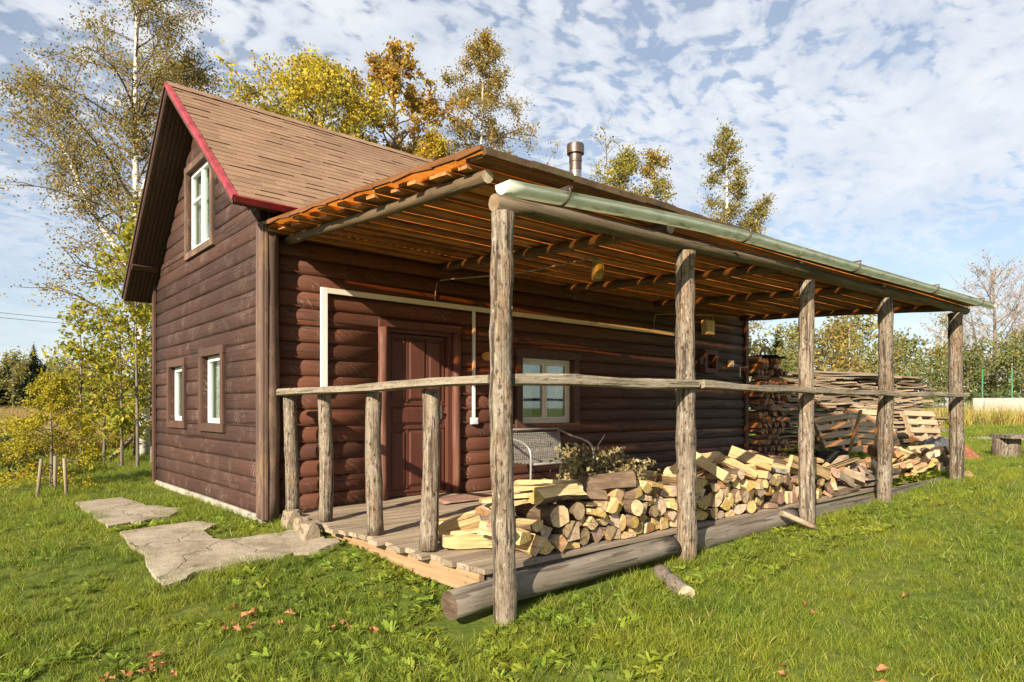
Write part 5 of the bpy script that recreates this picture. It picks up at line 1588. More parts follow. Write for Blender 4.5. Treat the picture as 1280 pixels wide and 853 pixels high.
    ('d', 12, 'pine', 9.38, -2.332, 0.195, 0.418, -0.811, 0.329, -0.243),
    ('d', 5, 'pine', 9.275, -2.291, 0.225, 0.182, -0.175, 0.731, -0.634),
]
for zone, idx, fin, x, y, z, qw, qx, qy, qz in POSES:
    if (zone == 'a' and (x < .5 or z > .50)) or (zone == 'b' and z > .54) or (zone == 'c' and z > .40) or (abs((Quaternion((qw, qx, qy, qz)) @ Vector((0, 1, 0))).z) > .62) or (zone == 'd' and (z > .62 or x < 7.6 or x > 10.9)): continue
    if fin == 'birch' and idx not in (0, 4, 9): fin = 'pine'
    firewood(idx, fin, (x, y, z), (qw, qx, qy, qz), *WHERE[zone])

# tall stack against the end of the cabin
rn = random.Random(77)
zc = terr(9.9, 0)
lay = 0
while zc < 2.02:
    h = rn.uniform(.105, .125)
    x = 9.25 + rn.uniform(0, .05)
    xe = 10.35 - .12 * max(0, zc - 1.4) - (.25 if zc > 1.75 else 0)
    if lay % 5 == 3:                       # a bound course laid crosswise
        for x_ in (9.5, 9.98):
            firewood(rn.choice((13, 14, 4, 8)), 'red', (x_ + rn.uniform(-.03, .03), -.14 + rn.uniform(-.03, .03), zc + h / 2),
                     Euler((0, rn.uniform(0, 6), R(90 + rn.uniform(-5, 5)))).to_quaternion(), 'lying crosswise in the tall stack at the cabin end', 'firewood stacked at the cabin end')
    else:
        while x < xe:
            idx = rn.choice((0, 1, 4, 5, 6, 8, 9, 10, 11, 12, 13, 14))
            w = .135
            firewood(idx, rn.choice(('red', 'red', 'red', 'grey')), (x + w / 2, -.02 + rn.uniform(-.06, .06), zc + h / 2 + rn.uniform(-.008, .008)),
                     Euler((rn.uniform(-.04, .04), rn.uniform(0, 6.28), rn.uniform(-.06, .06))).to_quaternion(), 'in the tall stack at the cabin end', 'firewood stacked at the cabin end')
            x += w + rn.uniform(-.01, .012)
    zc += h; lay += 1
# rusty hoop and sheet on top of it
mb = MB(); mb.tube([(9.75 - .23 * math.cos(a), -.10, zc + .24 * math.sin(a) - .02) for a in [math.pi * i / 12 for i in range(13)]], .016, 6)
o = mb.build('rusty_hoop', M['dark_box'], None, (9.75, -.1, zc)); tag(o, 'dark bent hoop standing on top of the tall firewood stack', 'hoop')
mb = MB(); vs = []
for i in range(9):
    x = 9.62 + i * .085
    for j in range(4):
        vs.append((x, -.33 + j * .2, zc + .04 + .018 * math.sin(i * 1.7 + j) - .05 * (i / 8) ** 2))
mb.add(vs, [(i * 4 + j, (i + 1) * 4 + j, (i + 1) * 4 + j + 1, i * 4 + j + 1) for i in range(8) for j in range(3)], 0, True)
o = mb.build('cover_sheet', M['tarp']); tag(o, 'grey plastic sheet draped on top of the tall firewood stack', 'cover sheet')

# the long stack of slabwood in the yard
SA, SB = Vector((10.75, .55, 0)), Vector((15.1, -1.15, 0))
sd = (SB - SA).normalized(); sn = Vector((sd.y, -sd.x, 0)); sang = math.atan2(sd.y, sd.x); SLEN = (SB - SA).length


def slab_mesh(seed, L, w, h):
    rn = random.Random(seed); mb = MB(); n_ = 5; vs = []
    for j in range(n_):
        x = L * (j / (n_ - 1) - .5); b = .012 * math.sin(j * 1.3 + seed)
        e = rn.uniform(.85, 1.1)
        vs += [(x + rn.uniform(-.01, .01), -w / 2 * e, b - h / 2), (x, w / 2, b - h / 2), (x, w / 2 * .8, b + h / 2 * rn.uniform(.5, 1)), (x, 0, b + h / 2 * rn.uniform(.9, 1.3)), (x, -w / 2 * e * .9, b + h / 2 * rn.uniform(.4, .9))]
    mb.add(vs, [(j * 5 + e, j * 5 + (e + 1) % 5, (j + 1) * 5 + (e + 1) % 5, (j + 1) * 5 + e) for j in range(n_ - 1) for e in range(5)])
    mb.f += [(0, 1, 2, 3, 4), tuple((n_ - 1) * 5 + e for e in (4, 3, 2, 1, 0))]; mb.mi += [0, 0]; mb.sm += [False] * 2
    mb.f = [f[::-1] for f in mb.f]
    return mb.mesh('wood_slab', M['slab'])


slabs = [slab_mesh(i, L, w, h) for i, (L, w, h) in enumerate(((.55, .13, .05), (.75, .12, .04), (.95, .15, .055), (.42, .11, .06), (1.25, .14, .045), (.65, .10, .035)))]
rn = random.Random(31)
zc = 0.0; lay = 0; cnt = 0
core = []
while zc < 1.58:
    h = rn.uniform(.052, .066)
    for row in (0, 1):
        t = rn.uniform(-.15, .1) + .05 * math.sin(lay)
        while t < SLEN - .1:
            i = rn.choice((0, 1, 2, 3, 5) if row == 0 else (2, 4))
            L = (.55, .75, .95, .42, 1.25, .65)[i]
            end_drop = max(0, (t - SLEN + 1.0)) * .5
            if zc < 1.58 - end_drop:
                c = SA + sd * (t + L / 2) + sn * (rn.uniform(-.05, .06) - row * .16) + Vector((0, 0, zc + h / 2 + terr(13, 0)))
                if row == 0 and cnt < 290:
                    o = bpy.data.objects.new('wood_slab', slabs[i]); link(o)
                    o.location = c; o.rotation_euler = (rn.uniform(-.25, .25), rn.uniform(-.05, .05), sang + rn.uniform(-.16, .16) + (math.pi if rn.random() < .5 else 0))
                    tag(o, 'rough weathered slab in the long slabwood stack in the yard', 'wood slab', 'slabwood stacked in the yard')
                    cnt += 1
                else:
                    core.append((slabs[i], Matrix.LocRotScale(c, Euler((rn.uniform(-.25, .25), 0, sang + rn.uniform(-.1, .1))), None)))
            t += L + rn.uniform(.0, .05)
    zc += h; lay += 1
mb = MB()
for me, mx_ in core:
    mb.add([mx_ @ v.co for v in me.vertices], [tuple(p.vertices) for p in me.polygons])
o = mb.build('slabwood_core', M['slab'], None, tuple(SA)); tag(o, 'inner slabs of the long slabwood stack seen through its gaps', 'wood slabs', None, 'stuff')
for i in range(16):
    L = rn.uniform(1.5, 2.3); t = rn.uniform(.2, SLEN - 1.0)
    o = bpy.data.objects.new('wood_slab', slabs[4]); link(o)
    o.location = SA + sd * (t + .3) + sn * rn.uniform(-.2, .12) + Vector((0, 0, zc + .03 + .035 * (i // 5) + terr(13, 0))); o.scale = (L / 1.25, 1.2, .9)
    o.rotation_euler = (rn.uniform(-.1, .1), rn.uniform(-.03, .03), sang + rn.uniform(-.14, .14))
    tag(o, 'long pale slab lying across the top of the slabwood stack', 'wood slab', 'long slabs on top of the slabwood stack')


# pallets leaning on the stack
def pallet(loc, rz, lean, label, roll=0.0, n=6, w=1.2, h=.95):
    p = thing('pallet', loc, label, 'pallet', None)
    p.rotation_euler = (R(-lean), R(roll), rz)
    sm = MB().box((-w / 2, -.009, -.056), (w / 2, .009, .056), jit=.003, rnd=random.Random(3)).mesh('slat', M['pallet'])
    bm_ = MB().box((-.03, -.045, 0), (.03, .045, h)).mesh('stringer', M['pallet'])
    for i in range(n):
        o = link(bpy.data.objects.new('slat', sm), p); o.location = (0, -.056, .06 + i * (h - .12) / (n - 1))
        o.rotation_euler = (0, .01 * math.sin(i * 3), 0)
    for i in range(3):
        o = link(bpy.data.objects.new('slat', sm), p); o.location = (0, .056, .06 + i * (h - .12) / 2)
    for x in (-w / 2 + .04, 0, w / 2 - .04):
        o = link(bpy.data.objects.new('stringer', bm_), p); o.location = (x, 0, 0)
    return p


def at(px, py, t):
    return None


pallet((12.55, -1.15, terr(12, -1) + .02), sang, 22, 'tan pallet with close slats leaning on the slabwood stack behind the fourth post', 3, 7)
pallet((11.35, -.95, terr(11, -1) + .02), sang - .12, 26, 'smaller brown pallet leaning low on the slabwood stack between third and fourth posts', -6, 5, .85, .85)
pallet((13.75, -1.75, terr(13, -1) + .02), sang + .1, 20, 'short pallet leaning behind the last porch post beside the black sheet', 2, 5, 1.0, .9)
for (x, y, L, rz, ry, lab) in ((11.0, -1.25, 1.15, sang + 1.2, 62, 'thin upright batten leaning on the slabwood stack'), (12.0, -1.3, 1.3, sang + .9, 66, 'tall narrow batten leaning against the tan pallet')):
    o = MB().box((-L / 2, -.03, -.012), (L / 2, .03, .012)).build('batten', M['pallet']); o.location = (x, y, .5); o.rotation_euler = (0, R(ry), rz); tag(o, lab, 'batten')
# crumpled sheet near the far post
mb = MB(); rn = random.Random(9); vs = []
for i in range(15):
    for j in range(10):
        x, y = i / 14 - .5, j / 9 - .5
        vs.append((x * 1.3, y * .8, .42 * (1 - 2.6 * y * y - 1.4 * x * x) * (1 if abs(y) < .45 else .8) + .05 * math.sin(i * 1.9 + j * 2.3) + rn.uniform(-.03, .03)))
mb.add(vs, [(i * 10 + j, (i + 1) * 10 + j, (i + 1) * 10 + j + 1, i * 10 + j + 1) for i in range(14) for j in range(9)], 0, False)
o = mb.build('plastic_sheet', M['tarp']); o.location = (12.7, -2.2, .10); o.scale = (.62, .7, .8); o.rotation_euler = (0, 0, sang); tag(o, 'crumpled black plastic sheet heaped beside the last porch post', 'plastic sheet')
# black trough with weeds
tr = MB(); oz = terr(8.3, -1.5)
ou = [(-.42, -.22), (.42, -.22), (.42, .22), (-.42, .22)]
vs = [(x * .85, y * .85, 0) for x, y in ou] + [(x, y, .30) for x, y in ou] + [(x * .94, y * .90, .30) for x, y in ou] + [(x * .8, y * .75, .05) for x, y in ou]
tr.add(vs, [(3, 2, 1, 0)] + [(i, (i + 1) % 4, 4 + (i + 1) % 4, 4 + i) for i in range(4)] + [(4 + i, 4 + (i + 1) % 4, 8 + (i + 1) % 4, 8 + i) for i in range(4)] + [(8 + i, 8 + (i + 1) % 4, 12 + (i + 1) % 4, 12 + i) for i in range(4)] + [(12, 13, 14, 15)])
o = tr.build('trough', M['black_plastic']); o.location = (8.75, -1.75, oz + .03); o.rotation_euler.z = .5; tag(o, 'dark plastic trough standing behind the low slab heap', 'trough')
# rusty sheet leaning behind the last post
o = MB().add([(-.5, 0, 0), (.35, 0, 0), (-.12, .02, .62), (-.5, .02, .45), (-.5, .02, 0), (.35, .02, 0), (-.12, .04, .62), (-.5, .04, .45)], [(0, 1, 2, 3), (7, 6, 5, 4), (0, 4, 5, 1), (1, 5, 6, 2), (2, 6, 7, 3), (3, 7, 4, 0)]).build('rusty_sheet', M['rusty'])
o.scale = (.55, .55, .6); o.location = (12.75, -2.85, terr(12, -3) - .02); o.rotation_euler = (R(-30), 0, -.5); tag(o, 'rusty pointed metal panel leaning behind the last porch post', 'metal panel')

# ------------------------------------------------------------------ things on and under the porch
# bench of tube and woven strips
bx0, bx1 = 2.66, 3.72
bench = thing('garden_bench', (3.2, -.75, .02), 'grey metal tube bench with woven seat against the log wall', 'bench')
for x in (bx0, bx1):
    pts = cubic([(x, -.98, .03), (x, -1.0, .45), (x, -.96, .585), (x, -.82, .655), (x, -.60, .70), (x, -.40, .765)], 22)
    MB().tube(pts, .014, 8).build('armrest', M['bench_tube'], bench)
    MB().tube([(x, -.40, .03), (x, -.44, .40), (x, -.38, .78)], .014, 8).build('leg', M['bench_tube'], bench)
MB().tube([(bx0, -.38, .78), (bx1, -.38, .78)], .013, 8).tube([(bx0, -.985, .40), (bx1, -.985, .40)], .013, 8).tube([(bx0, -.45, .39), (bx1, -.45, .39)], .012, 8).build('bench_frame', M['bench_tube'], bench)


def woven(name, o, u, v, nu, nv):
    """over-and-under strips between two edges"""
    o, u, v = Vector(o), Vector(u), Vector(v); nrm = u.cross(v).normalized()
    mb = MB()
    for j in range(nv):
        t = (j + .5) / nv; band = (j % 6) > 3
        hw = .27 / nv * (1.35 if band else .8)
        vs = []
        for i in range(nu * 2 + 1):
            s = i / (nu * 2); d = .006 * (1 if (i + j) % 2 else -1)
            p = o + u * s + v * t + nrm * d
            vs += [p - v * hw, p + v * hw]
        mb.add(vs, [(2 * i, 2 * i + 2, 2 * i + 3, 2 * i + 1) for i in range(nu * 2)], 0, True)
    for i in range(nu):
        s = (i + .5) / nu
        p = o + u * s
        w_ = u * (.20 / nu)
        mb.add([p - w_, p + w_, p + v + w_, p + v - w_], [(0, 1, 2, 3)])
    return mb.build(name, M['wicker'], bench)


woven('backrest', (bx0 + .02, -.46, .41), (bx1 - bx0 - .04, 0, 0), (0, .06, .33), 30, 16)
woven('seat', (bx0 + .02, -.98, .405), (bx1 - bx0 - .04, 0, 0), (0, .52, .0), 30, 16)

# lamp on its cable
cp = [(1.98, -.07, 2.31), (2.02, -.05, 2.52), (2.10, -.10, 2.57), (2.45, -1.0, 2.56), (2.62, -1.85, 2.585), (2.66, -2.0, 2.585)]
o = MB().tube(cubic(cp, 40), .0085, 6).build('lamp_cable', M['cable']); tag(o, 'grey cable running up from the wall trunking to the porch lamp', 'cable')
cp = [(6.2, -.07, 2.31), (6.25, -.05, 2.50), (6.35, -.12, 2.56), (7.2, -.5, 2.58), (7.75, -.62, 2.585)]
o = MB().tube(cubic(cp, 30), .0085, 6).build('lamp_cable', M['cable']); tag(o, 'grey cable running from the trunking to the cream junction box', 'cable')
lamp = thing('porch_lamp', (2.66, -2.0, 2.36), 'jar shaped yellowed glass lamp hanging under the porch boards', 'lamp')
MB().lathe([(.0, .0), (.03, .002), (.052, .02), (.060, .06), (.060, .13), (.050, .155), (.046, .165)], 16, 0, (2.66, -2.0, 2.36)).build('glass_jar', M['lamp_glass'], lamp)
MB().lathe([(.052, .160), (.052, .195), (.03, .205), (.012, .215), (.012, .232), (0, .233)], 16, 0, (2.66, -2.0, 2.36)).build('lamp_cap', M['cable'], lamp)
MB().lathe([(.0, .075), (.02, .08), (.026, .11), (.016, .15), (.014, .163)], 10, 0, (2.66, -2.0, 2.36)).build('bulb', M['upvc'], lamp)
mb = MB()
for a in range(6):
    c_, s_ = math.cos(a * 1.047), math.sin(a * 1.047)
    mb.tube([(2.66 + r_ * c_, -2 + r_ * s_, 2.36 + z_) for r_, z_ in ((.005, -.008), (.045, .0), (.066, .05), (.066, .13), (.054, .165))], .003, 5)
mb.build('lamp_cage', M['cable'], lamp)
# boxes on the wall by the far corner
jb = thing('junction_box', (7.7, -.07, 2.45), 'cream electric junction box under the porch roof near the far corner', 'junction box')
MB().box((7.58, -.15, 2.33), (7.84, -.049, 2.58)).build('box_body', M['cream_plastic'], jb)
MB().box((7.595, -.162, 2.345), (7.825, -.151, 2.565)).build('box_cover', M['cream_plastic'], jb)
MB().tube([(7.71, -.166, 2.47), (7.71, -.161, 2.47)], .012, 10).tube([(7.71, -.166, 2.42), (7.71, -.161, 2.42)], .012, 10).build('screw', M['dark_box'], jb)
MB().tube([(7.9, -.075, 2.30), (7.9, -.075, 2.72)], .006, 6).build('box_cable', M['cable'], jb)
vb = thing('wall_vent', (7.72, -.06, 1.87), 'dark wooden vent box on the wall below the cream junction box', 'wall vent')
mb = MB(); mb.box((7.52, -.17, 1.66), (7.60, -.049, 2.06)); mb.box((7.86, -.17, 1.66), (7.94, -.049, 2.06)); mb.box((7.601, -.17, 1.98), (7.859, -.049, 2.06)); mb.box((7.601, -.17, 1.66), (7.859, -.049, 1.74)); mb.build('vent_frame', M['trim_brown'], vb)
MB().box((7.601, -.085, 1.741), (7.859, -.05, 1.979)).build('vent_panel', M['core'], vb)
MB().box((7.40, -.15, 1.80), (7.518, -.05, 1.92)).build('vent_bracket', M['dark_box'], vb)
sw = thing('outdoor_socket', (8.5, -.07, 1.86), 'small white socket with drooping cables by the far cabin corner', 'socket')
MB().box((8.44, -.11, 1.80), (8.56, -.049, 1.92)).box((8.455, -.117, 1.815), (8.545, -.1105, 1.905)).build('socket_body', M['white_plastic'], sw)
MB().tube(cubic([(8.56, -.09, 1.85), (8.8, -.12, 1.80), (9.05, -.11, 1.83)], 10), .008, 6).build('socket_cable', M['cable'], sw)
MB().tube([(8.75, -.12, 1.80), (8.75, -.12, 1.62)], .012, 6).build('plug', M['white_plastic'], sw)
pq = thing('wall_plaque', (2.78, -.06, 1.70), 'small amber oval plaque on the log wall beside the door', 'plaque')
mb = MB(); n_ = 20
fr = [(2.79 + .095 * math.cos(2 * math.pi * i / n_), 1.70 + .058 * math.sin(2 * math.pi * i / n_)) for i in range(n_)]
fi = [(2.79 + .08 * math.cos(2 * math.pi * i / n_), 1.70 + .045 * math.sin(2 * math.pi * i / n_)) for i in range(n_)]
mb.add([(x, -.050, z) for x, z in fr] + [(x, -.064, z) for x, z in fr] + [(x, -.070, z) for x, z in fi], [(i, (i + 1) % n_, n_ + (i + 1) % n_, n_ + i) for i in range(n_)] + [(n_ + i, n_ + (i + 1) % n_, 2 * n_ + (i + 1) % n_, 2 * n_ + i) for i in range(n_)] + [tuple(2 * n_ + i for i in range(n_))])
mb.build('plaque_body', M['brass'], pq)
mb = MB()
for (x, z, s) in ((2.75, 1.70, .022), (2.79, 1.712, .026), (2.83, 1.70, .022)):
    mb.add([(x + s * math.cos(a), -.0705, z + s * .8 * math.sin(a)) for a in [i * 1.0472 for i in range(6)]] + [(x, -.078, z)], [(i, (i + 1) % 6, 6) for i in range(6)])
mb.build('plaque_relief', M['brass'], pq)
# worn mat in front of the door
rn = random.Random(4)
mb = MB(); vs = []
for i in range(11):
    for j in range(6):
        x, y = 1.85 + i * .09, -.78 + j * .09
        vs.append((x + y * .3, y, .027 + .008 * math.sin(i * .9) * math.sin(j * 1.1) + rn.uniform(0, .004)))
mb.add(vs, [(i * 6 + j, (i + 1) * 6 + j, (i + 1) * 6 + j + 1, i * 6 + j + 1) for i in range(10) for j in range(5)], 0, True)
M['mat'] = plain('mat_cloth', (.30, .17, .13), .95, nscale=25, amount=.4)
o = mb.build('door_mat', M['mat'])
sl = o.modifiers.new('thickness', 'SOLIDIFY'); sl.thickness = .008; sl.offset = 1
tag(o, 'rumpled reddish door mat lying on the deck by the door', 'door mat')

# dried birch whisks lying on the woodpile
rng = np.random.default_rng(12)


def leaf_quads(cs, size, rng, flat=0.0, aspect=.62):
    """leaf-shaped faces about the centres cs, random orientation"""
    n = len(cs)
    d = rng.normal(size=(n, 3)); d /= np.linalg.norm(d, axis=1, keepdims=True)
    e = rng.normal(size=(n, 3)); e[:, 2] += flat
    e -= d * (d * e).sum(1, keepdims=True); e /= np.linalg.norm(e, axis=1, keepdims=True)
    s = (size * rng.uniform(.6, 1.3, n))[:, None]
    nn = np.cross(d, e)
    a = cs - d * s; b = cs + e * s * aspect + nn * s * .18; c = cs + d * s; f = cs - e * s * aspect + nn * s * .18
    V = np.stack([a, b, c, f], 1).reshape(-1, 3)
    F = np.arange(n * 4).reshape(-1, 4)
    return V, F


def whisk(tail, head, label, n=420, r=.14):
    tail, head = Vector(tail), Vector(head)
    t = thing('birch_whisk', tail, label, 'birch whisk', 'dried birch whisks on the woodpile')
    d = (head - tail)
    mb = MB(); rn = random.Random(int(head.x * 100))
    for _ in range(16):
        e = tail + d * rn.uniform(.65, 1.0) + Vector([rn.gauss(0, r * .55) for _ in range(3)])
        m_ = tail + d * .35 + Vector([rn.gauss(0, .02) for _ in range(3)])
        mb.tube([tail + Vector([rn.gauss(0, .008) for _ in range(3)]), m_, e], [.004, .0035, .002], 4)
    mb.build('stems', M['twig'], t)
    tt = rng.uniform(.35, 1.05, n)[:, None]
    cs = np.array(tail)[None] + np.array(d)[None] * tt + np.clip(rng.normal(size=(n, 3)), -1.5, 1.5) * r * (.35 + .65 * tt) * .62
    V, F = leaf_quads(cs, .022, rng)
    o = bpy.data.objects.new('leaves', npmesh('leaves', V - np.array(tail), F, M['leaf_dead'])); link(o, t)


whisk((1.75, -2.62, .56), (1.40, -2.84, .62), 'bushy dried birch whisk standing up on the firewood behind the bench', 520, .15)
whisk((1.50, -2.72, .56), (1.82, -2.92, .60), 'dried birch whisk lying flat in the middle of the woodpile top', 460, .13)
whisk((1.72, -2.85, .56), (1.98, -3.08, .52), 'drooping dried birch whisk nearest the second porch post', 380, .11)

# the sill log and branch on the grass
rn = random.Random(14)
pts = [(-.10 + 2.05 * i / 11, -3.265 - .012 * i + .01 * math.sin(i), -.135 + .012 * i * .75) for i in range(12)]
mb = MB(); mb.tube(pts, [.090 - .0012 * i + rn.uniform(-.003, .003) for i in range(12)], 18, capmi=1, jit=.02, rnd=rn)
o = mb.build('sill_log', [M['sill_log'], M['bark_brown']], None, (1, -3.3, -.1)); tag(o, 'thick grey weathered log lying in front of the deck behind the first post', 'log')
pts = [(2.2 + 1.9 * i / 8, -3.30 - .006 * i, -.09 + .005 * i) for i in range(9)]
mb = MB(); mb.tube(pts, [.09 + rn.uniform(-.004, .004) for i in range(9)], 14, capmi=1, jit=.03, rnd=rn)
o = mb.build('sill_log', [M['sill_log'], M['bark_brown']], None, (3, -3.3, -.1)); tag(o, 'dark old log under the firewood between the second and third posts', 'log')
b0, b1 = Vector((1.62, -3.52, 0)), Vector((1.38, -3.93, 0))
pts = []
for i in range(9):
    p = b0.lerp(b1, i / 8); pts.append((p.x + .01 * math.sin(i * 2), p.y, terr(p.x, p.y) + .035))
mb = MB(); mb.tube(pts, [.055 + .006 * math.sin(i * 1.6) for i in range(9)], 12, capmi=1, jit=.06, rnd=rn)
o = mb.build('broken_log', [M['sill_log'], M['split_grey']], None, pts[4]); tag(o, 'short broken log with bark lying alone in the grass', 'log')
b0, b1 = Vector((3.62, -3.47, .05)), Vector((3.86, -3.68, -.09))
o = MB().tube([b0.lerp(b1, i / 5) for i in range(6)], [.045, .05, .052, .05, .045, .04], 6, squash=(.6, 1.2), jit=.05, rnd=rn).build('split_board', M['split_grey'], None, tuple(b0)); tag(o, 'grey split board sliding off the pile onto the grass by the third post', 'firewood')
# rubble stones at the deck corner
for (x, y, s, lab) in ((.10, -.42, .10, 'pale upright stone at the deck corner beside the corner log'), (.10, -.66, .085, 'pale rounded stone second from the corner log under the deck edge'),
                       (.03, -.98, .10, 'broad pale stone at the edge of the concrete path under the deck')):
    bm = bmesh.new(); bmesh.ops.create_icosphere(bm, subdivisions=3, radius=s)
    for v in bm.verts:
        v.co *= 1 + .18 * math.sin(v.co.x * 40 + v.co.z * 31 + x * 90) * math.sin(v.co.y * 37 + y * 70)
        v.co = Vector([max(-.72 * s, min(.72 * s, c)) for c in v.co]); v.co.z *= 1.25
    me = bpy.data.meshes.new('stone'); bm.to_mesh(me); bm.free(); me.materials.append(M['stone'])
    o = link(bpy.data.objects.new('stone', me)); o.location = (x, y, terr(x, y) + s * .75); tag(o, lab, 'stone')

def gpt(px, t):
    """place given as a bearing from the spot the photograph was taken and a distance"""
    a = (px - 640) / 815
    x = -2.385 + t * (.657 + .754 * a); y = -6.46 + t * (.754 - .657 * a)
    return (x, y, terr(x, y))


# ------------------------------------------------------------------ yard: bench, stakes, pole, wall, fence, cables
tb = thing('log_bench', (13.9, -3.2, terr(13.9, -3.2)), 'rough grey slab bench on a short stump in the yard beyond the porch', 'bench')
gz = terr(13.9, -3.2)
rn = random.Random(6)
zs = [-.03 + .40 * i / 6 for i in range(7)]
for (x, y) in ((13.75, -3.1), (15.3, -4.55)):
    MB().tube([(x, y, gz + z) for z in zs], [.235 * (1.04 if i == 3 else 1) for i in range(7)], 18, jit=.03, rnd=rn).build('stump_leg', M['post'], tb, (x, y, gz))
mb = MB()
for i in range(3):
    o_ = Vector((13.35 + i * .13, -2.95 - 0 * i, 0)); d_ = Vector((2.4, -2.25, 0)); q_ = Vector((.69, .73, 0)) * .09
    b0 = o_ + Vector((.02 * i, -.25 + .16 * i, gz + .375))
    mb = MB(); mb.add([b0 - q_, b0 + d_ - q_, b0 + d_ + q_, b0 + q_] + [v + Vector((0, 0, .075)) for v in (b0 - q_, b0 + d_ - q_, b0 + d_ + q_, b0 + q_)], [(3, 2, 1, 0), (4, 5, 6, 7), (0, 1, 5, 4), (1, 2, 6, 5), (2, 3, 7, 6), (3, 0, 4, 7)])
    mb.build('bench_plank', M['sill_log'], tb, tuple(b0))
for i, (x, y, lean) in enumerate(((-1.49, 3.85, .05), (-1.24, 4.35, .0), (-1.17, 3.80, -.03))):
    z = terr(x, y)
    o = MB().tube([(x, y, z - .1), (x + lean, y, z + .50)], [.022, .020], 8, jit=.05, rnd=rn).build('stake', M['stake'], None, (x, y, z))
    tag(o, ('bare wooden stake leaning in front of the yellow larch', 'thin wooden stake standing behind the others under the larch', 'thicker wooden stake between the larch and the house')[i], 'stake')
o = MB().tube([(.18, 9.0, -.02), (1.25, 9.9, .92)], [.05, .045], 8, jit=.04, rnd=rn).build('leaning_pole', M['stake'], None, (.18, 9, 0)); tag(o, 'pale pole leaning up into the bushes behind the house', 'pole')
# concrete yard wall
WA, WB = Vector(gpt(1216, 30)), Vector(gpt(1500, 28)); WA.z = WB.z = 0; wd = (WB - WA).normalized(); wn = Vector((-wd.y, wd.x, 0))
yw = thing('yard_wall', (WA.x, WA.y, .3), 'pale concrete panel wall beyond the reeds', 'wall')
L_ = (WB - WA).length
for i in range(int(L_ / 2.4)):
    a = WA + wd * (i * 2.4 + .015); b = WA + wd * ((i + 1) * 2.4 - .015); t_ = wn * .14
    z0_, z1_ = .1, 1.50 + .03 * math.sin(i * 2)
    MB().add([a + Vector((0, 0, z0_)), b + Vector((0, 0, z0_)), b + t_ + Vector((0, 0, z0_)), a + t_ + Vector((0, 0, z0_)), a + Vector((0, 0, z1_)), b + Vector((0, 0, z1_)), b + t_ + Vector((0, 0, z1_)), a + t_ + Vector((0, 0, z1_))],
             [(3, 2, 1, 0), (4, 5, 6, 7), (0, 1, 5, 4), (1, 2, 6, 5), (2, 3, 7, 6), (3, 0, 4, 7)]).build('wall_panel', M['wall_far'], yw)
# green mesh fence
FA = [Vector((*gpt(p_, t_)[:2], 0)) for p_, t_ in ((1138, 34), (1190, 33), (1228, 32), (1265, 32), (1310, 31.5), (1370, 31), (1450, 30.5))]
fe = thing('mesh_fence', (FA[0].x, FA[0].y, .2), 'tall green wire mesh fence on posts behind the yard', 'fence')
for i, p in enumerate(FA):
    MB().tube([p + Vector((0, 0, .1)), p + Vector((0, 0, 2.95))], .034, 8).build('post', M['fence_green'], fe, tuple(p))
for a, b in zip(FA, FA[1:]):
    mb = MB(); d_ = b - a; n_ = int(d_.length / .28)
    for i in range(1, n_):
        p = a + d_ * i / n_; mb.tube([p + Vector((0, 0, .2)), p + Vector((0, 0, 1.75))], .005, 4, cap=False)
    for z in (.3, .8, 1.3, 1.75):
        mb.tube([a + Vector((0, 0, z)), b + Vector((0, 0, z))], .007, 4, cap=False)
    mb.build('mesh_panel', M['fence_green'], fe)
# utility pole and its two cables
pole = thing('utility_pole', (8.4, 39.5, 0), 'slim wooden utility pole far off behind the birch saplings', 'utility pole')
MB().tube([(8.4, 39.5, -.2), (8.4, 39.5, 6.4)], [.12, .09], 8).build('pole_shaft', M['bark_tree'], pole, (8.4, 39.5, 0))
MB().tube([(7.7, 39.8, 6.15), (9.1, 39.2, 6.15)], .05, 6).build('cross_arm', M['bark_tree'], pole)
for k_, (ex, ey, ez) in enumerate(((7.8, 39.75, 6.25), (9.0, 39.25, 6.0))):
    a = Vector((-26.0, 32.0, 8.6 - .6 * k_)); b = Vector((ex, ey, ez))
    pts = [a.lerp(b, i / 30) - Vector((0, 0, .9 * 4 * (i / 30) * (1 - i / 30))) for i in range(31)]
    o = MB().tube(pts, .013, 5).build('overhead_cable', M['wire']); tag(o, ('upper overhead cable sagging across the sky towards the saplings', 'lower overhead cable running just beneath the other')[k_], 'cable', None)

# ------------------------------------------------------------------ trees
def limb(p, d, L, n, rn, droop=0.0, wig=.12, up=0.0):
    pts = [p.copy()]; d = d.normalized(); st = L / n
    for i in range(n):
        d = (d + Vector((rn.gauss(0, wig), rn.gauss(0, wig), rn.gauss(0, wig) + up - droop * (i / n)))).normalized()
        pts.append(pts[-1] + d * st)
    return pts


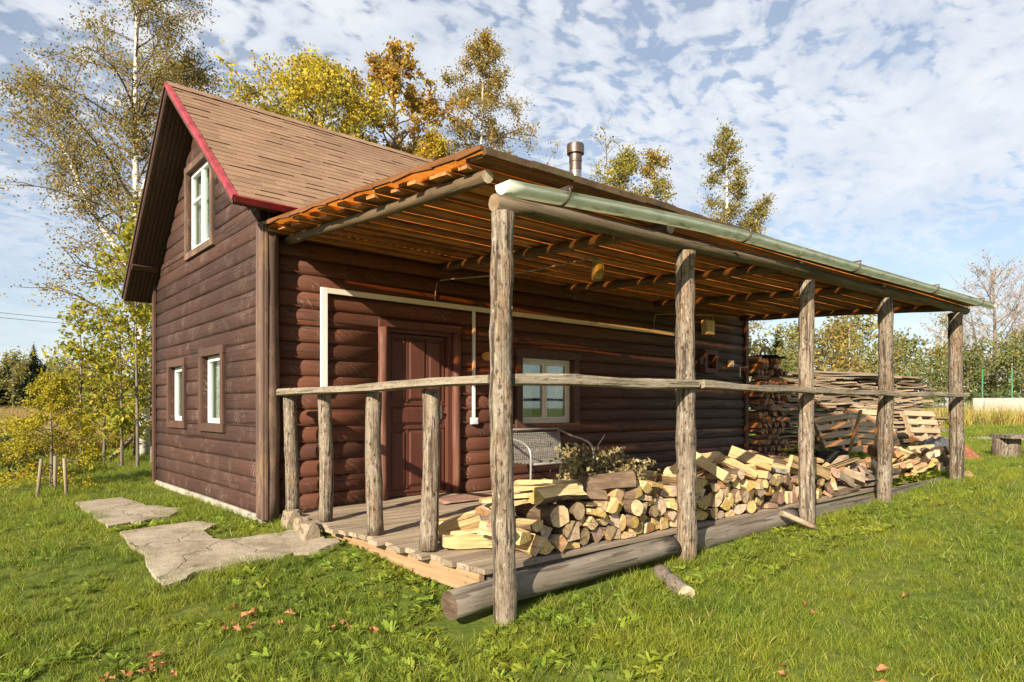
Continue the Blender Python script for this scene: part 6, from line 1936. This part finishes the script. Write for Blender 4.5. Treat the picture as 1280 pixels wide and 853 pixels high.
def tree(name, base, H, spread, seed, leaf, bark, label, group=None, cat='tree', nb=34, t0=.25, shape='oval', sub=5, leaves=9000, lsize=.05, r0=.11,
         lean=(0, 0), elev=.7, droop=.25, clump=.22, gaps=.25, twigmat='twig', trunk_leaves=0, forks=(), crown_leaf2=None, bias=None, sides=3):
    rn = random.Random(seed); rg = np.random.default_rng(seed)
    base = Vector(base)
    T = thing(name, base, label, cat, group)
    nt = 14
    tr = []
    for i in range(nt + 1):
        t = i / nt
        tr.append(base + Vector((lean[0] * t + .10 * math.sin(t * 4 + seed) * t * (H / 10), lean[1] * t + .10 * math.cos(t * 5 + seed) * t * (H / 10), H * t - .15 * (1 - t))))
    mb = MB(); mb.tube(tr, [r0 * (1 - .90 * (i / nt) ** .9) + .004 for i in range(nt + 1)], 10, jit=.05, rnd=rn)
    stems = [(tr, r0)]
    for (t, dx, dy, L) in forks:
        p = tr[int(t * nt)]
        pts = limb(p, Vector((dx, dy, .9)), L, 8, rn, wig=.06, up=.10)
        mb.tube(pts, [r0 * .55 * (1 - .85 * j / 8) + .004 for j in range(9)], 8, jit=.05, rnd=rn)
        stems.append((pts, r0 * .55))
    mb.build('trunk', M[bark], T, tuple(base))
    tips = []; tw = MB()
    for si, (st, sr) in enumerate(stems):
        m_ = nb if si == 0 else max(8, nb // 3)
        for b in range(m_):
            t = t0 + (1 - t0) * ((b + rn.random()) / m_) if si == 0 else .25 + .75 * (b + rn.random()) / m_
            t = min(.995, t)
            k = t * (len(st) - 1); i = int(k); p = st[i].lerp(st[min(i + 1, len(st) - 1)], k - i)
            u = (t - t0) / (1 - t0)
            if shape == 'oval': w = math.sin(math.pi * min(1, .12 + .86 * u)) ** .7
            elif shape == 'cone': w = (1 - u) ** .8 + .08
            elif shape == 'round': w = math.sqrt(max(.05, 1 - (2 * u - .9) ** 2))
            else: w = .5 + .5 * math.sin(math.pi * u)
            L = spread * w * rn.uniform(.6, 1.1) * (1 if si == 0 else .45)
            if L < .12: L = .12
            az = b * 2.4 + rn.uniform(-.5, .5) + seed
            dv = Vector((math.cos(az), math.sin(az), elev * rn.uniform(.6, 1.4)))
            pts = limb(p, dv, L, 5, rn, droop, .10)
            rb = max(.006 if twigmat == 'twig' else .014, min(.03 * H / 8, sr * .35 * (1 - .6 * u)))
            tw.tube(pts, [rb * (1 - .8 * j / 5) for j in range(6)], 5, cap=False)
            for s_ in range(sub):
                f = rn.uniform(.3, 1.0) * 5; ii = min(int(f), 4); q = pts[ii].lerp(pts[ii + 1], f - ii)
                dd = (pts[ii + 1] - pts[ii]).normalized() + Vector((rn.gauss(0, .7), rn.gauss(0, .7), rn.gauss(0, .5)))
                sp = limb(q, dd, L * rn.uniform(.22, .45), 3, rn, droop * 1.4, .15)
                tw.tube(sp, [rb * .35, rb * .28, rb * .2, rb * .1], sides, cap=False)
                if rn.random() > gaps:
                    wgt = rn.uniform(.3, 1.3)
                    tips += [(sp[1], wgt * .5), (sp[2], wgt), (sp[3], wgt)]
    tw.build('branches', M[twigmat], T, tuple(base))
    if leaves and tips:
        P = np.array([tuple(p) for p, _ in tips]); W = np.array([w for _, w in tips])
        if bias is not None:
            W = W * np.array([bias(p) for p, _ in tips])
        W /= W.sum()
        ids = rg.choice(len(P), leaves, p=W)
        cs = P[ids] + np.clip(rg.normal(size=(leaves, 3)), -1.6, 1.6) * clump * rg.uniform(.15, .9, (leaves, 1))
        if crown_leaf2:
            sel = rg.random(len(P)) < crown_leaf2[1]; s2 = sel[ids]
            for c_, m2 in ((cs[~s2], leaf), (cs[s2], crown_leaf2[0])):
                if len(c_):
                    V, F = leaf_quads(c_, lsize, rg)
                    link(bpy.data.objects.new('crown', npmesh('crown', V - np.array(base), F, M[m2])), T)
        else:
            V, F = leaf_quads(cs, lsize, rg)
            link(bpy.data.objects.new('crown', npmesh('crown', V - np.array(base), F, M[leaf])), T)
    return T


tree('birch_tree', gpt(180, 14.5), 11.2, 2.5, 3, 'leaf_birch', 'bark_birch_tree', 'tall white barked birch with thinning yellow leaves behind the gable', None, nb=60, t0=.16, shape='oval', sub=10,
     leaves=54000, lsize=.029, r0=.13, lean=(-.15, .1), elev=.85, droop=.25, clump=.30, gaps=.12, forks=((.36, -.55, .5, 5.4), (.5, .35, -.25, 3.5)))
tree('maple_tree', gpt(408, 20), 11.3, 3.1, 8, 'leaf_yellow', 'bark_tree', 'dense bright yellow tree showing over the roof ridge', None, nb=64, t0=.3, shape='round', sub=9, leaves=44000, lsize=.054, r0=.16, elev=.7, droop=.1, clump=.30, gaps=.05, crown_leaf2=('leaf_olive', .15))
tree('maple_tree', gpt(490, 22), 12.9, 2.5, 12, 'leaf_orange', 'bark_tree', 'rusty orange tree with open twiggy lower crown beside the yellow one', None, nb=54, t0=.4, shape='round', sub=8, leaves=12500, lsize=.062, r0=.16, elev=.8, droop=.1, clump=.16, gaps=.5, crown_leaf2=('leaf_birch', .25), bias=lambda p: 2.6 if p.z > 9.8 else .65)
tree('birch_tree', gpt(598, 23), 13.9, 3.4, 17, 'leaf_birch', 'bark_birch_tree', 'slender birch with a narrow tapering crown above the porch roof corner', None, nb=70, t0=.32, shape='cone', sub=8, leaves=38000, lsize=.040, r0=.13, elev=.45, droop=.25, clump=.25, gaps=.22, crown_leaf2=('leaf_orange', .18))
tree('willow_bush', gpt(545, 21), 9.6, 1.3, 19, 'leaf_yellow', 'bark_tree', 'low golden bush crown between the orange tree and the slender birch', None, nb=26, t0=.45, shape='round', sub=6, leaves=14000, lsize=.05, r0=.09, elev=.8, droop=.1, clump=.26, gaps=.15, crown_leaf2=('leaf_orange', .4))
tree('birch_tree', gpt(328, 24), 10.9, .9, 23, 'leaf_birch', 'bark_birch_tree', 'small sparse treetop just clearing the ridge beside the yellow tree', None, nb=22, t0=.5, sub=5, leaves=3000, lsize=.065, r0=.08, gaps=.3)
tree('aspen_tree', gpt(778, 26), 10.9, 1.7, 29, 'leaf_olive', 'bark_tree', 'loose olive and yellow aspen behind the chimney pipe', None, nb=36, t0=.35, shape='round', sub=7, leaves=15500, lsize=.050, r0=.12, elev=.9, droop=.1, clump=.26, gaps=.22, crown_leaf2=('leaf_yellow', .3))
tree('bare_tree', gpt(757, 27), 12.3, 1.5, 31, 'leaf_olive', 'bark_tree', 'bare twiggy treetop sticking up behind the chimney pipe', None, nb=26, t0=.5, sub=6, leaves=250, lsize=.06, r0=.09, elev=1.2, droop=0, gaps=.3)
tree('aspen_tree', gpt(822, 27), 11.4, 1.2, 33, 'leaf_orange', 'bark_tree', 'reddish brown slim aspen on the far side of the olive aspen', None, nb=30, t0=.4, sub=6, leaves=6500, lsize=.055, r0=.1, elev=1.0, droop=.1, clump=.24, gaps=.25, crown_leaf2=('leaf_olive', .5))
tree('birch_tree', gpt(905, 26), 12.0, 2.0, 37, 'leaf_olive', 'bark_birch_tree', 'grey green birch standing alone above the middle of the porch roof', None, nb=42, t0=.3, shape='cone', sub=7, leaves=19000, lsize=.047, r0=.13, elev=.8, droop=.2, clump=.26, gaps=.2, crown_leaf2=('leaf_birch', .45), forks=((.5, .5, -.45, 3.6),))
# saplings behind the gable corner
sp_ = [(100, 12.2, 3.1, .7, 'slim sapling standing farthest from the gable corner'), (130, 13.2, 2.2, .7, 'short sapling between the slim one and the clump'), (152, 12.4, 2.8, .8, 'leafy sapling in the middle of the clump'), (172, 11.9, 4.3, .85, 'tall sapling second from the gable wall'),
       (190, 12.4, 5.2, .85, 'tallest yellow green sapling hard by the gable wall'), (168, 13.8, 1.7, .8, 'low bushy sapling behind the clump')]
for i, (p_, t_, h_, w_, lab) in enumerate(sp_):
    tree('birch_sapling', gpt(p_, t_), h_, w_, 50 + i, 'leaf_sapling', 'bark_tree', lab, 'birch saplings behind the gable corner', nb=20, t0=.2, sub=4, leaves=int(440 * h_), lsize=.046, r0=.03, elev=.7, droop=.2, clump=.18, gaps=.2, sides=3)
# larch and low bushes in front of the field
tree('larch_tree', gpt(64, 9.4), 1.6, .95, 70, 'needle_larch', 'bark_tree', 'young yellow larch standing between three stakes at the lawn edge', None, nb=46, t0=.03, shape='cone', sub=7, leaves=15000, lsize=.018, r0=.025, elev=.28, droop=.15, clump=.07, gaps=.1)
for i, (p_, t_, h_, w_, lab) in enumerate(((12, 10.6, .55, .75, 'low olive bush at the lawn edge beside the larch'), (-45, 10.2, .7, .8, 'olive green bush at the lawn edge, outermost from the house'))):
    tree('bush', gpt(p_, t_), h_, w_, 80 + i, ('leaf_green', 'needle_larch')[i % 2], 'bark_tree', lab, 'low bushes at the lawn edge', 'bush', nb=18, t0=.05, shape='round', sub=5, leaves=2600, lsize=.030, r0=.02, elev=.8, droop=.1, clump=.12, gaps=.1)
# far wood to the left: spruces and broadleaved trees, meshes shared
def spruce_mesh(seed, H, W):
    rg = np.random.default_rng(seed); n = 2600
    t = 1 - np.sqrt(rg.uniform(0, 1, n)); t = np.clip(t, 0.02, .995)
    tier = np.floor(t * 14) / 14
    rad = W * (1 - t) ** .9 * rg.uniform(.35, 1.0, n) * (1.06 - .55 * (t - tier) * 14 * .5)
    az = rg.uniform(0, 6.28, n)
    c = np.stack([rad * np.cos(az), rad * np.sin(az), H * (.05 + .95 * t)], 1)
    d = np.stack([np.cos(az), np.sin(az), -.45 + rg.normal(size=n) * .15], 1)
    e = np.stack([-np.sin(az), np.cos(az), rg.normal(size=n) * .2], 1)
    s = (.085 * H * (1.05 - t) ** .6 * rg.uniform(.6, 1.2, n))[:, None]
    V = np.stack([c - d * s, c + e * s * .35, c + d * s, c - e * s * .35], 1).reshape(-1, 3)
    return npmesh('crown', V, np.arange(n * 4).reshape(-1, 4), M['spruce'])


def far_tree_mesh(seed, H, W, leaf, n=1500):
    rg = np.random.default_rng(seed)
    k = 46
    u = rg.uniform(.22, 1, k); a = rg.uniform(0, 6.28, k); w = W * np.sqrt(np.clip(1 - (2 * u - 1.15) ** 2, .04, 1)) * rg.uniform(.2, 1, k)
    cc = np.stack([w * np.cos(a), w * np.sin(a), H * u], 1)
    cs = cc[rg.integers(0, k, n)] + rg.normal(size=(n, 3)) * W * .17
    V, F = leaf_quads(cs, H * .021, rg)
    return npmesh('crown', V, F, M[leaf])


sm_ = [spruce_mesh(i, 10, 2.1) for i in range(4)]
fm_ = [far_tree_mesh(i, 9, 2.8, l) for i, l in enumerate(('leaf_olive', 'leaf_birch', 'leaf_green', 'leaf_orange', 'leaf_olive'))]
trk = MB().tube([(0, 0, -.5), (0, 0, 8.5)], [.16, .03], 6).mesh('trunk', M['bark_tree'])
trw = MB().tube([(0, 0, -.5), (.2, 0, 4), (.1, .1, 8.2)], [.13, .09, .02], 6).mesh('trunk', M['bark_birch_tree'])


def far_tree(name, p, sc, me, tk, label, cat, group, rz):
    T = thing(name, p, label, cat, group, rz); T.scale = (sc, sc, sc)
    link(bpy.data.objects.new('trunk', tk), T); link(bpy.data.objects.new('crown', me), T)


rn = random.Random(99)
for i in range(170):
    p_ = -330 + 480 * i / 169 + rn.uniform(-6, 6)
    row = i % 3
    t_ = (86, 95, 106)[row] + rn.uniform(-4, 4)
    sp = rn.random() < ((.95, .85, .45)[row] if p_ < 72 else .08)
    fade = 1 if p_ < 55 else max(.62, 1 - (p_ - 55) * .0045)
    if sp:
        far_tree('spruce_tree', gpt(p_, t_), rn.uniform(.62, .98) * fade, sm_[i % 4], trk, 'dark spruce at the far edge of the dry field', 'tree', 'spruces beyond the field', rn.uniform(0, 6))
    else:
        far_tree('forest_tree', gpt(p_, t_), rn.uniform(.72, .95) * fade, fm_[i % 5], trk, 'autumn coloured broadleaved tree at the far edge of the dry field', 'tree', 'broadleaved trees beyond the field', rn.uniform(0, 6))
for i in range(20):                     # the wood goes on behind the house
    p_ = 160 + i * 26 + rn.uniform(-6, 6)
    far_tree('forest_tree', gpt(p_, rn.uniform(90, 105)), rn.uniform(.5, .7), fm_[i % 5], trk, 'autumn coloured broadleaved tree at the far edge of the dry field', 'tree', 'broadleaved trees beyond the field', rn.uniform(0, 6))
# tree line to the right of the yard
rt = [(945, 36, .50, 0), (968, 33, .40, 2), (985, 40, .62, 4), (1010, 38, .58, 0), (1040, 36, .60, 1), (1075, 41, .74, 0), (1110, 35, .42, 4), (1132, 37, .55, 2), (1160, 34, .38, 2), (1185, 38, .46, 4), (1210, 36, .42, 2),
      (1238, 36, .50, 2), (1265, 34, .47, 2), (1292, 36, .55, 4), (1320, 35, .55, 2), (1350, 37, .6, 0), (930, 44, .6, 1), (1000, 48, .7, 2), (1055, 50, .75, 4), (1120, 47, .62, 1), (1180, 50, .60, 0), (1225, 46, .5, 2), (1385, 36, .6, 2), (1420, 38, .7, 4), (1280, 46, .55, 2)]
for i, (p_, t_, s_, k_) in enumerate(rt):
    T = gpt(p_, t_)
    far_tree('woodland_tree', T, s_, fm_[k_], trw if i % 3 == 0 else trk, ('bushy olive tree', 'bushy grey and yellow tree', 'dense green tree', 'rusty orange tree', 'broad olive tree')[k_] + ' in the tree line beyond the yard', 'tree', 'trees in the line beyond the yard', i * 1.3)
far_tree('spruce_tree', gpt(972, 42), .62, sm_[1], trk, 'single dark spruce in the tree line beyond the firewood stack', 'tree', None, 0)
for i, (p_, t_, h_) in enumerate(((1063, 37, 5.6), (1044, 39, 5.0), (1178, 40, 6.4), (1085, 43, 5.6))):
    tree('birch_tree', gpt(p_, t_), h_, 1.1, 140 + i, 'leaf_olive', 'bark_birch_tree', 'thin pale birch with few leaves in the tree line beyond the yard', 'thin birches in the tree line', nb=20, t0=.3, sub=5, leaves=600, lsize=.07, r0=.10, elev=1.1, droop=0, gaps=.3, twigmat='bare_twig')
tree('bare_tree', gpt(1242, 41), 9.2, 4.2, 151, 'leaf_birch', 'bark_tree', 'big leafless tree with a wide pale crown beyond the yard fence', None, nb=60, t0=.22, shape='oval', sub=24, leaves=700, lsize=.07, r0=.20, elev=.75, droop=-.1, gaps=.2, clump=.4, twigmat='bare_twig', forks=((.2, .5, -.5, 6.5), (.25, -.5, .4, 6)))
tree('bare_tree', gpt(1300, 43), 8.6, 3.6, 157, 'leaf_birch', 'bark_tree', 'second leafless tree just outside the first beyond the yard fence', None, nb=50, t0=.22, shape='oval', sub=18, leaves=500, lsize=.07, r0=.15, elev=1.0, droop=-.1, gaps=.2, clump=.4, twigmat='bare_twig', forks=((.25, .4, -.3, 5.5),))
tree('bare_tree', gpt(1190, 44), 7.0, 2.8, 161, 'leaf_birch', 'bark_tree', 'leafless tree behind the last porch post', None, nb=36, t0=.25, sub=16, leaves=300, lsize=.07, r0=.12, elev=1.0, droop=-.1, gaps=.2, twigmat='bare_twig')

# ------------------------------------------------------------------ grass
def tuft(name, mat, n, hmin, hmax, rad, width, lean, seed, seg=3, curl=.5):
    rg = np.random.default_rng(seed)
    V = []; F = []; T = []
    for b in range(n):
        a = rg.uniform(0, 6.28); r = rad * math.sqrt(rg.uniform(0, 1))
        bx, by = r * math.cos(a), r * math.sin(a)
        h = rg.uniform(hmin, hmax); w = width * rg.uniform(.7, 1.2)
        la = rg.uniform(0, 6.28); ll = lean * rg.uniform(.2, 1.2) * h
        fa = rg.uniform(0, 3.14); fx, fy = math.cos(fa) * w, math.sin(fa) * w
        o = len(V)
        for s in range(seg + 1):
            t = s / seg
            x = bx + math.cos(la) * ll * t ** 1.7; y = by + math.sin(la) * ll * t ** 1.7
            z = h * (t - curl * .35 * t * t * t * (ll / h)) - .01
            k = (1 - t ** 1.5) * .5
            V.append((x - fx * k, y - fy * k, z)); V.append((x + fx * k, y + fy * k, z)); T += [t, t]
        for s in range(seg):
            F.append((o + 2 * s, o + 2 * s + 1, o + 2 * s + 3, o + 2 * s + 2))
    return bpy.data.objects.new(name, npmesh(name, V, F, mat, T))


def rosette(name, mat, n, L, seed):
    """low broad-leaved weed: leaves arching out from a centre"""
    rg = np.random.default_rng(seed); V = []; F = []; T = []
    for b in range(n):
        a = rg.uniform(0, 6.28); l = L * rg.uniform(.5, 1.1); el = rg.uniform(.25, 1.1); w = l * rg.uniform(.22, .36)
        o = len(V); segs = 4
        for s in range(segs + 1):
            t = s / segs; r = l * t * math.cos(el * (1 - .6 * t)); z = l * t * math.sin(el * (1 - .55 * t)) + .005
            k = w * math.sin(math.pi * min(1, .10 + t * .88)) * (1 + .25 * ((s % 2) * 2 - 1))
            cx_, cy_ = math.cos(a) * r, math.sin(a) * r; sx_, sy_ = -math.sin(a) * k * .5, math.cos(a) * k * .5
            V += [(cx_ - sx_, cy_ - sy_, z + .004), (cx_ + sx_, cy_ + sy_, z - .003)]; T += [.25 + .7 * t] * 2
        for s in range(segs):
            F.append((o + 2 * s, o + 2 * s + 1, o + 2 * s + 3, o + 2 * s + 2))
    return bpy.data.objects.new(name, npmesh(name, V, F, mat, T))


def scatter(name, pts, scales, sources, label, cat, seed=0, tilt=.12):
    """one object that instances small tufts on given points"""
    col = bpy.data.collections.new(name + '_source')
    for s in sources: col.objects.link(s)
    rg = np.random.default_rng(seed)
    n = len(pts)
    me = bpy.data.meshes.new(name)
    me.vertices.add(n); me.vertices.foreach_set('co', np.asarray(pts, np.float32).ravel())
    a = me.attributes.new('tuft_scale', 'FLOAT', 'POINT'); a.data.foreach_set('value', np.asarray(scales, np.float32))
    rot = np.stack([rg.normal(size=n) * tilt, rg.normal(size=n) * tilt, rg.uniform(0, 6.283, n)], 1).astype(np.float32)
    a = me.attributes.new('tuft_rot', 'FLOAT_VECTOR', 'POINT'); a.data.foreach_set('vector', rot.ravel())
    a = me.attributes.new('tuft_pick', 'INT', 'POINT'); a.data.foreach_set('value', rg.integers(0, len(sources), n).astype(np.int32))
    o = bpy.data.objects.new(name, me); link(o); tag(o, label, cat, None, 'stuff')
    ng = bpy.data.node_groups.new(name + '_nodes', 'GeometryNodeTree')
    ng.interface.new_socket('Geometry', in_out='INPUT', socket_type='NodeSocketGeometry')
    ng.interface.new_socket('Geometry', in_out='OUTPUT', socket_type='NodeSocketGeometry')
    N = ng.nodes.new; L = ng.links.new
    gi = N('NodeGroupInput'); goo = N('NodeGroupOutput')
    ci = N('GeometryNodeCollectionInfo'); ci.inputs['Collection'].default_value = col; ci.inputs['Separate Children'].default_value = True; ci.inputs['Reset Children'].default_value = True
    ip = N('GeometryNodeInstanceOnPoints'); ip.inputs['Pick Instance'].default_value = True

    def attr(nm, dt):
        q = N('GeometryNodeInputNamedAttribute'); q.data_type = dt; q.inputs['Name'].default_value = nm
        return q.outputs['Attribute']
    m2p = N('GeometryNodeMeshToPoints')
    L(gi.outputs[0], m2p.inputs['Mesh']); L(m2p.outputs[0], ip.inputs['Points']); L(ci.outputs[0], ip.inputs['Instance'])
    L(attr('tuft_pick', 'INT'), ip.inputs['Instance Index']); L(attr('tuft_scale', 'FLOAT'), ip.inputs['Scale'])
    e2r = N('FunctionNodeEulerToRotation'); L(attr('tuft_rot', 'FLOAT_VECTOR'), e2r.inputs[0]); L(e2r.outputs[0], ip.inputs['Rotation'])
    L(ip.outputs[0], goo.inputs[0])
    md = o.modifiers.new('scatter', 'NODES'); md.node_group = ng
    return o


def inpoly_np(X, Y, P):
    c = np.zeros(len(X), bool)
    for i in range(len(P)):
        x0, y0 = P[i]; x1, y1 = P[i - 1]
        cr = ((y0 > Y) != (y1 > Y)) & (X < (x1 - x0) * (Y - y0) / (y1 - y0 + 1e-12) + x0)
        c ^= cr
    return c


def blocked(X, Y):
    b = (X > -.06) & (X < 9.3) & (Y > -.12) & (Y < 4.45)
    b |= (X > .24) & (X < 8.2) & (Y > -3.30) & (Y < 0)
    b |= (X > .24) & (X < 9.4) & (Y > -3.42) & (Y < 0)
    b |= (X > -.14) & (X < 1.98) & (Y > -3.43) & (Y < -3.12)
    b |= (X > 9.1) & (X < 10.6) & (Y > -.4) & (Y < .5)
    jx, jy = np.random.default_rng(len(X)).normal(size=(2, len(X))) * .085
    for P in (PATH_A, PATH_B, PATH_C): b |= inpoly_np(X + jx, Y + jy, P)
    return b


rg = np.random.default_rng(5)
terr_np = np.vectorize(terr)
C0 = np.array([-1.2, -4.6])
PX = []; PY = []; SC = []
for r0_, r1_, dens, sc_ in ((0, 3.6, 300, 1.0), (3.6, 7, 170, 1.05), (7, 12, 85, 1.2), (12, 20, 40, 1.45), (20, 34, 12, 2.0), (34, 60, 3.0, 2.8)):
    n_ = int(math.pi * (r1_ ** 2 - r0_ ** 2) * dens)
    rr = np.sqrt(rg.uniform(r0_ ** 2, r1_ ** 2, n_)); aa = rg.uniform(0, 6.283, n_)
    X = C0[0] + rr * np.cos(aa); Y = C0[1] + rr * np.sin(aa)
    # keep what lies ahead of the camera, with a wide margin
    f = (X + 2.385) * .657 + (Y + 6.46) * .754; s = (X + 2.385) * .754 - (Y + 6.46) * .657
    k_ = (f > -1.0) & (np.abs(s) < 1.15 * f + 3.0) & ~blocked(X, Y)
    k_ &= ~((Y > 12.5) & (X < 9.5) & (X > -60))      # the dry field takes over there
    X, Y = X[k_], Y[k_]
    PX.append(X); PY.append(Y)
    SC.append(sc_ * rg.uniform(.65, 1.25, len(X)))
PX = np.concatenate(PX); PY = np.concatenate(PY); SC = np.concatenate(SC)
# patchiness, and longer grass where the mower does not reach
patch = np.sin(PX * 2.1 + np.sin(PY * 1.7) * 1.3) * np.sin(PY * 2.4 - np.sin(PX * 1.3)) * .5 + .5
SC *= .72 + .5 * patch
edge = ((PX < .25) & (PX > -.45) & (PY > -.2) & (PY < 4.3)) | ((PY > -3.95) & (PY < -3.35) & (PX > .0) & (PX < 9.5)) | ((PX > -.5) & (PX < .2) & (PY < -1.3) & (PY > -3.4))
SC[edge] *= 1.08
SC *= .84
SC[(PX > -.25) & (PX < .3) & (PY < -.9) & (PY > -3.4)] *= .6
SC[(PX > 1.5) & (PY < -4.2)] *= .92
pts = np.stack([PX, PY, terr_np(PX, PY)], 1)
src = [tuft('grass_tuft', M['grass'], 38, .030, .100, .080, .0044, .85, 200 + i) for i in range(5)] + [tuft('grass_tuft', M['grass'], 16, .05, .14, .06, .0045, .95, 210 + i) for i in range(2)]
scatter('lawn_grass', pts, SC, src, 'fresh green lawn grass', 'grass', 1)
# broad weeds along the deck, log and path
WX = []; WY = []
for (x0, x1, y0, y1, n_) in ((-.9, .15, -3.3, -1.4, 190), (-.3, 1.9, -4.0, -3.42, 130), (1.9, 5.5, -4.1, -3.45, 200), (-2.2, .8, -5.4, -3.2, 260), (-3.6, -1.3, -2.5, 1.5, 120), (-.5, -.05, -.3, 1.0, 50), (0, 7, -7, -4, 420), (-3.6, .5, -6.2, -2.2, 900), (.1, .24, -3.1, -1.2, 40), (-1.2, -.4, .35, .8, 40), (5.5, 9, -4.1, -3.6, 60)):
    WX.append(rg.uniform(x0, x1, n_)); WY.append(rg.uniform(y0, y1, n_))
WX = np.concatenate(WX); WY = np.concatenate(WY); k_ = ~blocked(WX, WY); WX, WY = WX[k_], WY[k_]
scw = rg.uniform(.25, .65, len(WX)); scw[(WX > .5) & (WY < -4.1)] *= .5
scatter('broadleaf_weeds', np.stack([WX, WY, terr_np(WX, WY)], 1), scw, [rosette('weed_plant', M['weed'], 11, .15, 300 + i) for i in range(4)], 'low broad leaved weeds in the lawn and along the deck', 'weeds', 2)
# dry grass in the field to the left and behind
n_ = 30000
X = rg.uniform(-70, 45, n_); Y = 12.3 + (rg.uniform(0, 1, n_) ** 2.0) * 75 + np.sin(X * .8) * .5
k_ = ~((X > 8.5) & (Y < 22)); X, Y = X[k_], Y[k_]
scd = rg.uniform(.5, 1.0, len(X)) * (1 + (Y - 12) * .012)
scatter('dry_field_grass', np.stack([X, Y, terr_np(X, Y)], 1), scd, [tuft('dry_tuft', M['dry'], 40, .35, .95, .30, .016, .45, 400 + i) for i in range(4)], 'tall dry tan grass of the field', 'field grass', 3)
# reeds before the concrete wall, weeds near the stacks
n_ = 700
t_ = rg.uniform(-3, 14, n_); off = rg.uniform(-3.2, -.3, n_)
X = WA.x + wd.x * t_ + wn.x * off; Y = WA.y + wd.y * t_ + wn.y * off
k_ = ~inpoly_np(X, Y, PATH_C); X, Y = X[k_], Y[k_]
scatter('reeds', np.stack([X, Y, terr_np(X, Y)], 1), rg.uniform(.6, 1.15, len(X)), [tuft('reed_tuft', M['reed'], 30, .4, 1.15, .22, .02, .35, 500 + i) for i in range(3)], 'yellow green reeds in front of the concrete wall', 'reeds', 4)
X = np.concatenate([rg.uniform(8.4, 9.1, 26), rg.uniform(7.0, 9.3, 30), rg.uniform(9.5, 12.5, 60)]); Y = np.concatenate([rg.uniform(-1.7, -1.1, 26), rg.uniform(-3.3, -3.1, 30), rg.uniform(-2.0, -1.0, 60)])
zz_ = terr_np(X, Y); zz_[:26] += .24
scatter('yard_weeds', np.stack([X, Y, zz_], 1), rg.uniform(.7, 1.5, len(X)), [rosette('yard_weed', M['weed'], 14, .17, 600 + i) for i in range(3)], 'green weeds growing round the woodpiles and trough', 'weeds', 5)
# fallen leaves on the lawn
rn = random.Random(55)
lm = []
for i in range(3):
    r2 = random.Random(700 + i); vs = [(0, 0, .006)]
    for k in range(10):
        a = 6.283 * k / 10; r_ = .028 * (1.2 if k % 2 == 0 else .82) * r2.uniform(.7, 1.25)
        vs.append((r_ * math.cos(a), r_ * math.sin(a) * .8, r2.uniform(0, .034)))
    lm.append(MB().add(vs, [(0, 1 + k, 1 + (k + 1) % 10) for k in range(10)]).mesh('fallen_leaf', M['fallen']))
lc = [(-1.75, -3.05, 16), (-1.45, -3.35, 15), (-2.1, -3.6, 8), (-1.0, -2.5, 9), (-1.6, -2.75, 10), (-.6, -2.9, 4), (1.6, -4.6, 2), (2.4, -5.0, 1), (.8, -4.9, 2), (-1.9, -4.1, 5), (1.0, -5.4, 4), (-3.2, -2.2, 5), (-2.6, -1.4, 3)]
for (x, y, c_) in lc:
    for _ in range(c_):
        xx, yy = x + rn.gauss(0, .11), y + rn.gauss(0, .09)
        if blocked(np.array([xx]), np.array([yy]))[0]: continue
        o = link(bpy.data.objects.new('fallen_leaf', rn.choice(lm)))
        o.location = (xx, yy, terr(xx, yy) + rn.uniform(.02, .055)); o.rotation_euler = (rn.uniform(-.5, .5), rn.uniform(-.5, .5), rn.uniform(0, 6.28)); s_ = rn.uniform(.7, 1.3); o.scale = (s_,) * 3
        tag(o, 'dry orange brown leaf lying in the lawn grass', 'fallen leaf', 'fallen leaves on the lawn')
